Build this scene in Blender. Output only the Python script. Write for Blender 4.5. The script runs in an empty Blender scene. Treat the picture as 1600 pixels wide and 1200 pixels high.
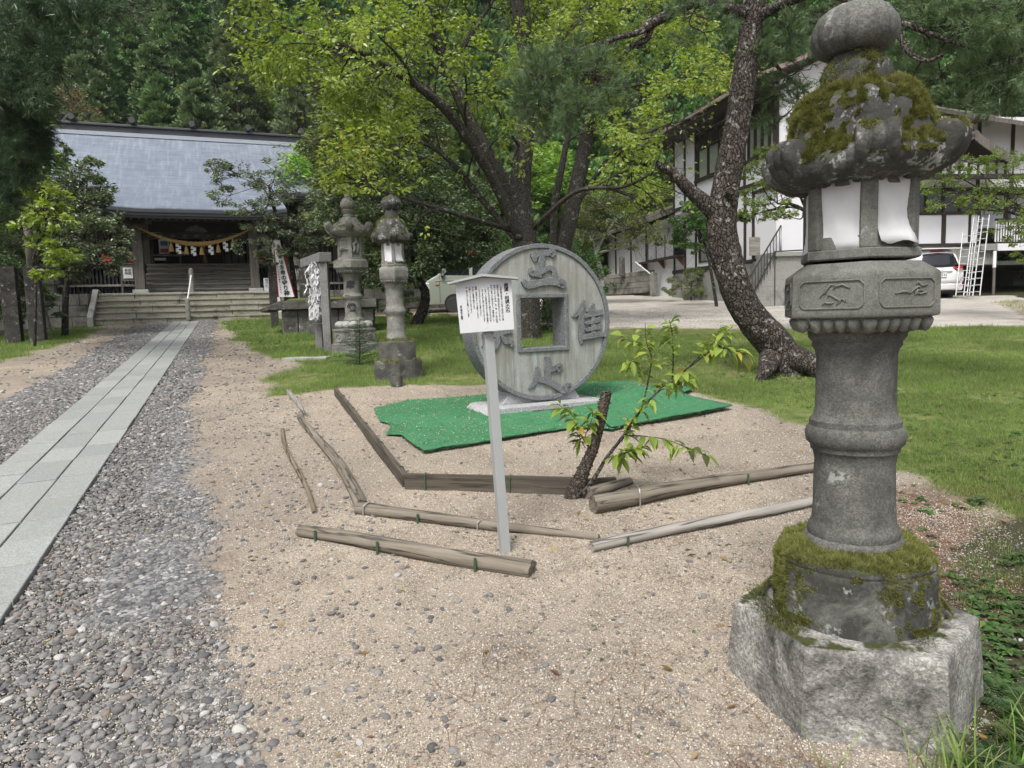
import bpy, math, random
import numpy as np
from mathutils import Vector, Matrix

sc = bpy.context.scene
col = sc.collection
R = math.radians

# ------------------------------------------------------------------ camera
FPX = 1109.0                                   # focal length in pixels of the 1600 px wide photograph
PITCH = math.atan(110/1109); ROLL = math.atan(.03); EYE = 1.6; SLOPE = .068
_f = np.array([0, math.cos(PITCH), -math.sin(PITCH)])
_r0 = np.array([1., 0, 0]); _u0 = np.array([0, math.sin(PITCH), math.cos(PITCH)])
_r = math.cos(ROLL)*_r0 - math.sin(ROLL)*_u0
_u = math.sin(ROLL)*_r0 + math.cos(ROLL)*_u0
CAM = np.array([0, 0, EYE])
cam = bpy.data.cameras.new('camera')
cam.sensor_width = 36; cam.lens = 36*FPX/1600; cam.clip_start = .05; cam.clip_end = 600
camo = bpy.data.objects.new('camera', cam); col.objects.link(camo)
camo.matrix_world = Matrix(((_r[0], _u[0], -_f[0], 0), (_r[1], _u[1], -_f[1], 0), (_r[2], _u[2], -_f[2], EYE), (0, 0, 0, 1)))
sc.camera = camo

# ------------------------------------------------------------------ light: overcast day
SUN_EL, SUN_AZ = R(56), R(200)                 # azimuth clockwise from +Y: behind the camera
world = bpy.data.worlds.new('World'); sc.world = world; world.use_nodes = True
wn = world.node_tree; bg = wn.nodes['Background']
sky = wn.nodes.new('ShaderNodeTexSky'); sky.sky_type = 'NISHITA'; sky.sun_disc = False
sky.sun_elevation = SUN_EL; sky.sun_rotation = SUN_AZ; sky.air_density = 1.0; sky.dust_density = 6.0; sky.ozone_density = 1.0
bw = wn.nodes.new('ShaderNodeRGBToBW'); mxs = wn.nodes.new('ShaderNodeMix'); mxs.data_type = 'RGBA'; mxs.inputs[0].default_value = .6
wn.links.new(sky.outputs[0], bw.inputs[0]); wn.links.new(sky.outputs[0], mxs.inputs[6]); wn.links.new(bw.outputs[0], mxs.inputs[7]); wn.links.new(mxs.outputs[2], bg.inputs[0]); bg.inputs[1].default_value = .125
sun = bpy.data.lights.new('sun', 'SUN'); sun.energy = 1.5; sun.angle = R(15); sun.color = (1, .97, .92)
suno = bpy.data.objects.new('sun', sun); col.objects.link(suno)
sd = Vector((math.sin(SUN_AZ)*math.cos(SUN_EL), math.cos(SUN_AZ)*math.cos(SUN_EL), math.sin(SUN_EL)))
suno.rotation_euler = sd.to_track_quat('Z', 'Y').to_euler()
sc.view_settings.view_transform = 'Standard'; sc.view_settings.look = 'None'
sc.view_settings.gamma = 1; sc.view_settings.use_curve_mapping = False
sc.view_settings.exposure = .76
sc.render.engine = 'CYCLES'
sc.cycles.max_bounces = 5; sc.cycles.diffuse_bounces = 3; sc.cycles.glossy_bounces = 2
sc.cycles.transmission_bounces = 3; sc.cycles.transparent_max_bounces = 6

# ------------------------------------------------------------------ terrain
def hill_z(x, y):
    """rise of the wooded hill behind the compound"""
    x = np.asarray(x, float); y = np.asarray(y, float)
    d = (y - 44 + np.where(x < 0, .25*x, -.10*x))          # distance past the foot of the hill
    d2 = (-x - 26) * .8 - (y - 20)*.1                       # the hill wraps round on the far side of the shrine
    d = np.maximum(d, d2)
    d = np.clip(d, 0, 120)
    return d*.72*np.clip(d/10, .3, 1)

def gz(x, y):
    x = np.asarray(x, float); y = np.asarray(y, float)
    z = SLOPE*np.clip(y, -6, 46) + hill_z(x, y)
    return z

def gz1(x, y): return float(gz(x, y))

def ray(px, py): return FPX*_f + (px-800)*_r - (py-600)*_u
def G(px, py, h=0.):
    """the point of the sloping ground (raised by h) that the photograph shows at this pixel"""
    d = ray(px, py); t = (EYE-h)/(SLOPE*d[1]-d[2]); return CAM + d*t
def AT(px, py, y):
    d = ray(px, py); return CAM + d*(y/d[1])

# ------------------------------------------------------------------ noise
_rs = np.random.RandomState(7)
_perm = _rs.permutation(4096)
def vnoise(p, seed=0):
    p = np.asarray(p, float); i = np.floor(p).astype(np.int64); f = p - i; f = f*f*(3-2*f)
    def h(dx, dy, dz):
        a = (i[..., 0]+dx) & 4095; a = _perm[(a + seed*131) & 4095]
        b = _perm[(a + i[..., 1]+dy) & 4095]; c = _perm[(b + i[..., 2]+dz) & 4095]
        return c/4095.*2-1
    def L(a, b, t): return a+(b-a)*t
    x, y, z = f[..., 0], f[..., 1], f[..., 2]
    return L(L(L(h(0,0,0), h(1,0,0), x), L(h(0,1,0), h(1,1,0), x), y), L(L(h(0,0,1), h(1,0,1), x), L(h(0,1,1), h(1,1,1), x), y), z)
def fbm(p, scale=1., octv=4, seed=0):
    p = np.asarray(p, float)*scale; a = 1.; s = 0.; t = 0.
    for k in range(octv):
        s = s + a*vnoise(p + 17.3*k, seed+k); t += a; a *= .5; p = p*2.03
    return s/t

# ------------------------------------------------------------------ objects
def setp(o, label=None, cat=None, group=None, kind=None):
    if label: o['label'] = label
    if cat: o['category'] = cat
    if group: o['group'] = group
    if kind: o['kind'] = kind
    return o
def thing(name, label, cat, loc=(0, 0, 0), rz=0., group=None):
    o = bpy.data.objects.new(name, None); o.empty_display_size = .2; col.objects.link(o)
    o.location = [float(v) for v in loc]; o.rotation_euler = (0, 0, float(rz))
    return setp(o, label, cat, group)
def mesh_obj(name, me, mats, parent=None, loc=None):
    o = bpy.data.objects.new(name, me); col.objects.link(o)
    if not isinstance(mats, (list, tuple)): mats = [mats]
    if not me.materials:
        for m in mats: me.materials.append(m)
    if parent: o.parent = parent
    if loc is not None: o.location = [float(v) for v in loc]
    return o
def dup_obj(src, name=None, parent=None, loc=None, rot=None, scale=None):
    o = src.copy(); col.objects.link(o); o.parent = parent
    if name: o.name = name
    if loc is not None: o.location = [float(v) for v in loc]
    if rot is not None: o.rotation_euler = [float(v) for v in rot]
    if scale is not None: o.scale = scale if hasattr(scale, '__len__') else (scale,)*3
    return o
def copy_tree(o, parent=None):
    c = o.copy(); col.objects.link(c); c.parent = parent
    for ch in list(o.children): copy_tree(ch, c)
    return c

class MB:
    """collects vertices and faces for one mesh"""
    def __init__(s): s.v = []; s.f = []; s.m = []; s.mi = 0
    def add(s, vs, fs):
        b = len(s.v); s.v.extend([tuple(map(float, p)) for p in vs]); s.f.extend([tuple(b+i for i in f) for f in fs]); s.m.extend([s.mi]*len(fs)); return s
    def box(s, c, d, rz=0., rx=0., ry=0.):
        M = (Matrix.Rotation(rz, 3, 'Z') @ Matrix.Rotation(ry, 3, 'Y') @ Matrix.Rotation(rx, 3, 'X'))
        vs = []
        for x in (-.5, .5):
            for y in (-.5, .5):
                for z in (-.5, .5):
                    q = M @ Vector((x*d[0], y*d[1], z*d[2])); vs.append((c[0]+q.x, c[1]+q.y, c[2]+q.z))
        return s.add(vs, [(0,1,3,2),(4,6,7,5),(0,4,5,1),(2,3,7,6),(0,2,6,4),(1,5,7,3)])
    def b2(s, x0, x1, y0, y1, z0, z1): return s.box(((x0+x1)/2, (y0+y1)/2, (z0+z1)/2), (x1-x0, y1-y0, z1-z0))
    def bar(s, a, b, w, h=None, up=(0, 0, 1)):
        a = Vector(a); b = Vector(b); h = h or w; d = (b-a).normalized(); upv = Vector(up)
        if abs(d.dot(upv)) > .99: upv = Vector((1, 0, 0))
        x = d.cross(upv).normalized(); z = x.cross(d).normalized(); vs = []
        for p in (a, b):
            for i, j in ((-1,-1),(1,-1),(1,1),(-1,1)): vs.append(p + x*(i*w/2) + z*(j*h/2))
        return s.add(vs, [(3,2,1,0),(4,5,6,7),(0,1,5,4),(1,2,6,5),(2,3,7,6),(3,0,4,7)])
    def tube(s, pts, rad, n=8, cap=True, jit=0., seed=0):
        pts = [Vector(p) for p in pts]; k = len(pts)
        if not hasattr(rad, '__len__'): rad = [rad]*k
        rg = random.Random(seed); vs = []; fs = []; x = None
        for i, p in enumerate(pts):
            d = (pts[min(i+1, k-1)]-pts[max(i-1, 0)]).normalized()
            if x is None:
                x = d.orthogonal().normalized()
            x = (x - d*x.dot(d)); x = x.normalized() if x.length > 1e-6 else d.orthogonal().normalized()
            y = d.cross(x)
            for j in range(n):
                a = 2*math.pi*j/n; r = rad[i]*(1+(rg.uniform(-jit, jit) if jit else 0))
                vs.append(p + x*(r*math.cos(a)) + y*(r*math.sin(a)))
        for i in range(k-1):
            for j in range(n):
                j2 = (j+1) % n; fs.append((i*n+j, i*n+j2, (i+1)*n+j2, (i+1)*n+j))
        if cap: fs.append(tuple(range(n-1, -1, -1))); fs.append(tuple((k-1)*n+j for j in range(n)))
        return s.add(vs, fs)
    def lathe(s, prof, n=24, c=(0, 0, 0), hexa=0., phase=0., cap=True, lobes=0, lobe=0.):
        """prof: (radius, z); hexa 0..1 blends a circle into a hexagon whose corners are at phase + k*60 degrees"""
        vs = []; fs = []
        for r, z in prof:
            for j in range(n):
                a = 2*math.pi*j/n
                h = math.cos(math.pi/6)/math.cos((a % (math.pi/3)) - math.pi/6)
                rr = r*(1+(h-1)*hexa)
                if lobes: rr *= 1-lobe*abs(math.cos(a*lobes/2))**6
                vs.append((c[0]+rr*math.cos(a+phase), c[1]+rr*math.sin(a+phase), c[2]+z))
        k = len(prof)
        for i in range(k-1):
            for j in range(n):
                j2 = (j+1) % n; fs.append((i*n+j, i*n+j2, (i+1)*n+j2, (i+1)*n+j))
        if cap: fs.append(tuple(range(n-1, -1, -1))); fs.append(tuple((k-1)*n+j for j in range(n)))
        return s.add(vs, fs)
    def prism(s, poly, a, b, axis='z'):
        """poly in the two other axes, extruded from a to b"""
        n = len(poly); vs = []
        for t in (a, b):
            for p, q in poly:
                vs.append({'z': (p, q, t), 'y': (p, t, q), 'x': (t, p, q)}[axis])
        fs = [tuple(range(n-1, -1, -1)), tuple(range(n, 2*n))]
        for i in range(n):
            j = (i+1) % n; fs.append((i, j, n+j, n+i))
        return s.add(vs, fs)
    def build(s, name, mat, parent=None, loc=None, bevel=0., smooth=False, segs=2, recalc=True):
        me = bpy.data.meshes.new(name); me.from_pydata(s.v, [], s.f)
        if any(s.m): me.polygons.foreach_set('material_index', s.m)
        if recalc:
            import bmesh
            bm = bmesh.new(); bm.from_mesh(me); bmesh.ops.recalc_face_normals(bm, faces=bm.faces); bm.to_mesh(me); bm.free()
        if smooth:
            me.polygons.foreach_set('use_smooth', [True]*len(me.polygons))
            if smooth != 'all':
                try: me.set_sharp_from_angle(angle=R(38))
                except Exception: pass
        me.update()
        o = mesh_obj(name, me, mat, parent, loc)
        if bevel:
            b = o.modifiers.new('bevel', 'BEVEL'); b.width = bevel; b.segments = segs; b.limit_method = 'ANGLE'; b.angle_limit = R(35)
        return o

def np_mesh(name, V, F, mat, parent=None, attrs=None, smooth=False, loc=None):
    """V n x 3, F m x k array of equal sized faces"""
    V = np.ascontiguousarray(V, dtype=np.float32); F = np.ascontiguousarray(F, dtype=np.int32)
    me = bpy.data.meshes.new(name); me.vertices.add(len(V)); me.vertices.foreach_set('co', V.ravel())
    k = F.shape[1]; me.loops.add(F.size); me.loops.foreach_set('vertex_index', F.ravel())
    me.polygons.add(len(F)); me.polygons.foreach_set('loop_start', np.arange(0, F.size, k, dtype=np.int32))
    try: me.polygons.foreach_set('loop_total', np.full(len(F), k, dtype=np.int32))
    except Exception: pass
    if smooth: me.polygons.foreach_set('use_smooth', np.ones(len(F), dtype=bool))
    for nm, a in (attrs or {}).items():
        at = me.attributes.new(nm, 'FLOAT', 'POINT'); at.data.foreach_set('value', np.ascontiguousarray(a, dtype=np.float32))
    me.update(calc_edges=True)
    return mesh_obj(name, me, mat, parent, loc)

def displace(o, amp, scale, octv=4, seed=0, where=None):
    """push the vertices of an object's mesh along their normals by noise"""
    me = o.data; n = len(me.vertices); co = np.empty(n*3, np.float32); me.vertices.foreach_get('co', co); co = co.reshape(n, 3).astype(float)
    no = np.empty(n*3, np.float32); me.vertices.foreach_get('normal', no); no = no.reshape(n, 3)
    d = fbm(co, scale, octv, seed)*amp
    if where is not None: d = d*where(co)
    me.vertices.foreach_set('co', (co+no*d[:, None]).astype(np.float32).ravel()); me.update()
def subdiv(o, cuts):
    import bmesh
    bm = bmesh.new(); bm.from_mesh(o.data)
    bmesh.ops.subdivide_edges(bm, edges=bm.edges[:], cuts=cuts, use_grid_fill=True); bm.to_mesh(o.data); bm.free()

def text_mesh(name, body, size, mat, parent, loc, rot, extrude=.002, offset=0., align='CENTER', bevel=0., space_line=1., sx=1., resolution=3):
    cu = bpy.data.curves.new(name, 'FONT'); cu.body = body; cu.size = size; cu.extrude = extrude; cu.offset = offset
    cu.align_x = align; cu.align_y = 'TOP_BASELINE' if '\n' in body else 'CENTER'; cu.space_line = space_line; cu.bevel_depth = bevel; cu.resolution_u = resolution
    cu.bevel_resolution = 1
    t = bpy.data.objects.new(name, cu); col.objects.link(t)
    dg = bpy.context.evaluated_depsgraph_get(); me = bpy.data.meshes.new_from_object(t.evaluated_get(dg)); bpy.data.objects.remove(t)
    me.name = name; me.materials.clear()
    o = mesh_obj(name, me, mat, parent, loc); o.rotation_euler = rot; o.scale = (sx, 1, 1)
    return o

# ------------------------------------------------------------------ scatter of instances on given points (for stuff only)
def scatter(name, P, src, rot=None, scl=None, mat=None, nsrc=1):
    n = len(P); me = bpy.data.meshes.new(name); me.vertices.add(n); me.vertices.foreach_set('co', np.ascontiguousarray(P, np.float32).ravel())
    rot = np.zeros((n, 3)) if rot is None else rot
    scl = np.ones((n, 3)) if scl is None else (np.repeat(np.asarray(scl)[:, None], 3, 1) if np.ndim(scl) == 1 else scl)
    for nm, a in (('rot', rot), ('scl', scl)):
        at = me.attributes.new(nm, 'FLOAT_VECTOR', 'POINT'); at.data.foreach_set('vector', np.ascontiguousarray(a, np.float32).ravel())
    at = me.attributes.new('pick', 'INT', 'POINT'); at.data.foreach_set('value', np.random.RandomState(3).randint(0, len(src), n).astype(np.int32))
    me.update(); o = mesh_obj(name, me, mat or src[0].data.materials[0]); o['kind'] = 'stuff'
    g = bpy.data.node_groups.new(name, 'GeometryNodeTree')
    g.interface.new_socket('Geometry', in_out='INPUT', socket_type='NodeSocketGeometry'); g.interface.new_socket('Geometry', in_out='OUTPUT', socket_type='NodeSocketGeometry')
    N, L = g.nodes, g.links
    i = N.new('NodeGroupInput'); ou = N.new('NodeGroupOutput'); iop = N.new('GeometryNodeInstanceOnPoints'); jn = N.new('GeometryNodeJoinGeometry')
    for s_ in reversed(src):
        oi = N.new('GeometryNodeObjectInfo'); oi.inputs['Object'].default_value = s_; oi.inputs['As Instance'].default_value = True; L.new(oi.outputs['Geometry'], jn.inputs[0])
    def na(nm, t):
        q = N.new('GeometryNodeInputNamedAttribute'); q.data_type = t; q.inputs[0].default_value = nm; return q.outputs[0]
    L.new(i.outputs[0], iop.inputs['Points']); L.new(jn.outputs[0], iop.inputs['Instance']); iop.inputs['Pick Instance'].default_value = True
    L.new(na('pick', 'INT'), iop.inputs['Instance Index']); L.new(na('rot', 'FLOAT_VECTOR'), iop.inputs['Rotation']); L.new(na('scl', 'FLOAT_VECTOR'), iop.inputs['Scale'])
    L.new(iop.outputs[0], ou.inputs[0])
    md = o.modifiers.new('scatter', 'NODES'); md.node_group = g
    return o
def source(name, V, F, mat, smooth=False, attrs=None):
    o = np_mesh(name, np.array(V), np.array(F), mat, attrs=attrs, smooth=smooth); col.objects.unlink(o); return o

def in_poly(x, y, poly):
    """signed distance like value: >0 inside the polygon (metres from its edge)"""
    x = np.asarray(x, float); y = np.asarray(y, float); inside = np.zeros(x.shape, bool); d = np.full(x.shape, 1e9)
    n = len(poly)
    for i in range(n):
        x0, y0 = poly[i][0], poly[i][1]; x1, y1 = poly[(i+1) % n][0], poly[(i+1) % n][1]
        if y0 != y1:
            c = ((y0 > y) != (y1 > y)) & (x < (x1-x0)*(y-y0)/(y1-y0)+x0); inside ^= c
        ex, ey = x1-x0, y1-y0; t = np.clip(((x-x0)*ex+(y-y0)*ey)/(ex*ex+ey*ey+1e-12), 0, 1)
        d = np.minimum(d, np.hypot(x-x0-t*ex, y-y0-t*ey))
    return np.where(inside, d, -d)
# ------------------------------------------------------------------ materials
class NT:
    """small helper to write shader node trees"""
    def __init__(s, name):
        s.m = bpy.data.materials.new(name); s.m.use_nodes = True; s.t = s.m.node_tree; s.N = s.t.nodes; s.L = s.t.links
        s.bsdf = s.N['Principled BSDF']; s.out = s.N['Material Output']
        s.bsdf.inputs['Roughness'].default_value = .85; s.bsdf.inputs['Specular IOR Level'].default_value = .3
    def n(s, t, **k):
        q = s.N.new(t)
        for a, v in k.items(): setattr(q, a, v)
        return q
    def link(s, a, b): s.L.new(a, b)
    def setin(s, sock, v):
        if hasattr(v, 'is_linked') or isinstance(v, bpy.types.NodeSocket): s.L.new(v, sock)
        else:
            if isinstance(v, tuple) and len(v) == 3 and sock.type == 'RGBA': v = (*v, 1)
            sock.default_value = v
    def coord(s, kind='Object', scale=None, src=None):
        c = src or s.n('ShaderNodeTexCoord').outputs[kind]
        if scale is None: return c
        m = s.n('ShaderNodeMapping'); s.link(c, m.inputs[0]); m.inputs['Scale'].default_value = scale if hasattr(scale, '__len__') else (scale,)*3
        return m.outputs[0]
    def geo(s, o='Position'): return s.n('ShaderNodeNewGeometry').outputs[o]
    def noise(s, v, scale=5., detail=4., rough=.55, dist=0., out=0):
        q = s.n('ShaderNodeTexNoise'); s.link(v, q.inputs['Vector']); q.inputs['Scale'].default_value = scale; q.inputs['Detail'].default_value = detail
        q.inputs['Roughness'].default_value = rough; q.inputs['Distortion'].default_value = dist; return q.outputs[out]
    def voro(s, v, scale=5., feature='F1', out='Distance', rand=1.):
        q = s.n('ShaderNodeTexVoronoi', feature=feature); s.link(v, q.inputs['Vector']); q.inputs['Scale'].default_value = scale; q.inputs['Randomness'].default_value = rand; return q.outputs[out]
    def ramp(s, f, stops, interp='LINEAR'):
        q = s.n('ShaderNodeValToRGB'); s.link(f, q.inputs[0]); e = q.color_ramp.elements; q.color_ramp.interpolation = interp
        while len(e) < len(stops): e.new(.5)
        for i, (p, c) in enumerate(stops):
            e[i].position = p
            if not hasattr(c, '__len__'): c = (c, c, c)
            e[i].color = (*c, 1)
        return q.outputs[0]
    def math(s, op, a, b=None, clamp=False):
        q = s.n('ShaderNodeMath', operation=op); q.use_clamp = clamp; s.setin(q.inputs[0], a)
        if b is not None: s.setin(q.inputs[1], b)
        return q.outputs[0]
    def mix(s, f, a, b, mode='MIX'):
        q = s.n('ShaderNodeMix', data_type='RGBA', blend_type=mode); s.setin(q.inputs[0], f); s.setin(q.inputs[6], a); s.setin(q.inputs[7], b); return q.outputs[2]
    def attr(s, nm, out='Fac'):
        q = s.n('ShaderNodeAttribute'); q.attribute_name = nm; return q.outputs[out]
    def rnd(s): return s.n('ShaderNodeObjectInfo').outputs['Random']
    def bump(s, h, strength=.5, dist=.01, prev=None):
        q = s.n('ShaderNodeBump'); q.inputs['Strength'].default_value = strength; q.inputs['Distance'].default_value = dist; s.link(h, q.inputs['Height'])
        if prev is not None: s.link(prev, q.inputs['Normal'])
        return q.outputs[0]
    def normal(s, n): s.link(n, s.bsdf.inputs['Normal']); return s
    def base(s, c): s.setin(s.bsdf.inputs['Base Color'], c); return s
    def rough(s, v): s.setin(s.bsdf.inputs['Roughness'], v); return s
    def upness(s, lo=.2, hi=.8):
        x = s.n('ShaderNodeSeparateXYZ'); s.link(s.geo('Normal'), x.inputs[0])
        m = s.n('ShaderNodeMapRange'); s.link(x.outputs[2], m.inputs[0]); m.inputs[1].default_value = lo; m.inputs[2].default_value = hi; return m.outputs[0]

def plain(name, c, rough=.6, metal=0., var=.12, scale=8., spec=.4, bump=0.):
    t = NT(name); v = t.coord(); f = t.noise(v, scale, 4)
    t.base(t.mix(f, tuple(x*(1-var) for x in c), tuple(min(1, x*(1+var)) for x in c))); t.rough(rough)
    t.bsdf.inputs['Metallic'].default_value = metal; t.bsdf.inputs['Specular IOR Level'].default_value = spec
    if bump: t.normal(t.bump(t.noise(v, scale*6, 3), .4, bump))
    return t.m

def stone(name, c1, c2, dark=(.045, .045, .04), stain=.35, lichen=.0, moss=0., grain=180., speck=.35, coarse=.004, blot=2.2, mossc=(.05, .058, .018)):
    """granite like stone: speckle, dirt blotches, pale lichen, moss lying on upper faces"""
    c1 = tuple(x*.86 for x in c1); c2 = tuple(x*.86 for x in c2)
    t = NT(name); v = t.coord()
    base = t.mix(t.noise(v, 3.5, 5), c1, c2)
    sp = t.voro(v, grain, out='Color'); spg = t.n('ShaderNodeRGBToBW'); t.link(sp, spg.inputs[0])
    base = t.mix(speck, base, t.ramp(spg.outputs[0], [(.15, .22), (.5, .5), (.85, .85)]), 'OVERLAY')
    if stain:
        st = t.noise(v, blot, 7, .68, .4)
        base = t.mix(t.ramp(st, [(.62-stain*.45, 0.), (.80-stain*.35, 1.)]), base, dark)
        fine = t.noise(v, blot*9, 5, .7)
        base = t.mix(t.ramp(fine, [(.52, 0.), (.68, .55)]), base, tuple(x*.55 for x in c1))
    if lichen:
        li = t.noise(t.coord(src=v, scale=1.0), blot*2.7, 6, .62); li2 = t.noise(v, blot*14, 4, .6)
        base = t.mix(t.math('MULTIPLY', t.ramp(li, [(.64-lichen*.12, 0.), (.70-lichen*.12, .8)]), t.ramp(li2, [(.46, 0.), (.56, 1.)])), base, (.34, .37, .345))
    h = t.math('ADD', t.noise(v, grain*.35, 4, .7), t.math('MULTIPLY', spg.outputs[0], .6))
    nrm = t.bump(h, .6, coarse)
    nrm = t.bump(t.noise(v, 14, 5, .6), .35, coarse*3, nrm)
    t.rough(.9)
    if moss:
        mo = t.noise(v, blot*2.2, 6, .65)
        up = t.upness(.1, .85)
        f = t.ramp(t.math('ADD', t.math('MULTIPLY', mo, 1.0), t.math('MULTIPLY', up, .35)), [(.86-moss*.3, 0.), (.93-moss*.3, 1.)])
        mc = t.mix(t.noise(v, 60, 4), tuple(x*.45 for x in mossc), tuple(x*1.5 for x in mossc))
        base = t.mix(f, base, mc)
    t.base(base); t.normal(nrm)
    return t.m

def leafmat(name, c_dark, c_light, c_odd=None, odd=.1, trans=.35, rough=.5, spec=.2, use_obj=False):
    t = NT(name); t.N.remove(t.bsdf)
    a = t.attr('rnd')
    if use_obj: a = t.math('FRACT', t.math('ADD', a, t.math('MULTIPLY', t.rnd(), 3.7)))
    st = [(0., c_dark), (.45, tuple((x+y)/2 for x, y in zip(c_dark, c_light))), (1-odd*1.4 if c_odd else 1., c_light)]
    if c_odd: st.append((1., c_odd))
    c = t.ramp(a, st)
    c = t.mix(.35, c, t.ramp(t.noise(t.geo(), .7, 3), [(.3, tuple(x*.6 for x in c_dark)), (.7, tuple(min(1, x*1.25) for x in c_light))]))
    if use_obj:
        hsv = t.n('ShaderNodeHueSaturation'); t.link(c, hsv.inputs['Color'])
        t.link(t.math('ADD', t.math('MULTIPLY', t.rnd(), .5), .75), hsv.inputs['Value']); t.link(t.math('ADD', t.math('MULTIPLY', t.rnd(), .05), .475), hsv.inputs['Hue'])
        t.link(t.math('ADD', t.math('MULTIPLY', t.rnd(), .35), .75), hsv.inputs['Saturation']); c = hsv.outputs[0]
    d = t.n('ShaderNodeBsdfDiffuse'); t.link(c, d.inputs[0]); tr = t.n('ShaderNodeBsdfTranslucent')
    t.link(t.mix(1., c, (1.25, 1.35, .6), 'MULTIPLY'), tr.inputs[0])
    g = t.n('ShaderNodeBsdfGlossy'); g.inputs['Roughness'].default_value = rough; g.inputs[0].default_value = (.5, .56, .5, 1)
    m1 = t.n('ShaderNodeMixShader'); m1.inputs[0].default_value = trans; t.link(d.outputs[0], m1.inputs[1]); t.link(tr.outputs[0], m1.inputs[2])
    fr = t.n('ShaderNodeFresnel'); fr.inputs[0].default_value = 1.4; m2 = t.n('ShaderNodeMixShader'); t.link(t.math('MULTIPLY', fr.outputs[0], spec), m2.inputs[0])
    t.link(m1.outputs[0], m2.inputs[1]); t.link(g.outputs[0], m2.inputs[2]); t.link(m2.outputs[0], t.out.inputs[0])
    return t.m

def bark(name, c1, c2, lich=(.22, .235, .2), lamt=.3, scale=1., deep=.02, vert=.35):
    t = NT(name); v = t.coord(scale=(1, 1, vert))
    vo = t.voro(t.mix(.12, v, t.noise(v, 6*scale, 3, out=1)), 22*scale, 'DISTANCE_TO_EDGE'); crack = t.ramp(vo, [(.0, 0.), (.16, 1.)])
    n1 = t.noise(v, 40*scale, 5, .7)
    c = t.mix(n1, c1, c2); c = t.mix(t.math('SUBTRACT', 1., crack), c, tuple(x*.35 for x in c1))
    v2 = t.coord()
    c = t.mix(t.math('MULTIPLY', t.ramp(t.noise(v2, 9*scale, 6, .7), [(.62-lamt*.2, 0.), (.66-lamt*.2, 1.)]), .85), c, lich)
    t.base(c); t.rough(.95); t.normal(t.bump(t.math('ADD', crack, t.math('MULTIPLY', n1, .5)), .9, deep)); return t.m

def wood(name, c1, c2, axis=0, grain=30., rough=.8, crack=.0, moss=0.):
    """weathered timber with grain along the given axis"""
    t = NT(name); s = [grain]*3; s[axis] = grain*.05; v = t.coord(scale=tuple(s))
    c1 = tuple(x*.88 for x in c1); c2 = tuple(x*.88 for x in c2)
    g = t.noise(v, 1.2, 6, .65, .5); c = t.ramp(g, [(.28, c1), (.72, c2)])
    c = t.mix(t.math('MULTIPLY', t.noise(t.coord(), 2.5, 4), .35), c, tuple(x*.5 for x in c1))
    if crack:
        cr = t.ramp(t.noise(v, .7, 3, .5), [(.47, 0.), (.495, 1.), (.505, 1.), (.53, 0.)]); c = t.mix(t.math('MULTIPLY', cr, crack), c, tuple(x*.15 for x in c1))
    if moss: c = t.mix(t.ramp(t.noise(t.coord(), 7, 5), [(.6, 0.), (.7, moss)]), c, (.09, .11, .04))
    t.base(c); t.rough(rough); t.normal(t.bump(g, .5, .004)); return t.m

M = {}
M['stone_fg'] = stone('stone_lantern_grey', (.14, .145, .13), (.2, .205, .185), stain=.3, lichen=.15, moss=0., grain=260, blot=3.2, coarse=.0016)
M['stone_roof'] = stone('stone_mossy_roof', (.11, .112, .104), (.30, .30, .28), stain=.85, lichen=.75, moss=.30, grain=180, speck=.5, blot=4.5, coarse=.009)
M['stone_shaft'] = stone('stone_lantern_shaft', (.10, .10, .094), (.19, .19, .175), stain=.4, lichen=.3, grain=200, speck=.55, blot=2.6, coarse=.003)
M['stone_base'] = stone('stone_mossy_base', (.2, .21, .19), (.40, .41, .38), stain=.85, lichen=.5, moss=.25, grain=200, blot=4.5, coarse=.005)
M['granite_rough'] = stone('rough_granite', (.30, .295, .27), (.50, .49, .46), stain=.40, lichen=.0, moss=.02, grain=120, speck=.6, coarse=.02, blot=3.)
M['stone_dark'] = stone('weathered_dark_stone', (.1, .1, .092), (.2, .2, .18), stain=.5, lichen=.5, moss=.35, grain=150, blot=2.6)
M['stone_mid'] = stone('weathered_grey_stone', (.2, .2, .18), (.31, .31, .28), stain=.35, lichen=.3, moss=.12, grain=150, blot=2.4)
M['stone_pale'] = stone('pale_carved_stone', (.33, .335, .31), (.46, .46, .43), stain=.2, lichen=.1, moss=.0, grain=140, blot=3.)
M['stone_step'] = stone('stone_step', (.3, .29, .24), (.42, .405, .34), stain=.18, lichen=.0, moss=.12, grain=90, blot=1.8, coarse=.005)
M['stone_wall'] = stone('stone_retaining', (.2, .195, .17), (.31, .3, .27), stain=.35, lichen=.1, moss=.3, grain=70, blot=1.5, coarse=.006)
M['granite_post'] = stone('granite_post', (.2, .2, .195), (.27, .27, .265), stain=.1, grain=160, speck=.6, blot=2.)
M['coin_field'] = stone('coin_weathered_face', (.25, .265, .24), (.38, .39, .36), stain=.16, lichen=.25, moss=.0, grain=200, blot=2.2, dark=(.1, .1, .08))
M['coin_rim'] = stone('coin_granite_rim', (.15, .16, .168), (.20, .21, .215), stain=.05, grain=170, speck=.9, blot=2.4)
M['coin_side'] = stone('coin_rough_side', (.3, .29, .26), (.42, .4, .36), stain=.15, grain=120, speck=.5, blot=2.4)
M['stone_black'] = stone('blackened_stone', (.04, .038, .036), (.10, .095, .088), stain=.5, lichen=.35, moss=.1, grain=120, blot=3.5, dark=(.02, .018, .018))
M['granite_base'] = stone('granite_base', (.36, .365, .375), (.46, .465, .475), stain=.05, grain=200, speck=.7, blot=2.4)
M['concrete'] = stone('concrete', (.24, .24, .225), (.33, .33, .31), stain=.22, grain=60, speck=.12, blot=1.2)
M['ink'] = plain('black_ink', (.02, .02, .022), .7)
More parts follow.
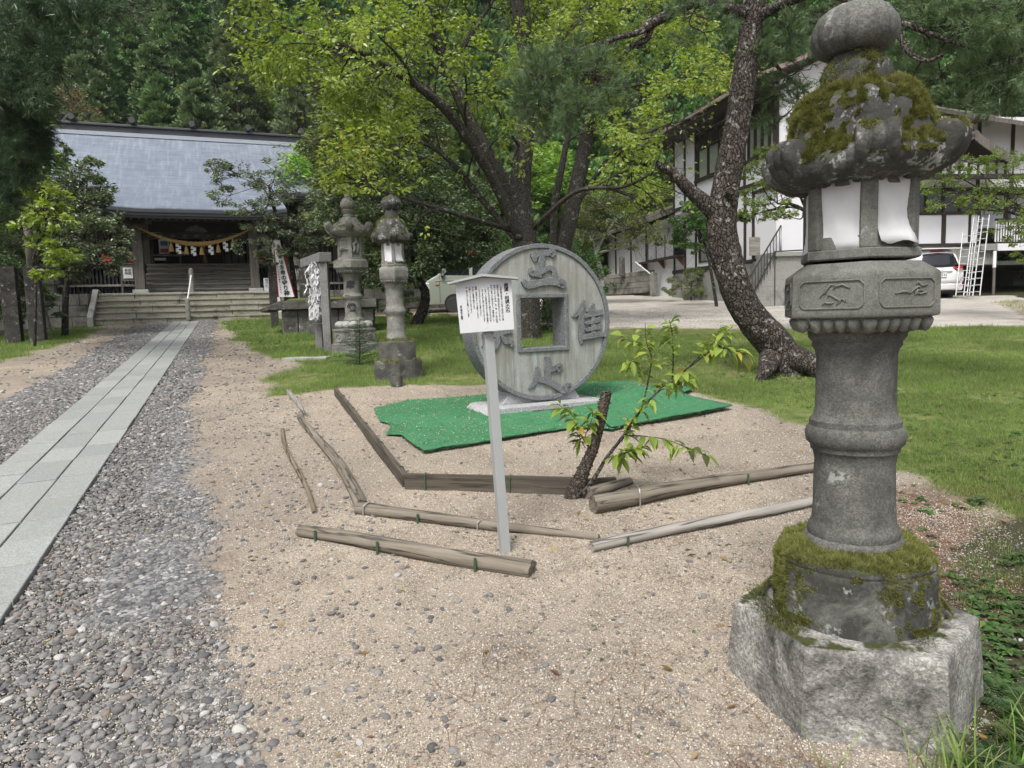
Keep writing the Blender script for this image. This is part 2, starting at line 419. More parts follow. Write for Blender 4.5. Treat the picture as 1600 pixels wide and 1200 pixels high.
M['paper'] = plain('white_paper', (.60, .61, .63), .75, var=.12, scale=14, bump=.002)
M['paper_old'] = plain('aged_white_paper', (.6, .6, .56), .8, var=.15, scale=4)
M['sign_white'] = plain('sign_white_board', (.55, .57, .59), .55, var=.05)
M['sign_post'] = plain('pale_grey_post', (.33, .35, .35), .6, var=.1, scale=5)
M['green_pin'] = plain('green_painted_pin', (.05, .09, .05), .5)
M['black_mat'] = plain('black_rubber_mat', (.035, .036, .04), .8, bump=.002)
M['plaster'] = plain('white_plaster', (.64, .65, .68), .85, var=.05, scale=1.2)
M['timber_dark'] = wood('dark_timber', (.03, .024, .02), (.07, .056, .046), axis=2, grain=20)
M['timber_x'] = wood('dark_timber_beam', (.03, .024, .02), (.065, .052, .044), axis=0, grain=20)
M['timber_grey'] = wood('weathered_grey_timber', (.10, .092, .08), (.24, .22, .195), axis=2, grain=14, crack=.5)
M['timber_step'] = wood('weathered_step_timber', (.20, .185, .165), (.42, .40, .36), axis=0, grain=12, crack=.6)
M['plank'] = wood('weathered_plank', (.06, .05, .038), (.17, .15, .12), axis=0, grain=30, crack=.6)
M['log'] = wood('weathered_log', (.13, .11, .085), (.33, .295, .24), axis=0, grain=26, crack=.8, moss=.1)
M['log_grey'] = wood('silver_grey_log', (.27, .25, .225), (.5, .475, .43), axis=0, grain=26, crack=.8)
M['log_old'] = wood('rotting_log', (.13, .10, .065), (.3, .25, .175), axis=0, grain=22, crack=1., moss=.5)
M['white_paint'] = plain('white_enamel', (.8, .8, .8), .4)
M['red_paint'] = plain('red_paint', (.42, .03, .03), .5)
M['metal_grey'] = plain('galvanised_metal', (.5, .5, .5), .4, metal=.7)
M['alu'] = plain('aluminium', (.68, .69, .7), .35, metal=.6)
M['black_metal'] = plain('black_railing_paint', (.025, .022, .02), .45)
M['straw'] = plain('rice_straw_rope', (.36, .235, .09), .9, var=.35, scale=40, bump=.004)
M['bark_cherry'] = bark('cherry_bark', (.042, .037, .032), (.105, .097, .086), lamt=.15, scale=.9, deep=.012, vert=1.4)
M['bark_pine'] = bark('red_pine_bark', (.05, .041, .036), (.125, .102, .09), lich=(.34, .34, .31), lamt=.25, scale=1.25, deep=.03, vert=.55)
M['bark_dark'] = bark('dark_bark', (.03, .026, .022), (.075, .066, .056), lamt=.2)
M['bark_cedar'] = bark('cedar_bark', (.07, .05, .04), (.15, .115, .09), lamt=.1, vert=.15)
# ------------------------------------------------------------------ where the surfaces lie (corners read off the ground plane)
def gp(pts): return [tuple(G(a, b)[:2]) for a, b in pts]
LAWN = gp([(345,503),(425,496),(520,500),(700,492),(760,516),(950,514),(1240,513),(1400,511),(1600,511),(1800,515),(1900,700),(1700,860),(1560,800),(1470,770),(1440,740),(1385,735),(1330,700),(1262,668),(1180,640),(1100,612),(1080,604),(960,600),(900,600),(740,602),(640,602),(560,606),(500,612),(436,615),(424,592),(470,574),(450,562),(400,548),(372,528)])
PARK = gp([(700,462),(1600,462),(1600,508),(1250,513),(945,512),(700,482)])
PARKN = gp([(1548,472),(1600,469),(1640,500),(1600,492)])
LEFTG = gp([(-60,590),(0,562),(60,547),(120,531),(160,514),(166,503),(60,480),(-300,480),(-400,600)])
WEEDS = gp([(1400,905),(1500,870),(1480,1000),(1495,1160),(1480,1240),(2000,1300),(2000,800),(1600,800),(1530,840)])
NEEDLE = gp([(1400,770),(1500,775),(1640,830),(1640,930),(1470,950),(1380,900)])
PATHA = np.array([-3.19, 4.0]); PATHB = G(291, 503)[:2]
pdir = (PATHB-PATHA)/np.linalg.norm(PATHB-PATHA); pnor = np.array([pdir[1], -pdir[0]])      # pnor points to the right of the path
PANG = R(21.6)
def path_uv(x, y):
    return (x-PATHB[0])*pdir[0]+(y-PATHB[1])*pdir[1], (x-PATHB[0])*pnor[0]+(y-PATHB[1])*pnor[1]
PATH_HALF = .42
def zone(x, y, fuzz=1.):
    P3 = np.stack([x, y, np.zeros_like(x)], -1)
    w = fbm(P3, 1.6, 4, 5)*.28*fuzz + fbm(P3, 6, 3, 9)*.10*fuzz
    far = np.clip(np.asarray(y)/9, .6, 2.2)
    grass = np.clip(.5 + (np.maximum(in_poly(x, y, LAWN), in_poly(x, y, LEFTG)) + w*far)*1.6/far, 0, 1)
    park = np.clip(.5 + (in_poly(x, y, PARK)-np.maximum(0, in_poly(x, y, PARKN))*9 + w*far)*1.5, 0, 1)
    u, v = path_uv(x, y); lim = np.where(v > 0, .98+.55*np.clip((8-np.asarray(y))/6, 0, 1), 1.38)
    peb = np.clip(.5 + (lim - np.abs(v) + w*.8)*2.0, 0, 1)*np.clip((.6-u)*4, 0, 1)
    weeds = np.clip(.5 + (in_poly(x, y, WEEDS)+w*.6)*2.5, 0, 1)
    need = np.clip(.5 + (in_poly(x, y, NEEDLE)+w*.8)*1.8, 0, 1)
    forest = np.clip((np.asarray(y)-27+.30*np.asarray(x)+w)*.5, 0, 1)*(np.asarray(y) > 20)
    forest = np.maximum(forest*(park < .4), np.clip((-x-13-.0*y)*.6, 0, 1)*(y > 4))
    return grass, park, peb, weeds, need, forest

def warp(a, b, n, c, k):       # a..b, denser round c
    t = np.linspace(-1, 1, n); s = np.sinh(t*k)/math.sinh(k)
    return np.where(s < 0, c+s*(c-a), c+s*(b-c))
gx = warp(-120, 130, 420, 0, 5.2); gy = warp(-8, 190, 420, 2.6, 4.6)
XX, YY = np.meshgrid(gx, gy); xs = XX.ravel(); ys = YY.ravel()
gr, pk, pb, wd, nd, fo = zone(xs, ys)
P3 = np.stack([xs, ys, np.zeros_like(xs)], -1)
zs = gz(xs, ys) + fbm(P3, 1.1, 4, 3)*.018*np.clip(1-pb, 0, 1) + fbm(P3, .3, 3, 8)*np.clip((ys-40)/20, 0, 1)*1.2 + fbm(P3, 9, 3, 2)*.004
u_, v_ = path_uv(xs, ys)
zs = np.where((np.abs(v_) < .75) & (u_ < .3), gz(xs, ys)-.02, zs)
nx, ny = len(gx), len(gy); ii = np.arange(nx*ny).reshape(ny, nx)
Fq = np.stack([ii[:-1, :-1], ii[:-1, 1:], ii[1:, 1:], ii[1:, :-1]], -1).reshape(-1, 4)

t = NT('ground'); v = t.geo()
def lerpc(a, b, f): return t.mix(f, a, b)
big = t.noise(v, .55, 5, .6); med = t.noise(v, 3.2, 5, .6); fin = t.noise(v, 38, 4, .7)
# beige decomposed granite with coarse grains
vc = t.voro(v, 150, out='Color'); s1 = t.n('ShaderNodeSeparateColor'); t.link(vc, s1.inputs[0])
grain = t.ramp(s1.outputs[0], [(0., (.09, .085, .08)), (.12, (.15, .14, .13)), (.19, (.30, .265, .22)), (.55, (.40, .35, .285)), (.86, (.49, .435, .36)), (.97, (.62, .59, .54))])
sand = t.mix(.42, grain, t.ramp(med, [(.3, (.28, .24, .195)), (.7, (.40, .35, .285))]))
sand = t.mix(t.ramp(big, [(.42, 0.), (.60, .7)]), sand, (.23, .205, .18))
sand = t.mix(t.ramp(t.noise(v, 1.7, 6, .7), [(.52, 0.), (.68, .55)]), sand, (.19, .16, .13))
dark = t.ramp(t.voro(v, 42), [(.06, 1.), (.14, 0.)])
sand = t.mix(t.math('MULTIPLY', dark, .45), sand, (.12, .12, .12))
# pebbles underlay
vp = t.voro(v, 34, out='Color'); s2 = t.n('ShaderNodeSeparateColor'); t.link(vp, s2.inputs[0])
peb = t.ramp(s2.outputs[0], [(0., (.07, .07, .075)), (.5, (.17, .175, .18)), (.9, (.28, .285, .29)), (1., (.42, .42, .42))])
peb = t.mix(t.ramp(t.voro(v, 34, 'DISTANCE_TO_EDGE'), [(0., .85), (.09, 0.)]), peb, (.05, .047, .042))
park = t.mix(t.ramp(t.voro(v, 26, out='Distance'), [(.1, .6), (.5, 0.)]), t.ramp(t.noise(v, 1.1, 6, .7), [(.35, (.31, .29, .26)), (.65, (.46, .435, .39))]), (.16, .155, .145))
grassc = t.ramp(t.noise(v, 5, 6, .7), [(.3, (.06, .085, .022)), (.5, (.11, .145, .04)), (.72, (.22, .19, .10))])
forc = t.ramp(t.noise(v, 1.4, 6, .7), [(.3, (.018, .022, .01)), (.7, (.05, .055, .026))])
brown = t.ramp(t.noise(v, 16, 6, .75), [(.3, (.07, .045, .032)), (.55, (.16, .105, .075)), (.75, (.26, .2, .15))])
def edge(a, lo=.42, hi=.58, amt=.5):
    f = t.math('ADD', t.attr(a), t.math('MULTIPLY', t.math('SUBTRACT', t.noise(v, 11, 4, .75), .5), amt)); return t.ramp(f, [(lo, 0.), (hi, 1.)])
sand = t.mix(1., sand, (.89, .865, .83), 'MULTIPLY'); c = t.mix(edge('park'), sand, park); c = t.mix(edge('needle', .4, .75, .7), c, brown); c = t.mix(edge('peb', .42, .62, 1.0), c, peb)
c = t.mix(edge('grass', .4, .6, .6), c, grassc); c = t.mix(edge('weeds'), c, (.05, .05, .028)); c = t.mix(edge('forest'), c, forc)
t.base(c); t.rough(.95); t.bsdf.inputs['Specular IOR Level'].default_value = .15
h = t.math('ADD', t.math('MULTIPLY', s1.outputs[1], .6), t.math('MULTIPLY', fin, .8)); n_ = t.bump(h, .7, .004)
n_ = t.bump(med, .3, .03, n_); t.normal(n_)
M['ground'] = t.m
ground = np_mesh('ground', np.stack([xs, ys, zs], -1), Fq, M['ground'], attrs=dict(grass=gr, park=pk, peb=pb, weeds=wd, needle=nd, forest=fo), smooth=True)
setp(ground, kind='structure')

# ------------------------------------------------------------------ stone flagged path: each slab an object of its own
slabs = thing('stone_path', 'straight path of three rows of grey granite slabs leading to the shrine steps', 'path', (0, 0, 0)); 
slabs['kind'] = 'structure'
t = NT('path_granite'); v = t.geo()
vv = t.voro(v, 170, out='Color'); sg = t.n('ShaderNodeRGBToBW'); t.link(vv, sg.inputs[0])
c = t.mix(.45, t.mix(t.rnd(), (.24, .255, .25), (.31, .325, .315)), t.ramp(sg.outputs[0], [(.2, .25), (.5, .5), (.8, .75)]), 'OVERLAY')
c = t.mix(t.ramp(t.noise(v, 3.2, 6, .65), [(.42, 0.), (.72, .45)]), c, (.27, .265, .235))
wv = t.coord(src=v, scale=(.6, 5, 1)); c = t.mix(t.ramp(t.noise(v, 26, 4, .75, 1.5), [(.35, .3), (.5, 0.)]), c, (.19, .19, .175))
t.base(c); t.rough(.8); t.normal(t.bump(t.noise(v, 60, 5, .7), .5, .004)); M['path'] = t.m
t = NT('joint_moss'); v = t.geo(); t.base(t.ramp(t.noise(v, 9, 5, .7), [(.4, (.085, .08, .045)), (.6, (.10, .125, .035))])); t.rough(1.); M['joint'] = t.m
rg = random.Random(11); L_ = 27.4; rows = [(-PATH_HALF, -.149), (-.138, .138), (.149, PATH_HALF)]
uy = np.array([pdir[0], pdir[1], SLOPE*pdir[1]]); ux = np.array([pnor[0], pnor[1], SLOPE*pnor[1]]); org = np.array([PATHB[0], PATHB[1], gz1(*PATHB)])
jb = MB()
def pbox(mb, u0, u1, v0, v1, h0, h1, curve=0., chamf=.004):
    vs = []
    for hh, e in ((h0, 0), (h1-chamf, 0), (h1, chamf)):
        for (a, b) in ((u0+e, v0+e), (u1-e, v0+e), (u1-e, v1-e), (u0+e, v1-e)):
            q = org + uy*a + ux*b; vs.append((q[0], q[1], q[2]+hh))
    mb.add(vs, [(3,2,1,0),(0,1,5,4),(1,2,6,5),(2,3,7,6),(3,0,4,7),(4,5,9,8),(5,6,10,9),(6,7,11,10),(7,4,8,11),(8,9,10,11)])
pbox(jb, -L_, 0, -PATH_HALF+.01, PATH_HALF-.01, -.05, .006)
jb.build('joint_filling', M['joint'], slabs)
for r_, (v0, v1) in enumerate(rows):
    u1 = 0. - rg.random()*.3*(r_ > 0)
    if r_: 
        mb = MB(); pbox(mb, u1+.003, -.004, v0, v1, -.03, .022); mb.build('path_slab', M['path'], slabs)
    while u1 > -L_:
        ln = rg.uniform(.36, .66); u0 = max(u1-ln, -L_); mb = MB()
        pbox(mb, u0+.009, u1-.004, v0+rg.uniform(-.002, .003), v1+rg.uniform(-.003, .002), -.03, .024+rg.uniform(-.003, .004))
        mb.build('path_slab', M['path'], slabs); u1 = u0

# ------------------------------------------------------------------ pebbles, gravel grains
def ico(sub):
    import bmesh
    bm = bmesh.new(); bmesh.ops.create_icosphere(bm, subdivisions=sub, radius=1.)
    V = np.array([v.co[:] for v in bm.verts]); F = np.array([[v.index for v in f.verts] for f in bm.faces]); bm.free(); return V, F
t = NT('river_pebble'); r_ = t.rnd(); v = t.coord()
c = t.ramp(r_, [(0., (.075, .078, .085)), (.25, (.15, .153, .157)), (.55, (.22, .222, .222)), (.78, (.31, .305, .295)), (.86, (.24, .19, .16)), (.93, (.42, .42, .41)), (1., (.62, .61, .58))])
c = t.mix(t.math('MULTIPLY', t.noise(v, 2.5, 5, .7), .55), c, (.16, .15, .14)); t.base(c); t.rough(.7); t.normal(t.bump(t.noise(v, 9, 4), .4, .1)); M['pebble'] = t.m
t = NT('gravel_grain'); r_ = t.rnd()
c = t.ramp(r_, [(0., (.09, .088, .085)), (.12, (.20, .19, .18)), (.22, (.28, .24, .19)), (.6, (.385, .335, .265)), (.85, (.475, .42, .345)), (1., (.62, .6, .56))]); t.base(c); t.rough(.9); M['grain'] = t.m
V1, F1 = ico(2); V0, F0 = ico(1); psrc = []; gsrc = []
for k in range(6):
    s = np.array([[1, .72, .36], [1, .8, .45], [1, .62, .4], [1, .9, .5], [1, .55, .32], [1, .78, .6]][k])
    Vp = V1*(1+fbm(V1+k*9, .9, 2, k)[:, None]*.5)*s; psrc.append(source('pebble_source', Vp, F1, M['pebble'], smooth=(k % 3 != 2)))
for k in range(4):
    Vp = V0*(1+fbm(V0+k*5, 1.1, 2, k+20)[:, None]*.8)*np.array([1, .8, .7]); gsrc.append(source('grain_source', Vp, F0, M['grain']))
rs = np.random.RandomState(5)
def ground_at(x, y): return gz(x, y) + fbm(np.stack([x, y, np.zeros_like(x)], -1), 1.1, 4, 3)*.018
def rnd_pts(n, x0, x1, y0, y1): return rs.uniform(x0, x1, n), rs.uniform(y0, y1, n)
# band along the path
def pebbles(n, umin, umax, smin, smax, name):
    uu = rs.uniform(umin, umax, n); vv = rs.uniform(.43, 2.3, n)*np.where(rs.rand(n) < .5, 1, -1)
    x = PATHB[0]+pdir[0]*uu+pnor[0]*vv; y = PATHB[1]+pdir[1]*uu+pnor[1]*vv
    g_, _, p_, *_r = zone(x, y); P_ = np.clip((p_-.25)*1.6, 0, 1)**1.2; k = (rs.rand(n) < np.maximum(P_, .04*(g_ < .3))) & (y > 1.2)
    x, y = x[k], y[k]; m = len(x); s = rs.uniform(smin, smax, m)*np.where(rs.rand(m) < .12, 1.5, 1)
    return scatter(name, np.stack([x, y, ground_at(x, y)+s*.12], -1), psrc, np.stack([rs.normal(0, .25, m), rs.normal(0, .25, m), rs.uniform(0, 6.28, m)], -1), s)
near0 = -L_-.5; 
pebbles(66000, -23.9-1.2, -16., .007, .019, 'pebbles_by_path')
pebbles(48000, -16., .4, .014, .03, 'pebbles_by_far_path')
# grains and small stones over the whole sandy area near the camera
def grains(n, x0, x1, y0, y1, s0, s1, src, name, prob):
    x, y = rnd_pts(n, x0, x1, y0, y1)
    x = x*y/((y0+y1)/2) if x1 > 2 else x
    g_, pk_, p_, w_, n_, f_ = zone(x, y); k = rs.rand(n) < prob(g_, pk_, p_, w_, n_, x, y)
    k &= (np.abs(path_uv(x, y)[1]) > .43)
    x, y = x[k], y[k]; m = len(x); s = rs.uniform(s0, s1, m)**1.0
    return scatter(name, np.stack([x, y, ground_at(x, y)+s*.15], -1), src, np.stack([rs.uniform(-.4, .4, m), rs.uniform(-.4, .4, m), rs.uniform(0, 6.28, m)], -1), s)
grains(170000, -2.4, 2.4, 1.7, 4.4, .0022, .005, gsrc, 'gravel_grains', lambda g, p, b, w, n, x, y: np.clip(1.1-g*1.5-w, .04, 1))
grains(90000, -5, 5, 4.2, 9.5, .0035, .0065, gsrc, 'gravel_grains_beyond', lambda g, p, b, w, n, x, y: np.clip(1.1-g*1.6, .02, 1))
grains(9000, -2.6, 2.6, 1.7, 5, .005, .012, psrc, 'small_stones', lambda g, p, b, w, n, x, y: np.clip(.45+.6*fbm(np.stack([x, y, 0*x], -1), 1.3, 3, 4)+b, .05, 1)*(g < .5)*.6)
grains(26000, -8, 8, 4.5, 24, .007, .018, psrc, 'scattered_stones', lambda g, p, b, w, n, x, y: (g < .4)*(.12+.25*p+.2*(x < -1.5)))
grains(420, -2.4, 2.4, 1.8, 5, .012, .022, psrc, 'loose_stones', lambda g, p, b, w, n, x, y: (g < .4)*np.clip(.35-.12*x, .1, 1))

# ------------------------------------------------------------------ grass
def blade_clump(nb, hgt, spread, width, lean, seed, segs=2):
    r = np.random.RandomState(seed); V = []; F = []; A = []
    for b in range(nb):
        a = r.uniform(0, 6.28); p = np.array([r.normal(0, spread), r.normal(0, spread), 0]); h_ = hgt*r.uniform(.5, 1.15); l = lean*r.uniform(.2, 1.2)
        d = np.array([math.cos(a), math.sin(a), 0]); s = np.array([-d[1], d[0], 0]); rn = r.rand(); i = len(V)
        for k in range(segs):
            f = k/segs; c = p+d*(l*h_*f*f)+np.array([0, 0, h_*f*(1-.25*l*f)]); w = width*(1-.5*f); V += [c-s*w, c+s*w]; A += [rn, rn]
        V.append(p+d*(l*h_)+np.array([0, 0, h_*(1-.25*l)])); A.append(rn)
        for k in range(segs-1): F += [(i+2*k, i+2*k+1, i+2*k+3), (i+2*k, i+2*k+3, i+2*k+2)]
        F.append((i+2*segs-2, i+2*segs-1, i+2*segs))
    return np.array(V), np.array(F), np.array(A)
M['grass'] = leafmat('grass_blade', (.08, .135, .028), (.25, .34, .085), (.40, .38, .18), .14, trans=.3, use_obj=True)
M['grass_bright'] = leafmat('bright_grass_blade', (.09, .15, .03), (.25, .35, .085), (.38, .38, .17), .1, trans=.3, use_obj=True)
M['clover'] = leafmat('clover_leaf', (.04, .085, .025), (.11, .19, .06), None, trans=.25, use_obj=True)
gsr = []
for k in range(5):
    V, F, A = blade_clump(16, .05, .035, .0014, .55, k); gsr.append(source('grass_source', V, F, M['grass'], attrs=dict(rnd=A)))
gsb = []
for k in range(3):
    V, F, A = blade_clump(14, .07, .06, .003, .5, k+10); gsb.append(source('grass_source', V, F, M['grass_bright'], attrs=dict(rnd=A)))
def leaf_rosette(nl, r0, up, seed, wid=.45, tilt=.5):
    r = np.random.RandomState(seed); V = []; F = []; A = []
    for b in range(nl):
        a = b*2.4+r.uniform(-.3, .3); L = r0*r.uniform(.6, 1.1); e = up*r.uniform(.5, 1.2); rn = r.rand()
        d = np.array([math.cos(a)*math.cos(e), math.sin(a)*math.cos(e), math.sin(e)]); s = np.array([-math.sin(a), math.cos(a), 0]); n = np.cross(d, s)
        o = np.array([0, 0, .004+r.rand()*.01]); w = L*wid*.5; i = len(V)
        V += [o+d*L*.12, o+d*L*.5-s*w-n*w*.35*0-np.array([0, 0, w*.3])*-1, o+d*L*.55-np.array([0, 0, .0]), o+d*L*.5+s*w+np.array([0, 0, w*.3]), o+d*L-np.array([0, 0, L*.22])]
        A += [rn]*5; F += [(i, i+1, i+2), (i, i+2, i+3), (i+1, i+4, i+2), (i+2, i+4, i+3)]
    return np.array(V), np.array(F), np.array(A)
csr = []
for k in range(4):
    V, F, A = leaf_rosette(5, .035, .5, k, .8); csr.append(source('clover_source', V, F, M['clover'], attrs=dict(rnd=A)))
def grass_patch(n, x0, x1, y0, y1, src, name, pf, s0=.7, s1=1.3):
    x, y = rnd_pts(n, x0, x1, y0, y1); Z = zone(x, y); P3 = np.stack([x, y, 0*x], -1)
    k = rs.rand(n) < pf(Z, x, y, P3); x, y = x[k], y[k]; m = len(x)
    return scatter(name, np.stack([x, y, ground_at(x, y)-.004], -1), src, np.stack([rs.normal(0, .12, m), rs.normal(0, .12, m), rs.uniform(0, 6.28, m)], -1), rs.uniform(s0, s1, m))
patch = lambda P3, s, sd: fbm(P3, s, 4, sd)
lawn_p = lambda Z, x, y, P3: np.clip((Z[0]-.35)*2.2, 0, 1)*np.clip(.75+2.4*patch(P3, 1.3, 6), .05, 1)*(Z[5] < .6)
grass_patch(70000, -1.5, 7.5, 3.0, 9.5, gsr, 'lawn_grass', lawn_p, .55, 1.1)
grass_patch(90000, -8, 13, 8.5, 15, gsr, 'lawn_grass_middle', lawn_p, .8, 1.5)
grass_patch(60000, -14, 2, 13, 27, gsb, 'lawn_grass_far', lawn_p, 1., 1.7)
grass_patch(14000, 6, 26, 13, 30, gsb, 'lawn_grass_by_car_park', lambda Z, x, y, P3: np.clip((Z[0]-.35)*2, 0, 1)+np.clip(in_poly(x, y, PARKN)*2, 0, 1), .8, 1.5)
grass_patch(6000, -2.5, 6.5, 2.8, 8.5, gsr, 'stray_grass_tufts', lambda Z, x, y, P3: ((Z[0] > .12) & (Z[0] < .5))*.5+.012, .3, .8)
grass_patch(9000, 1.5, 12, 3.4, 13, csr, 'clover', lambda Z, x, y, P3: (Z[0] > .6)*np.clip(patch(P3, .8, 12)*2.4, 0, 1), .7, 1.4)
# ------------------------------------------------------------------ shrine hall at the end of the path
FT = np.array([PATHB[0], PATHB[1], gz1(*PATHB)])
def LP(px, py, org_, rz, yoff):
    """local (x, z) of the photograph's pixel on the plane local y = yoff of a thing standing at org_ turned by rz"""
    U_ = np.array([math.cos(rz), math.sin(rz), 0]); W_ = np.array([-math.sin(rz), math.cos(rz), 0]); d = ray(px, py)
    t_ = (yoff-(CAM-org_)@W_)/(d@W_); q = CAM+d*t_-org_; return float(q@U_), float(q[2])

# roof material: weathered copper sheet laid in thin courses
t = NT('copper_roof'); v = t.coord()
xyz = t.n('ShaderNodeSeparateXYZ'); t.link(v, xyz.inputs[0])
rowf = t.math('FRACT', t.math('MULTIPLY', xyz.outputs[1], 9.))
br = t.n('ShaderNodeTexBrick'); t.link(v, br.inputs['Vector']); br.inputs['Scale'].default_value = 1.; br.inputs['Brick Width'].default_value = .5; br.inputs['Row Height'].default_value = .11
br.inputs['Mortar Size'].default_value = .006; br.inputs['Color1'].default_value = (.17, .205, .265, 1); br.inputs['Color2'].default_value = (.235, .275, .335, 1); br.inputs['Mortar'].default_value = (.09, .10, .12, 1)
c = t.mix(t.math('MULTIPLY', rowf, .35), br.outputs[0], (.11, .135, .175))
c = t.mix(t.ramp(t.noise(t.coord(scale=(.9, .25, 1)), 2.2, 5, .6), [(.35, 0.), (.75, .6)]), c, (.30, .34, .395))
c = t.mix(t.math('MULTIPLY', t.ramp(t.noise(t.coord(scale=(3, .8, 1)), 2., 4, .7), [(.55, 0.), (.68, .6)]), t.ramp(xyz.outputs[0], [(.0, 0.), (1., 1.)])), c, (.27, .23, .22))
c = t.mix(t.ramp(t.noise(t.coord(scale=(.5, 9, 1)), 1.4, 4, .7), [(.42, .0), (.60, .55)]), c, (.12, .145, .19)); c = t.mix(t.ramp(t.noise(t.coord(scale=(7, .35, 1)), 1.1, 4, .6), [(.5, 0.), (.66, .4)]), c, (.34, .375, .42)); t.base(c); t.rough(.42); t.bsdf.inputs['Metallic'].default_value = .25; t.bsdf.inputs['Specular IOR Level'].default_value = .5
t.normal(t.bump(t.math('ADD', rowf, t.noise(v, 3, 3)), .5, .03)); M['roof_copper'] = t.m
M['roof_trim'] = plain('dark_roof_trim', (.045, .048, .055), .45, spec=.5)

# stone terrace and steps
steps = thing('stone_steps', 'five broad courses of grey stone steps climbing to the shrine terrace', 'steps', FT, PANG)
rg = random.Random(4)
x0, x1 = -2.72, 2.95; nst = 5; tot = 1.03; rise = tot/nst
for k in range(nst):
    y0_ = k*.30; xa = x0; z1_ = (k+1)*rise; z0_ = z1_-rise-.05 if k else -.1
    while xa < x1-.01:
        ln = rg.uniform(.95, 1.75); xb = min(xa+ln, x1)
        if x1-xb < .35: xb = x1
        mb = MB(); zt_ = z1_+rg.uniform(-.005, .005); mb.b2(xa+.008, xb-.008, y0_+.035+rg.uniform(-.01, .01), y0_+.42, z0_+.012, zt_-.062)
        mb.b2(xa+.006, xb-.006, y0_+rg.uniform(-.012, .012), y0_+.42, zt_-.06, zt_); o = mb.build('step_block', M['stone_step'], steps, bevel=.008); xa = xb
# top edging stones
xa = x0
while xa < x1-.01:
    xb = min(xa+rg.uniform(.9, 1.5), x1); mb = MB(); mb.b2(xa+.005, xb-.005, 1.5, 2.0, .8, 1.06); mb.build('kerb_stone', M['stone_pale'], steps, bevel=.012); xa = xb
for s_, xx in ((-1, x0-.10), (1, x1+.10)):
    mb = MB(); mb.prism([(-.15, -.1), (1.75, -.1), (1.75, 1.18), (1.45, 1.2), (-.15, .25)], xx-.09, xx+.09, 'x'); mb.build('stone_balustrade', M['stone_pale'], steps, bevel=.02)
mb = MB(); mb.b2(-9, 11, 1.9, 17, -.3, 1.03); mb.build('terrace', M['concrete'], None, FT).rotation_euler = (0, 0, PANG)
bpy.data.objects['terrace']['kind'] = 'structure'
# handrail in the middle of the steps
hr = thing('handrail', 'white rail between two grey stone posts in the middle of the shrine steps', 'handrail', FT, PANG)
mb = MB(); mb.lathe([(.075, 0), (.075, .72), (.06, .76), (.03, .785)], 12, (.09, -.16, 0)); mb.build('post', M['stone_mid'], hr, smooth=True)
mb = MB(); mb.lathe([(.085, 1.03), (.085, 1.78), (.075, 1.86), (.05, 1.9), (.02, 1.92)], 12, (.2, 1.62, 0)); mb.build('post', M['stone_mid'], hr, smooth=True)
mb = MB(); mb.tube([(.09, -.16, .7), (.2, 1.62, 1.7)], .022, 8); mb.build('rail', M['white_paint'], hr)

# retaining wall of the terrace, left and right of the steps
def block_wall(name, label, x0, x1, y, z0, courses, depth, mat, loc, rz, seed, lmin=.45, lmax=1., group=None):
    w = thing(name, label, 'wall', loc, rz, group); rg = random.Random(seed); z = z0
    for ci, hgt in enumerate(courses):
        xa = x0 - rg.random()*.3
        while xa < x1-.02:
            xb = min(xa+rg.uniform(lmin, lmax), x1); xa_ = max(xa, x0)
            if xb-xa_ > .05:
                mb = MB(); mb.b2(xa_+.006, xb-.006, y+rg.uniform(-.015, .02), y+depth, z+.005, z+hgt-.005+rg.uniform(-.004, .004))
                mb.build('stone_block', mat, w, bevel=.015)
            xa = xb
        z += hgt
    return w
block_wall('retaining_wall', 'mossy block wall of the terrace beside the left stone lantern', -9.2, x0-.22, .62, -.15, (.42, .38, .38), 1.3, M['stone_wall'], FT, PANG, 3)
block_wall('retaining_wall', 'low block wall of the terrace behind the banner and stone posts', x1+.22, 9.5, .62, -.15, (.42, .38, .38), 1.3, M['stone_wall'], FT, PANG, 8)

SHR = thing('shrine', 'wooden shrine hall with broad blue grey roof, open porch and straw rope', 'shrine', FT, PANG)
CX = .44
def rz_(w):
    return 3.93+.32*(w-1)+.0285*(w-1)**2
def roof_sheet(name, u0, u1, wa, wb, mat, n=14, th=.16, lift=.0, mirror=False):
    mb = MB(); vs = []; fs = []; m_ = 12
    for i in range(n+1):
        w = wa+(wb-wa)*i/n
        for j in range(m_+1):
            u = u0+(u1-u0)*j/m_; e = abs((u-CX)/(abs(u1-u0)/2)); up = .10*max(0, e-.6)/.4*(1-i/n)+lift
            ww = 2*9-w if mirror else w
            vs.append((u, ww, rz_(w)+up)); 
    nn = len(vs); vs += [(a, b, c-th) for a, b, c in vs]
    for i in range(n):
        for j in range(m_):
            a = i*(m_+1)+j; fs.append((a, a+1, a+m_+2, a+m_+1)); fs.append((nn+a, nn+a+m_+1, nn+a+m_+2, nn+a+1))
    for j in range(m_): fs.append((j, nn+j, nn+j+1, j+1))
    for i in range(n):
        a = i*(m_+1); fs.append((a, a+m_+1, nn+a+m_+1, nn+a)); a += m_; fs.append((a, nn+a, nn+a+m_+1, a+m_+1))
    mb.add(vs, fs); return mb.build(name, mat, SHR, smooth=True)
roof_sheet('roof', -6.5, 7.4, 3.9, 9.05, M['roof_copper'])
roof_sheet('roof', -6.5, 7.4, 3.9, 9.05, M['roof_copper'], mirror=True)
roof_sheet('porch_roof', -2.65, 3.55, .95, 5.2, M['roof_copper'], lift=.012)
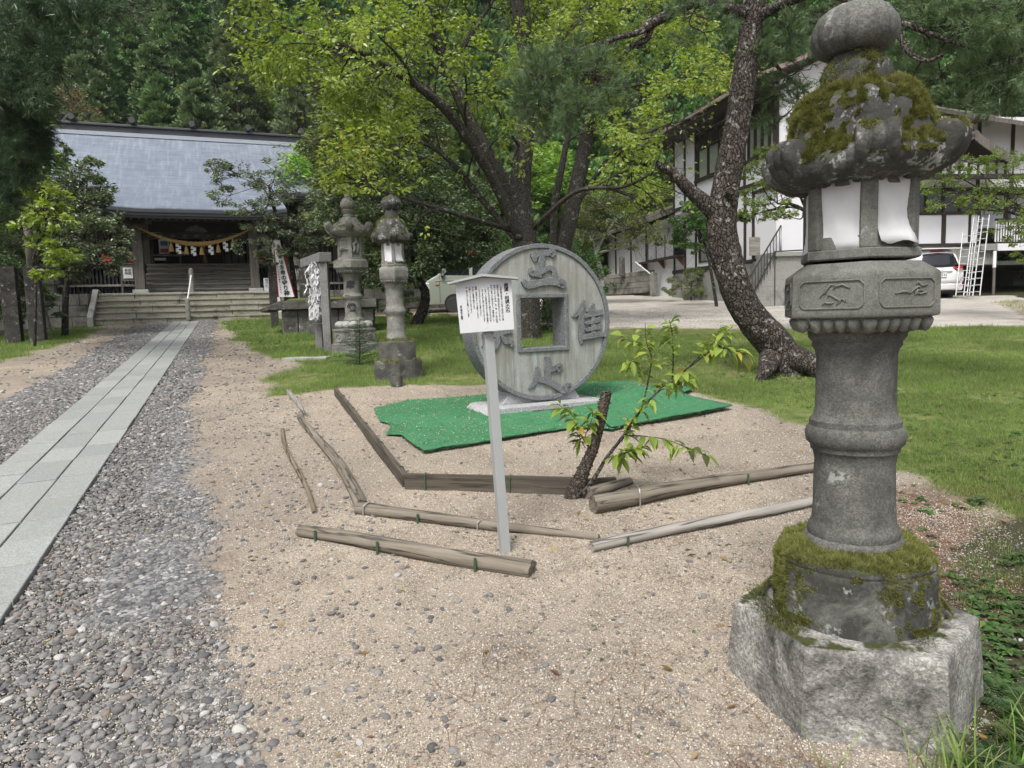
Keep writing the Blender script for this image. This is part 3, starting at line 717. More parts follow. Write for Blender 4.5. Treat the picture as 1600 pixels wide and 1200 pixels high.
# dark eave boards, slightly proud
for (u0, u1, w, nm) in ((-2.68, 3.58, .93, 'porch_eave'), (-6.95, 8.35, 3.87, 'eave')):
    n = 14; mb = MB()
    for k, (dz, th, dy) in enumerate(((-.0, .11, 0), (-.115, .10, .05), (-.22, .07, .11))):
        vs = []; 
        for j in range(n+1):
            u = u0+(u1-u0)*j/n; e = abs((u-CX)/((u1-u0)/2)); up = .10*max(0, e-.6)/.4; z = rz_(w)+up+dz-.02
            vs += [(u, w+dy, z), (u, w+dy, z-th), (u, w+dy+.12, z-th), (u, w+dy+.12, z)]
        fs = [(0, 1, 2, 3), (4*n+3, 4*n+2, 4*n+1, 4*n)]
        for j in range(n):
            for q in range(4): a = 4*j+q; b = 4*j+(q+1) % 4; fs.append((a, a+4, b+4, b))
        mb.add(vs, fs)
    mb.build(nm, M['roof_trim'], SHR)
mb = MB(); mb.b2(-7.1, 8.5, 8.72, 9.28, 8.1, 8.42); mb.b2(-7.15, 8.55, 8.62, 9.38, 8.42, 8.52); mb.build('ridge', M['roof_trim'], SHR, bevel=.02)
mb = MB(); mb.b2(-7.0, 8.4, 8.50, 8.715, 7.98, 8.14); mb.build('ridge_course', plain('pale_ridge_flashing', (.33, .36, .41), .4), SHR)
for u in (-4.2, -1.95, .4, 2.72, 5.03):
    mb = MB(); mb.tube([(u-.0, 8.35, 8.66), (u, 9.65, 8.66)], .125, 14); mb.build('ridge_log', M['roof_trim'], SHR, smooth=True)
for u in (-6.9, 8.3):        # gable ends
    mb = MB(); pr_ = [(w, rz_(w)-.18) for w in np.linspace(3.95, 9, 8)]; pr_ = pr_+[(18-w, z) for w, z in pr_[::-1][1:]]
    mb.prism(pr_+[(14., 4.2), (4., 4.2)], u-.03+(.5 if u < 0 else -.5), u+.03+(.5 if u < 0 else -.5), 'x'); mb.build('gable', M['plaster'], SHR)
    mb = MB()
    for a, b in zip(pr_[:-1], pr_[1:]): mb.bar((u, a[0], a[1]+.1), (u, b[0], b[1]+.1), .08, .3)
    mb.build('bargeboard', M['timber_dark'], SHR)
# rafters under the porch eave
for k in range(26):
    u = -2.45+k*.231; mb = MB(); mb.bar((u, 1.12, rz_(1.12)-.38), (u, 4.4, rz_(4.4)-.36), .07, .09); mb.build('rafter', M['timber_grey'], SHR)
for u in (-1.5, 2.38):
    mb = MB(); mb.b2(u-.16, u+.16, 2.05, 2.37, 1.2, 3.35); mb.build('pillar', M['timber_grey'], SHR, bevel=.03)
    mb = MB(); mb.b2(u-.26, u+.26, 1.95, 2.47, 1.02, 1.2); mb.build('pillar_base', M['stone_pale'], SHR, bevel=.03)
    mb = MB(); mb.b2(u-.2, u+.2, 2.02, 2.4, 3.352, 3.42); mb.b2(u-.3, u+.3, 1.95, 2.47, 3.42, 3.53); mb.b2(u-.5, u+.5, 2.12, 2.3, 3.53, 3.64); mb.build('bracket', M['timber_grey'], SHR, bevel=.01)
# curved rainbow beam with carving and nosings
mb = MB(); vs = []
for j in range(13):
    u = -1.34+j*(2.22+1.34)/12; a = .05*math.sin(math.pi*j/12); vs.append((u, 3.2+a)); 
mb.prism(vs+[(u, z-.25+(.03 if 0 < i < 12 else 0)) for i, (u, z) in list(enumerate(vs))[::-1]], 2.12, 2.3, 'y'); mb.build('beam', M['timber_x'], SHR, bevel=.01)
for k in range(9):
    mb = MB(); u = -1.1+k*.385; mb.tube([(u+.09*math.cos(a)*(1-.11*i), 2.105, 3.1+.055*math.sin(a)*(1-.11*i)) for i, a in enumerate(np.linspace(0, 7.5, 9))], .014, 6)
    mb.build('beam_carving', M['timber_grey'], SHR)
mb = MB(); mb.prism([(.05, 3.28), (.83, 3.28), (.7, 3.42), (.58, 3.46), (.44, 3.52), (.3, 3.46), (.18, 3.42)], 2.14, 2.28, 'y'); mb.build('frog_leg_strut', M['timber_grey'], SHR)
mb = MB(); mb.b2(-2.4, 3.3, 2.1, 2.32, 3.642, 3.76); mb.build('purlin', M['timber_x'], SHR)
for s_, u in ((-1, -1.66), (1, 2.54)):
    mb = MB(); mb.prism([(u, 2.95), (u, 3.2), (u+s_*.25, 3.22), (u+s_*.42, 3.16), (u+s_*.5, 3.02), (u+s_*.36, 3.0), (u+s_*.25, 2.93)], 2.14, 2.28, 'y'); mb.build('beam_nosing', M['timber_grey'], SHR, bevel=.02)
    mb = MB(); p_ = [(u+s_*.1, 2.3, 3.3), (u+s_*.25, 3.2, 3.48), (u+s_*.2, 4.6, 3.42)]; mb.tube(p_, .075, 6); mb.build('tie_beam', M['timber_grey'], SHR)
# wooden steps up to the floor
for k in range(6):
    z = 1.05+(k+1)*.2; y = 2.55+k*.27; mb = MB(); mb.b2(-1.42, 2.3, y, y+.33, z-.07, z); mb.build('wooden_step', M['timber_step'], SHR, bevel=.012)
    mb = MB(); mb.b2(-1.4, 2.28, y+.04, y+.07, z-.2, z-.072); mb.build('step_riser', M['timber_step'], SHR)
mb = MB(); mb.b2(-5.4, 6.3, 4.2, 7.9, 2.1, 2.25); mb.build('veranda_floor', M['timber_x'], SHR)
for a, b in ((-5.4, -1.55), (2.45, 6.3)):
    mb = MB(); mb.b2(a, b, 4.16, 4.24, 2.25, 2.34); mb.build('veranda_edge', M['timber_step'], SHR)
    n = int((b-a)/.13); mb = MB()
    for k in range(n): mb.b2(a+k*.13, a+k*.13+.06, 4.3, 4.34, 1.03, 2.09)
    mb.build('underfloor_slats', M['ink'], SHR)['kind'] = 'stuff'
    mb = MB(); mb.b2(a, b, 4.18, 4.29, 1.42, 1.50); mb.build('underfloor_rail', M['timber_step'], SHR)
# body of the hall behind
mb = MB(); mb.b2(-5., 5.9, 13.4, 13.5, 1.0, 5.4); mb.b2(-5.1, -5., 5.6, 13.4, 1.0, 5.3); mb.b2(5.9, 6., 5.6, 13.4, 1.0, 5.3); mb.build('wall', M['plaster'], SHR)
for u in (-5., -3.6, -1.5, .44, 2.38, 4.5, 5.9):
    if abs(u-CX) > .1:
        mb = MB(); mb.b2(u-.11, u+.11, 5.45, 5.67, 2.25, 4.75); mb.build('column', M['timber_grey'], SHR, bevel=.01)
mb = MB(); mb.b2(-5.1, 6., 5.44, 5.66, 4.75, 5.2); mb.b2(-5.1, 6., 5.5, 5.62, 3.62, 3.72); mb.build('lintel', M['timber_x'], SHR)
mb = MB(); mb.b2(-1.38, 2.26, 5.52, 5.6, 3.72, 4.72); mb.build('transom_board', M['timber_dark'], SHR)
# side walls in board and lattice
for a, b in ((-4.9, -1.62), (2.5, 5.8)):
    mb = MB(); mb.b2(a, b, 5.58, 5.62, 2.25, 3.6); mb.build('board_wall', M['timber_dark'], SHR)
    for k in range(int((b-a)/.2)): mb = MB(); mb.b2(a+.04+k*.2, a+.09+k*.2, 5.53, 5.575, 2.27, 3.6); mb.build('lattice_bar', M['timber_grey'], SHR)
# inner doors of lattice with pale panes
M['pane'] = plain('dull_window_pane', (.16, .17, .17), .25, spec=.6)
mb = MB(); mb.b2(-1.4, 2.28, 7.2, 7.26, 2.25, 4.7); mb.build('inner_wall', M['timber_dark'], SHR)
for k in range(6):
    u = .55+k*.28; mb = MB(); mb.b2(u, u+.22, 7.14, 7.17, 2.5, 3.1); mb.build('pane', M['pane'], SHR)
for k in range(7): mb = MB(); mb.b2(.5+k*.28-.018, .5+k*.28+.018, 7.1, 7.138, 2.3, 3.6); mb.build('lattice_bar', M['timber_grey'], SHR)
mb = MB(); mb.b2(.45, 2.25, 6.9, 6.98, 2.9, 2.95); mb.build('inner_rail', M['timber_grey'], SHR)
# white curtain with black flower crests
for k, (a, b) in enumerate(((-1.35, -.55), (-.5, .28), (.33, 1.12), (1.17, 2.2))):
    mb = MB(); mb.prism([(a, 3.6), (b, 3.6), (b-.01, 3.36), ((a+b)/2, 3.35), (a+.01, 3.36)], 5.40, 5.41, 'y'); mb.build('curtain', M['paper_old'], SHR)
    mb = MB(); m_ = (a+b)/2
    for q in range(5): mb.lathe([(.0, 0), (.034, 0), (.034, .004), (.0, .004)], 10, (0, 0, 0), cap=False)
    # petals are laid out on the curtain's face
    mb = MB()
    for q in range(5):
        an = math.pi/2+q*2*math.pi/5; cx, cz = m_+.05*math.cos(an), 3.475+.05*math.sin(an)
        mb.prism([(cx+.032*math.cos(e), cz+.032*math.sin(e)) for e in np.linspace(0, 5.6, 8)], 5.39, 5.397, 'y')
    mb.build('curtain_crest', M['ink'], SHR)
for u in (-1.36, -.525, .305, 1.145):
    mb = MB(); mb.b2(u-.012, u+.012, 5.385, 5.4, 3.3, 3.6); mb.build('curtain_ribbon', M['red_paint'], SHR)

# things in the porch
def inporch(name, label, cat, u, w, z, group=None):
    o = thing(name, label, cat, (0, 0, 0), PANG, group)
    q = FT + np.array([math.cos(PANG)*u-math.sin(PANG)*w, math.sin(PANG)*u+math.cos(PANG)*w, z]); o.location = [float(a) for a in q]; return o
# straw rope with tassels and paper streamers
rope = inporch('sacred_rope', 'thick twisted straw rope sagging across the shrine porch', 'rope', .44, 1.9, 0)
def sag(s): return (s*1.95, -.02, 3.42-.62*(1-abs(s)**1.9)+(.0))
for st in range(3):
    mb = MB(); pts = []; rr = []
    for i in range(120):
        s = -1+2*i/119; p = sag(s); r = .018+.055*(1-abs(s)**1.5); a = i*.42+st*2.094
        pts.append((p[0], p[1]+r*.62*math.cos(a), p[2]+r*.62*math.sin(a))); rr.append(r*.62)
    mb.tube(pts, rr, 7); mb.build('strand', M['straw'], rope, smooth=True)
for k, s in enumerate((-.43, -.18, .08, .37, .63)):
    p = sag(s); mb = MB(); mb.lathe([(.018, .0), (.022, -.09), (.05, -.11), (.055, -.16), (.085, -.34), (.08, -.35)], 12, (p[0], p[1], p[2]-.04)); mb.build('straw_tassel', M['straw'], rope, smooth=True)
for k, s in enumerate((-.31, -.06, .24, .5)):
    p = sag(s); mb = MB()
    for q in range(4):
        x = p[0]+(.035 if q % 2 else -.035); z = p[2]-.06-q*.085; mb.add([(x-.05, p[1]-.01*q, z), (x+.05, p[1]-.01*q, z+.02), (x+.05, p[1]-.01*q-.01, z-.10), (x-.05, p[1]-.01*q-.01, z-.12)], [(0, 1, 2, 3)])
    mb.build('paper_streamer', M['paper'], rope)
# large paper lanterns
M['lantern_paper'] = plain('lantern_paper', (.62, .585, .52), .7, var=.08)
for k, (u, w, z, lab) in enumerate(((-2.23, 3.3, 2.24, 'big white paper lantern lettered in black, left of the shrine porch'), (3.05, 3.3, 2.3, 'big white paper lantern lettered in black, right of the porch, half behind leaves'))):
    L = inporch('paper_lantern', lab, 'lantern', u, w, z, 'paper lanterns of the shrine')
    pr_ = []; n = 22
    for i in range(n*2+1):
        s = i/(n*2); zz = .05+.84*s; r = .34*(math.sin(math.pi*(.12+.76*s)))**.55; pr_.append((r+(0 if i % 2 else -.008), zz))
    mb = MB(); mb.lathe(pr_, 28); mb.build('paper_body', M['lantern_paper'], L, smooth='all')
    mb = MB(); mb.lathe([(.16, -.02), (.19, 0), (.19, .07), (.16, .08)], 20); mb.build('rim', M['ink'], L)
    mb = MB(); mb.lathe([(.16, .87), (.19, .88), (.19, .95), (.16, .97)], 20); mb.build('rim', M['ink'], L)
    for i, ch in enumerate('稲山神社'):
        o = text_mesh('character', ch, .22, M['ink'], L, (.05, -.345 if i in (1, 2) else -.325, .76-i*.185), (R(90), 0, R(8)), extrude=.004, offset=.012)
poster = inporch('poster', 'framed poster with blue and red print hanging left in the porch', 'poster', -.86, 5.3, 2.75)
mb = MB(); mb.b2(-.19, .19, -.01, .01, 0, .62); mb.build('sheet', plain('poster_paper', (.5, .52, .56), .5), poster)
mb = MB(); mb.b2(-.13, .13, -.016, -.012, .32, .5); mb.build('printed_picture', plain('poster_blue', (.08, .14, .25), .5), poster)
mb = MB(); mb.b2(-.15, .15, -.016, -.012, .05, .2); mb.build('printed_lettering', plain('poster_red', (.4, .04, .05), .5), poster)
tb = inporch('counter_table', 'low wooden table with papers in the porch under the poster', 'table', -.85, 5.05, 2.25)
mb = MB(); mb.b2(-.5, .6, -.2, .2, .38, .43); mb.build('table_top', M['timber_step'], tb)
for a in (-.45, .55):
    mb = MB(); mb.b2(a-.03, a+.03, -.17, .17, 0, .378); mb.build('leg', M['timber_grey'], tb)
mb = MB(); mb.b2(-.35, .05, -.212, -.205, .2, .3); mb.build('notice_strip', M['paper_old'], tb)
bx = inporch('wooden_box', 'small pale wooden box standing on the table in the porch', 'box', -.25, 5.08, 2.681)
mb = MB(); mb.prism([(-.16, 0), (.16, 0), (.16, .12), (-.16, .22)], -.1, .1, 'y'); mb.build('body', M['straw'], bx)
mb = MB(); mb.b2(-.1, .1, -.108, -.102, .03, .1); mb.build('paper_label', M['paper'], bx)
bell = inporch('bell_rope', 'straw bell rope hanging in the middle of the porch', 'rope', .62, 4.9, 2.35)
mb = MB(); mb.tube([(0, 0, .25), (.01, 0, 1.4)], .03, 8); mb.build('cord', M['straw'], bell)
mb = MB(); mb.lathe([(.03, .35), (.05, .3), (.08, .05), (.07, 0)], 10); mb.build('tassel', M['straw'], bell)
ob = inporch('offertory_box', 'dark wooden offertory box at the top of the wooden steps', 'box', .6, 6.2, 2.25)
mb = MB(); mb.b2(-.7, .7, -.3, .3, 0, .5); mb.build('chest', M['timber_x'], ob, bevel=.01)
for k in range(9): mb = MB(); mb.b2(-.68+k*.16, -.60+k*.16, -.28, .28, .502, .53); mb.build('slat', M['timber_grey'], ob)
# small white notices
def notice(name, label, u, w, z, wd, h_, lines):
    q = inporch(name, label, 'sign', u, w, z); mb = MB(); mb.b2(-wd/2, wd/2, -.01, .012, 0, h_); mb.build('board', M['paper'], q)
    return q
q = notice('notice_board', 'small white notice on a dark wooden stand left of the porch steps', -1.9, 2.4, 1.62, .3, .38, 3)
mb = MB(); mb.b2(-.24, .24, .014, .04, -.1, .5); mb.b2(-.24, -.19, .0, .05, -.59, -.102); mb.b2(.19, .24, .0, .05, -.59, -.102); mb.b2(-.3, .3, -.02, .08, .502, .54); mb.build('stand', M['timber_grey'], q)
text_mesh('lettering', '参拝\n時間', .11, M['ink'], q, (0, -.014, .24), (R(90), 0, 0), extrude=.001)
q = notice('notice_board', 'narrow white board with black writing leaning right of the wooden steps', 2.78, 2.15, 1.07, .22, .5, 1)
text_mesh('lettering', '御\n守\n札', .11, M['ink'], q, (0, -.014, .38), (R(90), 0, 0), extrude=.001)
mb = MB(); mb.bar((0, .014, .4), (0, .17, -.0), .03); mb.build('prop', M['timber_grey'], q)
for u, lab in ((-2.3, 'red cloth panel under the left paper lantern'), (3.2, 'red cloth panel under the right paper lantern')):
    q = inporch('red_stand', lab, 'stand', u, 4.0, 2.341); mb = MB(); mb.b2(-.6, .6, -.02, .02, .0, .34); mb.build('red_panel', M['red_paint'], q)
    mb = MB(); mb.b2(-.62, .62, -.03, .03, .342, .38); mb.build('rail', M['timber_dark'], q)

# ------------------------------------------------------------------ office building on the right
HO = np.array([7.5, 29., 0.]); HRZ = -math.atan2(.973, .229)
hall = thing('office_building', 'two storey white plaster building with dark timber frame and reddish tiled roof', 'building', HO, HRZ)
def HX(px, py, yo=0.): return LP(px, py, HO, HRZ, yo)
def hx(px, yo=0.): return HX(px, 350, yo)[0]
M['roof_red'] = plain('reddish_metal_roof', (.30, .22, .215), .45, var=.15, scale=3, spec=.5)
M['glass'] = plain('dark_window_glass', (.03, .035, .04), .12, spec=.8)
M['curtain'] = plain('pale_curtain', (.62, .61, .54), .8, var=.08)
def xz(name, mat, x0, x1, z0, z1, y0=-.02, y1=.02, par=None, bevel=0):
    mb = MB(); mb.b2(min(x0, x1), max(x0, x1), y0, y1, min(z0, z1), max(z0, z1)); return mb.build(name, mat, par or hall, bevel=bevel)
XL, XM, XN = hx(958), hx(1052), 5.6
ZB = 3.28; ZF2 = 5.75; ZE = 8.75
def gap_wall(name, x0, x1, z0, z1, holes, y0=0., y1=.15, par=None, mat=None):
    """plaster wall with rectangular openings, built of boxes butted end to end"""
    hs = sorted(holes); xs_ = [x0]; mb = MB()
    for a, b, c, d in hs:
        if a > xs_[-1]: mb.b2(xs_[-1], a, y0, y1, z0, z1)
        if c > z0: mb.b2(a, b, y0, y1, z0, c)
        if d < z1: mb.b2(a, b, y0, y1, d, z1)
        xs_.append(b)
    if xs_[-1] < x1: mb.b2(xs_[-1], x1, y0, y1, z0, z1)
    return mb.build(name, mat or M['plaster'], par or hall)
def window(x0, x1, z0, z1, n=2, curtain=True, par=None, y=0.):
    f = MB(); w = .05; f.b2(x0, x1, y-.03, y+.1, z0, z0+w); f.b2(x0, x1, y-.03, y+.1, z1-w, z1); f.b2(x0, x0+w, y-.03, y+.1, z0+w, z1-w); f.b2(x1-w, x1, y-.03, y+.1, z0+w, z1-w)
    for k in range(1, n): xm = x0+(x1-x0)*k/n; f.b2(xm-.03, xm+.03, y-.02, y+.09, z0+w, z1-w)
    fr = f.build('window', M['timber_dark'], par or hall)
    for k in range(n):
        a = x0+w+(x1-x0-2*w)*k/n; b = x0+w+(x1-x0-2*w)*(k+1)/n; g = MB(); g.b2(a+.035, b-.035, y+.04, y+.044, z0+w, z1-w); g.build('pane', M['glass_clear'] if curtain else M['glass'], fr)
        if curtain:
            c_ = MB(); nn = 14; vs = []
            for i in range(nn*2+1):
                x = a+(b-a)*i/(nn*2); vs += [(x, y+.065+.02*(i % 2), z0+w), (x, y+.065+.02*(i % 2), z1-w)]
            c_.add(vs, [(2*i, 2*i+2, 2*i+3, 2*i+1) for i in range(nn*2)]); c_.build('curtain', M['curtain'], fr)
    return fr
t = NT('clear_window_glass'); t.N.remove(t.bsdf); g_ = t.n('ShaderNodeBsdfGlossy'); g_.inputs['Roughness'].default_value = .03; tr = t.n('ShaderNodeBsdfTransparent'); tr.inputs[0].default_value = (.85, .88, .88, 1)
mx = t.n('ShaderNodeMixShader'); fr = t.n('ShaderNodeFresnel'); fr.inputs[0].default_value = 1.5; mx.inputs[0].default_value = .12; t.link(tr.outputs[0], mx.inputs[1]); t.link(g_.outputs[0], mx.inputs[2]); t.link(mx.outputs[0], t.out.inputs[0]); M['glass_clear'] = t.m
# openings
w1 = (hx(1012), hx(1069), 3.82, 5.05); w2 = (hx(1092), hx(1128), ZB+.1, 5.0)
u1 = (hx(1090), hx(1160), 6.62, 7.78); u2 = (hx(1168), hx(1212), 6.62, 7.78)
gap_wall('wall', XL, XM, ZB-1.2, 5.5, [w1[:4]] if w1[1] < XM else [])
gap_wall('wall', XM if w1[1] < XM else XM, XN, ZB-.3, ZF2, [(max(w1[0], XM), w1[1], w1[2], w1[3]), w2] if w1[1] > XM else [w2])
gap_wall('wall', XM, XN, ZF2, ZE+.1, [u1, u2])
window(*w1, n=4, curtain=False); window(*w2, n=2); window(*u1, n=4); window(*u2, n=4)
for (a, b) in (u1[:2], u2[:2]):
    xz('transom_panel', M['timber_dark'], a, b, 7.8, 8.3, -.015, .0)
    for k in range(5): x = a+(b-a)*k/4; xz('transom_bar', M['timber_x'], x-.03, x+.03, 7.8, 8.3, -.035, -.016)
    xz('sill', M['timber_x'], a-.08, b+.08, 6.52, 6.6, -.12, -.001)
    xz('head_beam', M['timber_x'], a-.08, b+.08, 8.302, 8.36, -.06, -.001)
for px in (1054, 1071, 1088): 
    x = hx(px); xz('post', M['timber_dark'], x-.06, x+.06, ZB-.3, ZE, -.04, -.002)
for x in (hx(1164), hx(1215), XN-.1): xz('post', M['timber_dark'], x-.06, x+.06, ZF2, ZE, -.04, -.002)
for px in (962, 986, 1010, 1136, 1165, 1178): 
    x = hx(px); xz('post', M['timber_dark'], x-.06, x+.06, ZB-.9 if px < 1052 else ZB-.2, 5.5, -.045, -.003)
xz('belt_beam', M['timber_x'], XM, XN, ZF2-.07, ZF2+.05, -.06, -.005)
xz('sill_beam', M['timber_x'], XM, XN, ZB-.2, ZB-.06, -.07, -.005)
xz('foundation', M['concrete'], XM, XN, ZB-1.6, ZB-.3, -.1, .1)
# shelf with brackets under the counter window, little pent roof above it, banners
sh = xz('shelf', M['timber_x'], w1[0]-.25, w1[1]+.15, 3.72, 3.78, -.42, -.05)
for k in range(3):
    x = w1[0]+(w1[1]-w1[0])*k/2; mb = MB(); mb.prism([(-.38, 3.718), (-.05, 3.718), (-.05, 3.35)], x-.03, x+.03, 'x'); mb.build('shelf_bracket', plain('reddish_bracket', (.12, .05, .03), .6), hall)
for k in range(3): 
    a = w1[0]+.1+(w1[1]-w1[0])*k/3.2; mb = MB(); mb.b2(a, a+(w1[1]-w1[0])/3.6, -.06, -.05, 4.82, 5.04); mb.build('cloth_valance', M['paper'], hall)
def slope_roof(name, mat, x0, x1, y0, z0, y1, z1, th=.07, ribs=0, par=None):
    mb = MB(); mb.add([(x0, y0, z0), (x1, y0, z0), (x1, y1, z1), (x0, y1, z1), (x0, y0, z0-th), (x1, y0, z0-th), (x1, y1, z1-th), (x0, y1, z1-th)], [(0, 1, 2, 3), (7, 6, 5, 4), (0, 4, 5, 1), (1, 5, 6, 2), (2, 6, 7, 3), (3, 7, 4, 0)])
    o = mb.build(name, mat, par or hall)
    if ribs:
        n = int((x1-x0)/ribs); mb = MB(); 
        for k in range(n+1): x = x0+.03+(x1-x0-.06)*k/n; mb.bar((x, y0, z0+.03), (x, y1, z1+.03), .05, .05)
        mb.build('roof_ribs', mat, par or hall)['kind'] = 'stuff'
    return o
slope_roof('pent_roof', M['timber_grey'], w1[0]-.9, XN-2.6, -.75, 5.18, .0, 5.48, ribs=.3)
# main roof, both slopes; eave overhang towards the viewer
slope_roof('roof', M['roof_red'], XM-.75, XN+.6, -1.0, 8.72, 1.6, 9.75, ribs=.34)
slope_roof('roof', M['roof_red'], XM-.75, XN+.6, 4.2, 8.72, 1.6, 9.75)
xz('gutter', M['roof_red'], XM-.8, XN+.65, 8.6, 8.7, -1.12, -1.02); xz('eave_soffit', M['timber_x'], XM-.7, XN+.5, 8.42, 8.5, -.92, .0)
xz('ridge', M['roof_red'], XM-.8, XN+.65, 9.7, 9.9, 1.45, 1.75)
mb = MB(); mb.prism([(0.15, ZB), (3.2, ZB), (3.2, 8.8), (1.6, 9.5), (.15, 8.85)], XM-.0, XM+.12, 'x'); mb.build('gable_wall', M['plaster'], hall)
mb = MB(); mb.prism([(0.15, ZB), (3.2, ZB), (3.2, 8.8), (1.6, 9.5), (.15, 8.85)], XN-.12, XN, 'x'); mb.build('gable_wall', M['plaster'], hall)
# lower left wing
slope_roof('wing_roof', M['timber_grey'], XL-3.5, XM-.15, -.8, 5.45, 3., 6.9, ribs=.3)
slope_roof('wing_roof', M['timber_grey'], XL-3.5, XM-.15, 7., 5.45, 3., 6.9)
gap_wall('wall', XL-3.2, XL-.002, ZB-1.2, 5.5, [(hx(930), hx(948), ZB-.7, 4.9)])
for px in (912, 929, 949): x = hx(px); xz('post', M['timber_dark'], x-.07, x+.07, ZB-1, 5.4, -.05, -.003)
xz('doorway', M['timber_dark'], hx(930), hx(948), ZB-.8, 4.9, .1, .13)
xz('wall_end', M['plaster'], XL-3.2, XL-3.1, ZB-1.2, 5.4, .16, 6.8)

# wing that faces the viewer, raised over a dark undercroft
WO = np.array([8.8, 24.6, 0.]); WRZ = math.atan2(.229, .973)*.55
wing = thing('office_wing', 'white panelled wing raised over a dark undercroft behind the parked white car', 'building', WO, WRZ)
def WX(px, py, yo=0.): return LP(px, py, WO, WRZ, yo)
def wx(px, yo=0.): return WX(px, 350, yo)[0]
y_ = .5
za = WX(1470, 382, y_)[1]; zb = WX(1470, 334, y_)[1]; zc = WX(1470, 298, y_)[1]
def wb(name, mat, p0, p1, z0, z1, y0, y1): 
    mb = MB(); mb.b2(wx(p0, y_), wx(p1, y_), y0, y1, z0, z1); return mb.build(name, mat, wing)
wb('panel', M['plaster'], 1419, 1471, za+.04, zb-.04, y_, y_+.1); wb('panel', M['plaster'], 1478, 1513, za+.04, zb-.04, y_, y_+.1); wb('panel', M['plaster'], 1517, 1527, za+.04, zb-.04, y_, y_+.1)
wb('bottom_rail', M['timber_x'], 1414, 1528, za-.06, za+.035, y_-.04, y_+.12)
wb('sill_rail', M['timber_x'], 1414, 1528, zb-.035, zb+.06, y_-.06, y_+.12)
for a, b in ((1414, 1418.5), (1471.5, 1477.5), (1513.5, 1516.5)): wb('post', M['timber_dark'], a, b, za+.036, zb-.036, y_-.03, y_+.11)
wb('window_glass', M['glass'], 1418, 1526, zb+.06, zc, y_+.05, y_+.06)
for p in (1418, 1447, 1474, 1500, 1524): wb('mullion', M['timber_dark'], p-1.2, p+1.2, zb+.062, zc, y_-.01, y_+.048)
wb('window_panel', M['paper_old'], 1421, 1430, zb+.07, zb+.5, y_+.02, y_+.04)
wb('head_beam', M['timber_x'], 1412, 1600, zc, zc+.1, y_-.05, y_+.12)
wb('upper_wall', M['plaster'], 1240, 1700, zc+.102, 8.1, y_+.0, y_+.14)
for p in (1419, 1472, 1525, 1577, 1632): wb('post', M['timber_dark'], p-2.5, p+2.5, zc+.104, 8.0, y_-.04, y_-.003)
wb('foundation_beam', M['concrete'], 1405, 1560, za-.75, za-.065, y_-.0, y_+.3)
wb('corner_column', M['plaster'], 1404, 1413.5, za-.8, zc, y_-.02, y_+.25)
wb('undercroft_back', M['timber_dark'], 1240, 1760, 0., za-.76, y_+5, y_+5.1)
wb('undercroft_slab', M['concrete'], 1390, 1760, za-.76, za-.62, y_+.31, y_+5.2)
wb('undercroft_side', M['concrete'], 1400, 1404, 0., za-.76, y_+.3, y_+5)
# right part: recessed gallery with white balusters, pale walls behind
wb('gallery_wall', M['plaster'], 1528, 1700, zb-.4, zc, y_+1.2, y_+1.3)
for p in (1533, 1580, 1640): wb('gallery_post', M['timber_dark'], p-2.5, p+2.5, za-.1, zc, y_+.1, y_+.3)
wb('gallery_floor', M['concrete'], 1528, 1760, za-.25, za-.02, y_-.2, y_+1.4)
for k in range(20):
    p = 1556+k*4.2; mb = MB(); x = wx(p, y_-.1); mb.b2(x-.018, x+.018, y_-.12, y_-.08, za+.05, za+.8); mb.build('baluster', M['white_paint'], wing)
wb('baluster_rail', M['timber_x'], 1552, 1700, za+.8, za+.88, y_-.14, y_-.06); wb('baluster_rail', M['timber_x'], 1552, 1700, za-.02, za+.045, y_-.14, y_-.06)
wb('skirting', M['plaster'], 1552, 1700, za-.28, za-.03, y_-.26, y_-.21)
wb('wall_cabinet', M['paper_old'], 1576, 1586, zb+.1, zb+.5, y_+1.1, y_+1.19)
mb = MB(); x = wx(1556, y_-.3); gz_ = SLOPE*24; mb.tube([(x, y_-.3, gz_-.1), (x, y_-.3, za-.26)], .05, 10); mb.build('support_pole', M['timber_grey'], wing)
mb = MB(); mb.tube([(x, y_-.3, gz_+1.1), (x, y_-.3, za-.3)], .056, 10); mb.build('pole_sleeve', M['white_paint'], wing)
# dark gabled porch roof with upturned ridge
ax, az = WX(1516, 200, y_-1.2); lx, lz = WX(1395, 272, y_-1.2); rx, rz2 = WX(1572, 262, y_-1.2); rx = ax+(ax-lx)*.62
for s_, (ex, ez) in ((0, (lx, lz)), (1, (rx, lz+.5))):
    mb = MB(); n = 8; vs = []
    for i in range(n+1):
        f = i/n; x = ax+(ex-ax)*f; z = az+(ez-az)*(f**.82)
        vs += [(x, y_-1.3, z), (x, y_+1.5, z), (x, y_-1.3, z-.12), (x, y_+1.5, z-.12)]
    fs = [(0, 2, 3, 1), (4*n, 4*n+1, 4*n+3, 4*n+2)]
    for i in range(n): a = 4*i; fs += [(a, a+1, a+5, a+4), (a+2, a+6, a+7, a+3), (a, a+4, a+6, a+2), (a+1, a+3, a+7, a+5)]
    mb.add(vs, fs); mb.build('porch_roof', M['timber_dark'], wing)
    mb = MB()
    for i in range(n): 
        f, g_ = i/n, (i+1)/n; mb.bar((ax+(ex-ax)*f, y_-1.36, az+(ez-az)*(f**.82)-.2), (ax+(ex-ax)*g_, y_-1.36, az+(ez-az)*(g_**.82)-.2), .06, .28)
    mb.build('bargeboard', M['timber_grey'], wing)
mb = MB(); mb.tube([(ax, y_-1.7, az+.42), (ax, y_-1.45, az+.2), (ax, y_-1.1, az+.1), (ax, y_+1.5, az+.1)], [.03, .09, .13, .13], 8); mb.build('ridge', M['timber_dark'], wing)
mb = MB(); 
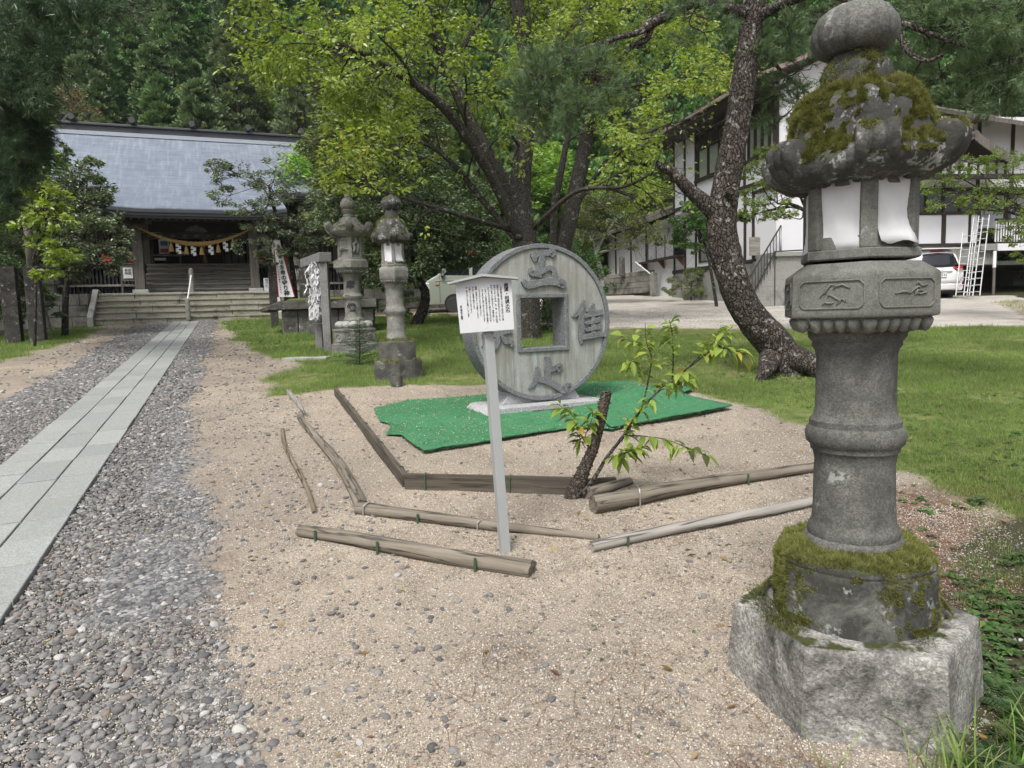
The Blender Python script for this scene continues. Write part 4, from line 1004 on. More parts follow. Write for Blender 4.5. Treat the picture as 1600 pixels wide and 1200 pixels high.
for k in range(12): x = lx+.5+k*(ax-lx)*1.5/12; mb.b2(x, x+.07, y_-1.0, y_-.96, lz+.02, lz+.42)
mb.build('lattice', M['timber_dark'], wing)
wb('lattice_back', M['plaster'], 1436, 1545, lz+.02, lz+.42, y_-.94, y_-.9); wb('tie_beam', M['timber_x'], 1400, 1575, lz-.14, lz+.015, y_-1.1, y_-.9)
mb = MB(); cx_, cz_ = WX(1510, 222, y_-1.2); mb.prism([(cx_+.16*math.cos(a), cz_+.2*math.sin(a)) for a in np.linspace(0, 5.8, 10)], y_-1.05, y_-1.0, 'y'); mb.build('gable_ornament', M['paper_old'], wing)
# roof further right, sloping down
mb = MB(); a0 = WX(1522, 178, y_-1.0); b0 = WX(1700, 205, y_-1.0); mb.add([(a0[0], y_-1., a0[1]), (b0[0], y_-1., b0[1]), (b0[0], y_+4, b0[1]+2), (a0[0], y_+4, a0[1]+2), (a0[0], y_-1., a0[1]-.14), (b0[0], y_-1., b0[1]-.14), (b0[0], y_+4, b0[1]+1.86), (a0[0], y_+4, a0[1]+1.86)], [(0, 1, 2, 3), (7, 6, 5, 4), (0, 4, 5, 1), (1, 5, 6, 2), (2, 6, 7, 3), (3, 7, 4, 0)]); mb.build('roof', M['timber_grey'], wing)
wb('entrance_wall', M['plaster'], 1200, 1404, za, zc+.1, y_+1.0, y_+1.1)
mb = MB(); mb.tube([WX(1562, 185, 1.)[:1]+(1., WX(1562, 185, 1.)[1]), WX(1562, 130, 1.)[:1]+(1., WX(1562, 130, 1.)[1])], .02, 6); mb.bar((WX(1552, 148, 1.)[0], 1., WX(1552, 148, 1.)[1]), (WX(1576, 144, 1.)[0], 1., WX(1576, 144, 1.)[1]), .02); mb.build('aerial', M['metal_grey'], wing)

# entrance landing with steps and railing
EO = np.array([*AT(1168, 455, 23.2)[:2], SLOPE*23.2]); ent = thing('entrance_steps', 'concrete steps with black metal railing up to the office entrance, behind the pine trunk', 'steps', EO, R(6))
hgt = AT(1206, 394, 23.2)[2]-EO[2]; n = 8
for k in range(n):
    mb = MB(); mb.b2(.0+k*.115, .9+.0, .0, 1.1, k*hgt/n, (k+1)*hgt/n-.003); mb.build('step', M['concrete'], ent)
mb = MB(); mb.b2(.92, 2.9, -.1, 1.6, hgt-.14, hgt); mb.build('landing', M['concrete'], ent, bevel=.01)
mb = MB(); mb.b2(.95, 1.9, 0., 1.5, 0, hgt-.142); mb.build('landing_base', M['concrete'], ent)
mb = MB(); mb.b2(-.35, -.02, -.3, .0, 0, .85); mb.build('end_pillar', M['concrete'], ent, bevel=.02)
rail = MB(); rail.tube([(-.02, -.05, .85), (1.1, -.05, hgt+.85), (1.1, -.05, hgt+.02)], .025, 6); rail.tube([(-.02, -.05, .1), (.9, -.05, hgt+.02), (2.9, -.05, hgt+.08)], .025, 6); rail.tube([(-.02, -.05, -.02), (-.02, -.05, .87)], .03, 6); rail.build('railing', M['black_metal'], ent)
for k in range(11): f = (k+.5)/11; x = -.02+1.12*f; z = .85+(hgt)*f; mb = MB(); mb.tube([(x, -.05, max(.1, z-.85)), (x, -.05, z)], .012, 5); mb.build('baluster', M['black_metal'], ent)
mb = MB(); mb.b2(.6, 1.5, 1.15, 1.2, hgt+.0, hgt+.62); mb.build('wood_panel', M['timber_step'], ent)
for x in (1.15, 1.55, 2.4): mb = MB(); mb.b2(x, x+.09, 1.0, 1.09, hgt, hgt+2.1); mb.build('porch_post', M['timber_dark'], ent)
mb = MB(); mb.b2(.9, 3., .6, 1.8, hgt+2.102, hgt+2.2); mb.build('porch_roof', M['timber_dark'], ent)

# low block wall before the office, with stone post, wooden post and white rail
a = G(940, 459); b = G(1052, 463); ang = math.atan2(b[1]-a[1], b[0]-a[0]); ln = math.hypot(b[0]-a[0], b[1]-a[1])
bw = block_wall('retaining_wall', 'long low block wall in front of the white office building', 0, ln, 0, -.1, (.27, .27, .27, .22), .4, M['stone_wall'], a, ang, 21, .7, 1.5)
mb = MB(); mb.b2(-6, ln, .42, 4.2, -.5, .88); o = mb.build('raised_ground', M['ground'], None, a); o.rotation_euler = (0, 0, ang); o['kind'] = 'structure'
p = G(1026, 463); sp = thing('stone_post', 'square grey stone post at the end of the low block wall', 'post', p, ang)
mb = MB(); mb.b2(-.13, .13, -.28, -.03, 0, 1.0); mb.prism([(-.13, 1.0), (.13, 1.0), (0, 1.08)], -.28, -.03, 'y'); mb.build('shaft', M['stone_mid'], sp, bevel=.01)
mb = MB(); mb.tube([(-.1, -.1, .9), (-1.6, .1, 1.65)], .025, 6); mb.build('white_rail', M['white_paint'], sp)
p2_ = AT(972, 431, 34.5); wp = thing('stone_post', 'taller dark stone post on top of the low block wall', 'post', p2_, ang)
mb = MB(); mb.lathe([(.16, 0), (.15, .85), (.12, .9)], 4, phase=R(45)); mb.build('shaft', M['stone_dark'], wp, bevel=.02)
st = thing('stone_steps', 'short flight of worn stone steps beside the azalea bush before the office', 'steps', G(1100, 468), R(-5))
for k in range(4):
    for q in range(2): mb = MB(); mb.b2(-.75+q*.76, -.0+q*.76, k*.3, k*.3+.4, k*.22-.05, (k+1)*.22); mb.build('step_stone', M['stone_wall'], st, bevel=.02)
# little pink marker among the trees and bamboo fence
bf = thing('bamboo_fence', 'short fence of thin tied bamboo stakes by the entrance steps', 'fence', G(1190, 462), R(4)); rg = random.Random(2)
for k in range(17):
    x = k*.078; mb = MB(); h_ = rg.uniform(.5, .85); mb.tube([(x, rg.uniform(-.02, .02), -.05), (x+rg.uniform(-.05, .05), 0, h_)], .012, 5); mb.build('stake', M['timber_step'], bf)
for z in (.25, .5): mb = MB(); mb.tube([(-.05, .02, z), (1.3, .02, z+.03)], .013, 5); mb.build('crossbar', M['timber_step'], bf)
# ------------------------------------------------------------------ stone lanterns
def hexring(r, z, n, hexa, phase, lobes=0, lobe=0.): return r, z
def scroll(mb, R0, ang, w, size, ztop):
    """one curled corner of a lantern roof: a rolled tip with three ribs, lying in the vertical plane at angle ang"""
    prof = []
    c_ = (R0, ztop)                       # centre of the roll
    r = size
    pts = [(R0-3.1*r, ztop+1.3*r), (R0-1.9*r, ztop+.1*r), (R0-1.15*r, ztop-.25*r), (R0-.9*r, ztop+.35*r), (R0-.5*r, ztop+.86*r), (R0, ztop+r), (R0+.6*r, ztop+.8*r), (R0+.97*r, ztop+.25*r), (R0+.95*r, ztop-.5*r), (R0+.55*r, ztop-1.3*r), (R0-.1*r, ztop-1.9*r), (R0-1.4*r, ztop-2.45*r), (R0-3.1*r, ztop-2.7*r)]
    cx = sum(p[0] for p in pts)/len(pts); cz = sum(p[1] for p in pts)/len(pts)
    st = [(-1, .80), (-.92, .93), (-.67, 1.), (-.42, .93), (-.34, .86), (-.26, .95), (0, 1.0), (.26, .95), (.34, .86), (.42, .93), (.67, 1.), (.92, .93), (1, .80)]
    vs = []; n = len(pts)
    for t_, k in st:
        for (x, z) in pts:
            x2 = cx+(x-cx)*k; z2 = cz+(z-cz)*k; wy = t_*w/2*(.75+.25*(x-R0+3.1*r)/(4.1*r))
            vs.append((x2*math.cos(ang)-wy*math.sin(ang), x2*math.sin(ang)+wy*math.cos(ang), z2))
    fs = [tuple(range(n)), tuple(range((len(st)-1)*n+n-1, (len(st)-1)*n-1, -1))]
    for i in range(len(st)-1):
        for j in range(n): j2 = (j+1) % n; fs.append((i*n+j, i*n+j2, (i+1)*n+j2, (i+1)*n+j))
    mb.add(vs, fs)
def moss_on(parent, objs, n, seed, zmin, thr, size, mat, name='moss', up=.1):
    """tufts of moss standing on the upper faces of stone parts"""
    r = np.random.RandomState(seed); P = []; Nn = []
    for o in objs:
        me = o.data; me.calc_loop_triangles(); k = len(me.loop_triangles); tr = np.empty(k*3, np.int32); me.loop_triangles.foreach_get('vertices', tr); tr = tr.reshape(k, 3)
        co = np.empty(len(me.vertices)*3, np.float32); me.vertices.foreach_get('co', co); co = co.reshape(-1, 3).astype(float)
        A, B, C_ = co[tr[:, 0]], co[tr[:, 1]], co[tr[:, 2]]; nn = np.cross(B-A, C_-A); ar = np.linalg.norm(nn, axis=1); nn = nn/np.maximum(ar, 1e-12)[:, None]
        m_ = int(n*ar.sum()); i = r.choice(k, m_, p=ar/ar.sum()); a, b = r.rand(m_), r.rand(m_); s = a+b > 1; a[s], b[s] = 1-a[s], 1-b[s]
        P.append(A[i]+(B-A)[i]*a[:, None]+(C_-A)[i]*b[:, None]); Nn.append(nn[i])
    P = np.concatenate(P); Nn = np.concatenate(Nn)
    f = fbm(P+seed, 5.5, 4, seed)+.75*fbm(P, 30, 2, seed+1)*min(1., .02/size)+Nn[:, 2]*.42
    k = (Nn[:, 2] > up) & (P[:, 2] > zmin) & (f > thr); P, Nn = P[k], Nn[k]; m_ = len(P)
    V = []; hgt = size*(.5+.9*np.clip((f[k]-thr)*2.2, 0, 1))
    ths = r.uniform(0, 6.28, m_); d1 = np.stack([np.cos(ths), np.sin(ths), 0*ths], 1); d1 = d1-Nn*(d1*Nn).sum(1)[:, None]; d2 = np.cross(Nn, d1)
    lean = r.normal(0, .75, (m_, 3)); tip = P+(Nn+lean*.8+np.array([0, 0, .25]))*hgt[:, None]*r.uniform(.6, 1.2, m_)[:, None]; w = size*.30
    base = P-Nn*size*.3
    V = np.stack([base-d1*w, base+d1*w, tip, base-d2*w, base+d2*w, tip+d1*w*.8], 1).reshape(-1, 3); F = np.arange(len(V)).reshape(-1, 3)
    rn = np.repeat(np.clip(.5+fbm(P, 60, 2, seed+4)*.9+r.normal(0, .18, m_), 0, .99), 6)
    o = np_mesh(name, V, F, mat, parent, attrs=dict(rnd=rn)); o['kind'] = 'stuff'; return o
M['moss'] = leafmat('moss_tufts', (.055, .052, .018), (.25, .27, .075), (.30, .28, .16), .2, trans=.2, rough=.8, spec=.1)

def stone_lantern(name, label, loc, rz, prof, mats, detail=2, group=None, seed=0, papers=(), tilt=0.):
    """prof: dict of measures in metres from the ground; corners of the hexagon lie at angle 0, 60 ... turned by rz"""
    L = thing(name, label, 'stone lantern', loc, rz, group); n = 60 if detail > 1 else 36
    def part(nm, pr_, mat, hexa, lobes=0, lobe=0., disp=.003, cuts=1):
        q = []
        for (a, b) in zip(pr_[:-1], pr_[1:]):
            m_ = max(1, int(math.hypot(a[0]-b[0], a[1]-b[1])/(.012 if detail > 1 else .04)))
            q += [(a[0]+(b[0]-a[0])*i/m_, a[1]+(b[1]-a[1])*i/m_) for i in range(m_)]
        q.append(pr_[-1]); q = [(.001, q[0][1])]+q+[(.001, q[-1][1])]
        mb = MB(); mb.lathe(q, n*(2 if detail > 1 else 1), hexa=hexa, lobes=lobes, lobe=lobe, cap=False); o = mb.build(nm, mat, L, smooth=True)
        if disp: displace(o, disp, 9 if nm != 'hexagonal_base' else 16, 5, seed)
        return o
    P_ = prof; out = {}
    out['base'] = part('hexagonal_base', P_['base'], mats['base'], 1., disp=.0035)
    out['drum'] = part('round_plinth', P_['drum'], mats['drum'], P_.get('drumhex', .35), disp=.002)
    out['shaft'] = part('shaft', P_['shaft'], mats['shaft'], 0., disp=.0022)
    out['deck'] = part('platform', P_['deck'], mats['deck'], P_.get('deckhex', 1.), disp=.001)
    mb = MB()
    for k in range(30): a = k*R(12); mb.lathe([(.001, -.012), (.012, -.006), (.021, .010), (.026, .026), (.023, .035), (.001, .038)], 8, (P_['petal'][0]*(math.cos(R(30))/math.cos((a % R(60))-R(30)))*math.cos(a), P_['petal'][0]*(math.cos(R(30))/math.cos((a % R(60))-R(30)))*math.sin(a), P_['petal'][1]))
    o = mb.build('lotus_petal_band', mats['deck'], L, smooth='all'); o['kind'] = 'stuff'
    # fire box: six posts, lintels, back panels
    r, z0, z1 = P_['box']; fb = MB()
    for k in range(6): a = R(60*k); fb.box((r*math.cos(a)*.965, r*math.sin(a)*.965, (z0+z1)/2), (.034*r/.17, .05*r/.17, z1-z0-.002), rz=a)
    fb.build('fire_box_post', mats['deck'], L, bevel=.003)
    ap = r*math.cos(R(30)); sl = r
    for k in range(6):
        a = R(60*k+30); b_ = MB(); b_.box((ap*.93*math.cos(a), ap*.93*math.sin(a), z0+.022), (.03, sl*.93, .044), rz=a); b_.box((ap*.93*math.cos(a), ap*.93*math.sin(a), z1-.03), (.03, sl*.93, .06), rz=a)
        b_.box((ap*.80*math.cos(a), ap*.80*math.sin(a), (z0+z1)/2), (.02, sl*.8, z1-z0-.01), rz=a); b_.build('fire_box_panel', mats['deck'], L, bevel=.002)
    part('fire_box_sill', [(r*1.13, z0-.035), (r*1.16, z0-.03), (r*1.16, z0-.004), (r*1.12, z0)], mats['deck'], 1., disp=0)
    for (k, curl, zl, zh) in papers:
        a = R(60*k+30); c_ = np.array([math.cos(a), math.sin(a)]); s_ = np.array([-c_[1], c_[0]]); nn = 9; vs = []; fs = []
        for i in range(nn):
            for j in range(nn):
                u = (i/(nn-1)-.5); w_ = j/(nn-1); off = .006+.004*math.sin(7*u+5*w_)*1.2
                du = 0.
                if curl == 1: off += .05*max(0, .5-w_)**2*max(0, u+.5)*3+.05*max(0, .35-w_)*max(0, .2-u); du = -.07*max(0, w_-.0)*0
                if curl == 2: off += .03*(1-w_)*(abs(u)*1.3)
                uu = u*sl*.84*(1-.22*(curl == 1)*(1-w_)*(u < 0)*1.2)
                q = c_*(ap+off)+s_*uu; vs.append((q[0], q[1], zl+(zh-zl)*w_+.006*math.sin(9*u)*(j in (0,))))
        for i in range(nn-1):
            for j in range(nn-1): fs.append((i*nn+j, (i+1)*nn+j, (i+1)*nn+j+1, i*nn+j+1))
        mb = MB(); mb.add(vs, fs); o = mb.build('paper_screen', M['paper'], L, smooth='all'); so = o.modifiers.new('thickness', 'SOLIDIFY'); so.thickness = .0012
    # roof
    rf = bpy.data.objects.new('roof', None)
    out['roof'] = part('roof', P_['roof'], mats['roof'], P_.get('roofhex', .55), disp=.024 if detail > 1 else .015)
    sr, sz_, ss, sw = P_['scroll']
    sc_ = []
    for k in range(6):
        mb = MB(); scroll(mb, sr, R(60*k), sw, ss, sz_); o = mb.build('roof_scroll', mats['roof'], L, smooth='all')
        if detail > 1: subdiv(o, 1); displace(o, .012, 14, 4, seed+k)
        sc_.append(o)
    out['scroll'] = sc_
    out['neck'] = part('neck', P_['neck'], mats['roof'], P_.get('neckhex', .5), disp=.004)
    out['finial'] = part('finial', P_['finial'], mats['roof'] if detail < 2 else M['stone_shaft'], 0., lobes=16, lobe=.045, disp=.004)
    if tilt:
        for o in [out['roof'], out['neck'], out['finial']]+sc_:
            zc = P_['box'][2]; Mx = Matrix.Translation((0, 0, zc)) @ Matrix.Rotation(tilt, 4, Vector((math.cos(-rz+R(90)), math.sin(-rz+R(90)), 0))) @ Matrix.Translation((0, 0, -zc)); o.data.transform(Mx)
    return L, out

LY = 2.56; KS = LY/2.46; LR = LY/2.64
c0 = AT(1335, 700, LY); gzc = gz1(c0[0], c0[1])
def zt(z):
    return AT(1335, 474-(z-1.6)*1109/LY, LY)[2]        # height of the silhouette point on the lantern's axis
def rk(z): return ((AT(1335, 474-(z-1.6)*1109/LY, LY)-CAM)@_f)/LY
def zz(z): return zt(1.6+(z-1.6)*KS)-gzc
def zr(z): return zt(1.6+(2.035+(z-2.012)*1.02-1.6)*LR)-gzc
def sp_(l): return [(r*KS*rk(1.6+(z-1.6)*KS), zz(z)) for r, z in l]
zb_ = AT(1265, 1027, LY-.42)[2]-gzc-.03
prof_fg = dict(
    base=[(.45, -.2), (.44, .1), (.422, zb_-.012), (.412, zb_)],
    drum=sp_([(.262, .48), (.266, .58), (.264, .72), (.256, .73), (.259, .738), (.254, .752), (.244, .757), (.225, .768), (.15, .785)]), drumhex=.3,
    shaft=sp_([(.158, .765), (.160, .785), (.155, .80), (.146, .806), (.148, .82), (.144, .835), (.134, .85), (.131, .9), (.128, 1.06), (.135, 1.092), (.142, 1.098), (.143, 1.112), (.156, 1.125), (.160, 1.15), (.156, 1.17), (.146, 1.18), (.146, 1.2), (.134, 1.212), (.129, 1.24), (.128, 1.42), (.132, 1.44), (.143, 1.455), (.143, 1.47), (.156, 1.485), (.158, 1.508)]),
    deck=sp_([(.165, 1.50), (.19, 1.515), (.235, 1.552), (.253, 1.556), (.257, 1.562), (.257, 1.692), (.252, 1.70), (.198, 1.735)]), petal=(.213*KS, zz(1.515)),
    box=(.170*KS, zz(1.78), zz(2.05)),
    roof=[(r*LR, zr(z)) for r, z in ((.135, 2.025), (.2, 2.012), (.26, 2.02), (.298, 2.045), (.312, 2.075), (.306, 2.105), (.284, 2.13), (.262, 2.155), (.250, 2.185), (.240, 2.225), (.226, 2.27), (.206, 2.315), (.172, 2.35), (.13, 2.372), (.11, 2.376))], roofhex=.38,
    scroll=(.298*LR, zr(2.135), .047, .135),
    neck=sp_([(.126, 2.335), (.122, 2.375), (.114, 2.41), (.106, 2.422), (.094, 2.428), (.088, 2.45), (.078, 2.468)]), neckhex=.6,
    finial=sp_([(.07, 2.458), (.1, 2.464), (.125, 2.48), (.14, 2.508), (.143, 2.535), (.138, 2.562), (.124, 2.585), (.116, 2.60), (.085, 2.62), (.045, 2.634), (.02, 2.638)]))
mats_fg = dict(base=M['granite_rough'], drum=M['stone_base'], shaft=M['stone_shaft'], deck=M['stone_fg'], roof=M['stone_roof'])
# corner angle 9 degrees to the right of the direction towards the camera (-y)
FL, fo_ = stone_lantern('stone_lantern', 'tall mossy stone lantern on a hexagonal granite block, nearest of all', (c0[0], c0[1], gzc), R(-90-16), prof_fg, mats_fg, 2, 'stone lanterns', 3, papers=((5, 0, zz(1.775), zz(2.018)), (0, 1, zz(1.795), zz(2.018)), (4, 2, zz(1.76), zz(2.01))), tilt=R(-3.2))
fo_['base'].rotation_euler = (0, 0, R(31)); 
moss_on(FL, [fo_['roof']], 200000, 5, zr(2.07), -.06, .0072, M['moss'])
moss_on(FL, fo_['scroll'], 40000, 8, zr(2.1), .30, .008, M['moss'])
moss_on(FL, [fo_['drum']], 90000, 2, zz(.6), .40, .009, M['moss'])
moss_on(FL, [fo_['drum']], 90000, 31, zz(.55), .13, .006, M['moss'], up=-.3)
moss_on(FL, [fo_['drum']], 70000, 4, zz(.55), .30, .008, M['moss'], up=-.2) if False else None
moss_on(FL, [fo_['neck']], 50000, 9, zr(2.34), .12, .007, M['moss'], up=-.1)
# ring of moss where the round plinth meets the hexagonal block
r = np.random.RandomState(4); n = 15000; a = r.uniform(0, 6.28, n); q = fbm(np.stack([np.cos(a), np.sin(a), 0*a], 1), 2.4, 3, 2); k = q > -.02; a = a[k]; q = q[k]; n = len(a)
rr = .30+np.abs(r.normal(0, .018, n))*(.4+q*4); zt2 = zb_+np.clip(.03-np.abs(rr-.305), 0, .03)*1.4; P = np.stack([rr*np.cos(a), rr*np.sin(a), zt2+.002], 1)
d = np.stack([np.cos(a)*.5+r.normal(0, .4, n), np.sin(a)*.5+r.normal(0, .4, n), .8+r.rand(n)*.4], 1)*.011; s = np.stack([-np.sin(a), np.cos(a), 0*a], 1)*.0022
o = np_mesh('moss', np.stack([P-s, P+s, P+d], 1).reshape(-1, 3), np.arange(3*n).reshape(-1, 3), M['moss'], FL, attrs=dict(rnd=np.repeat(r.rand(n), 3))); o['kind'] = 'stuff'
# raised frames carved on the platform faces
rD = .257*KS; apD = rD*math.cos(R(30))
for k in range(6):
    a = R(60*k+30); fr_ = MB(); w = rD*.40; z0, z1 = zz(1.585), zz(1.675); b = .011
    P4 = [(-w+b*1.4, z0), (w-b*1.4, z0), (w, z0+b*1.4), (w, z1-b*1.4), (w-b*1.4, z1), (-w+b*1.4, z1), (-w, z1-b*1.4), (-w, z0+b*1.4)]
    for i in range(8):
        (x0_, y0_), (x1_, y1_) = P4[i], P4[(i+1) % 8]; f = lambda x, z: (math.cos(a)*(apD+.0005)-math.sin(a)*x, math.sin(a)*(apD+.0005)+math.cos(a)*x, z)
        fr_.bar(f(x0_, y0_), f(x1_, y1_), .005, .005)
    fr_.build('carved_frame', M['stone_fg'], FL, bevel=.0015)
    cv = MB(); rg = random.Random(k)
    for j in range(5):
        x = rg.uniform(-w*.7, w*.3); z = rg.uniform(z0+.015, z1-.03); pts = []
        for i in range(6): x += rg.uniform(.004, .016); z += rg.uniform(-.012, .014); z = min(max(z, z0+.01), z1-.01); pts.append(f(x, z))
        cv.tube(pts, [.001, .003, .004, .004, .003, .001], 6)
    cv.build('carved_relief', M['stone_fg'], FL, smooth='all')

# two old lanterns of the same pattern further back, one ornate lantern, small ones by the shrine
def small_prof(H, k=1.0, base_h=.27, drum_h=.29):
    """proportions of the middle distance lantern, total height H"""
    b = base_h; d = base_h+drum_h; s = (H-d)/(2.66-.56)
    def z(v): return d+(v-.77)*s*(2.1/1.90)
    return dict(base=[(.415*k, -.1), (.41*k, b-.03), (.40*k, b)], drum=[(.31*k, b-.01), (.305*k, d-.03), (.28*k, d-.005), (.15*k, d+.02)], drumhex=.6,
        shaft=[(.165*k, z(.76)), (.165*k, z(.80)), (.145*k, z(.83)), (.138*k, z(.9)), (.132*k, z(1.06)), (.14*k, z(1.1)), (.165*k, z(1.125)), (.168*k, z(1.16)), (.145*k, z(1.19)), (.135*k, z(1.22)), (.135*k, z(1.43)), (.15*k, z(1.46)), (.165*k, z(1.508))],
        deck=[(.17*k, z(1.50)), (.2*k, z(1.52)), (.235*k, z(1.555)), (.245*k, z(1.565)), (.245*k, z(1.70)), (.23*k, z(1.715)), (.19*k, z(1.73))], petal=(.205*k, z(1.52)),
        box=(.172*k, z(1.76), z(2.04)), roof=[(.15*k, z(2.03)), (.24*k, z(2.03)), (.30*k, z(2.06)), (.305*k, z(2.09)), (.28*k, z(2.14)), (.255*k, z(2.2)), (.22*k, z(2.28)), (.17*k, z(2.335)), (.13*k, z(2.35))], roofhex=.5,
        scroll=(.29*k, z(2.12), .045*k, .11*k), neck=[(.118*k, z(2.33)), (.115*k, z(2.40)), (.1*k, z(2.42)), (.09*k, z(2.46))], finial=[(.08*k, z(2.45)), (.12*k, z(2.475)), (.155*k, z(2.53)), (.155*k, z(2.56)), (.13*k, z(2.60)), (.10*k, z(2.625)), (.04*k, z(2.64)), (.015*k, z(2.66))])
mats_b = dict(base=M['stone_dark'], drum=M['stone_dark'], shaft=M['stone_mid'], deck=M['stone_mid'], roof=M['stone_roof'])
g = G(616, 597); g = g+np.array([.0, .38, .026])
LB, ob_ = stone_lantern('stone_lantern', 'weathered stone lantern with mossy roof and white paper, standing beside the coin stone', g, R(-90+12), small_prof(2.66, .95), mats_b, 1, 'stone lanterns', 11, papers=((5, 0, 1.66, 1.96), (0, 1, 1.68, 1.96), (4, 2, 1.64, 1.96)), tilt=R(1))
moss_on(LB, [ob_['roof']], 14000, 6, 1.9, .45, .02, M['moss']); moss_on(LB, [ob_['base'], ob_['drum']], 9000, 7, .2, .52, .018, M['moss'])
g = G(86, 510)
LC, oc_ = stone_lantern('stone_lantern', 'old stone lantern half hidden by the shrub left of the shrine steps', g, R(20), small_prof(2.45, 1.05, .36), dict(mats_b, drum=M['stone_mid']), 1, 'stone lanterns', 12)
g = G(468, 492)
LD, od_ = stone_lantern('stone_lantern', 'distant stone lantern with white papers standing right of the shrine banner', g, R(-80), small_prof(2.3, .95), mats_b, 1, 'stone lanterns', 13, papers=((5, 0, 1.42, 1.68), (0, 0, 1.42, 1.68)))

# ornate lantern
g = G(549, 556); g = g+np.array([-.02, .45, .03]); k = .9
pa = dict(base=[(.50, -.1), (.50, .18), (.48, .2)], drum=[(.46, .19), (.46, .215), (.435, .225), (.435, .43), (.46, .44), (.46, .47), (.40, .48)], drumhex=1.,
    shaft=[(.19, .60), (.195, .64), (.17, .67), (.158, .70), (.155, 1.0), (.16, 1.02), (.19, 1.05), (.195, 1.09), (.17, 1.12), (.158, 1.15), (.155, 1.40), (.17, 1.44), (.2, 1.5)],
    deck=[(.2, 1.49), (.26, 1.52), (.3, 1.56), (.34, 1.6), (.37, 1.62), (.37, 1.74), (.34, 1.76), (.27, 1.78)], petal=(.29, 1.53), box=(.235, 1.81, 2.22),
    roof=[(.2, 2.2), (.3, 2.2), (.42, 2.26), (.44, 2.30), (.38, 2.34), (.28, 2.40), (.22, 2.47), (.18, 2.55), (.11, 2.58)], roofhex=.85, scroll=(.43, 2.40, .065, .12),
    neck=[(.10, 2.56), (.11, 2.6), (.09, 2.63), (.12, 2.66), (.14, 2.70), (.1, 2.72)], finial=[(.09, 2.71), (.13, 2.74), (.15, 2.79), (.14, 2.85), (.10, 2.90), (.065, 2.95), (.045, 3.03), (.03, 3.13), (.012, 3.2)])
mats_a = dict(base=M['stone_mid'], drum=M['stone_mid'], shaft=M['stone_pale2'] if 'stone_pale2' in M else M['stone_mid'], deck=M['stone_mid'], roof=M['stone_mid'])
LA, oa_ = stone_lantern('stone_lantern', 'ornate pale stone lantern with lattice window, curled roof and flame finial, tallest of its row', g, R(-90+12), pa, mats_a, 1, 'stone lanterns', 14)
# lotus cushion, lattice, carved frames, inscription
for k in range(12):
    a = R(30*k); mb = MB(); mb.lathe([(.001, -.07), (.07, -.06), (.1, -.01), (.085, .045), (.04, .075), (.001, .08)], 10, (0, 0, 0)); o = mb.build('lotus_petal', M['stone_pale'], LA, smooth='all'); o.location = (.27*math.cos(a), .27*math.sin(a), .54)
apA = .235*math.cos(R(30))
a = R(30*-1); 
for kk in (5,):
    a = R(60*kk+30); f = lambda x, z, d=.0: (math.cos(a)*(apA*.93+.02+d)-math.sin(a)*x, math.sin(a)*(apA*.93+.02+d)+math.cos(a)*x, z)
    for i in range(-5, 6):
        mb = MB(); x = i*.026; x0_, x1_ = max(-.07, x-.07), min(.07, x+.07)
        if x1_-x0_ > .02:
            mb.bar(f(x0_, 2.06+(x0_-x)), f(x1_, 2.06+(x1_-x)), .009, .009); mb.bar(f(x0_, 2.06-(x0_-x)), f(x1_, 2.06-(x1_-x)), .009, .009); mb.build('lattice_bar', M['stone_pale'], LA)
    mb = MB()
    for (x0_, z0_, x1_, z1_) in ((-.085, 1.97, .085, 1.97), (-.085, 2.15, .085, 2.15), (-.085, 1.97, -.085, 2.15), (.085, 1.97, .085, 2.15)): mb.bar(f(x0_, z0_), f(x1_, z1_), .02, .014)
    mb.build('window_frame', M['stone_pale'], LA)
    mb = MB(); mb.bar(f(-.08, 2.06, -.02), f(.08, 2.06, -.02), .01, .17); mb.build('opening_shade_plate', M['ink'], LA)  # black plate behind the lattice: the opening's shade put in as colour
a = R(30); f = lambda x, z, d=.0: (math.cos(a)*(apA*.93+.018+d)-math.sin(a)*x, math.sin(a)*(apA*.93+.018+d)+math.cos(a)*x, z)
mb = MB(); mb.tube([f(-.06, 1.9), f(-.02, 1.98), f(-.05, 2.06), f(.03, 2.1), f(.0, 2.16)], [.02, .035, .03, .03, .015], 8); mb.tube([f(.03, 1.9), f(.05, 2.0), f(.06, 2.08)], [.02, .03, .015], 8); mb.build('carved_figure', M['stone_pale'], LA, smooth='all')
for k in range(6):
    a = R(60*k+30); apd = .435*math.cos(R(30)); mb = MB(); f = lambda x, z: (math.cos(a)*(apd+.004)-math.sin(a)*x, math.sin(a)*(apd+.004)+math.cos(a)*x, z)
    for s_ in (-1, 1): mb.tube([f(s_*(.12+.05*math.cos(t_)*(1-.09*i)), .33+.06*math.sin(t_)*(1-.09*i)) for i, t_ in enumerate(np.linspace(0, 8, 10))], .012, 6)
    for (x0_, z0_, x1_, z1_) in ((-.21, .24, .21, .24), (-.21, .42, .21, .42), (-.21, .24, -.21, .42), (.21, .24, .21, .42)): mb.bar(f(x0_, z0_), f(x1_, z1_), .014, .014)
    mb.build('carved_panel', M['stone_mid'], LA)
an = R(-90+2)-R(-90+12)
for ch, z in (('奉', 1.29), ('燈', .86)):
    text_mesh('inscription', ch, .17, M['ink'], LA, (math.cos(an)*.158, math.sin(an)*.158, z), (R(90), 0, an+R(90)), extrude=.004, offset=.006)

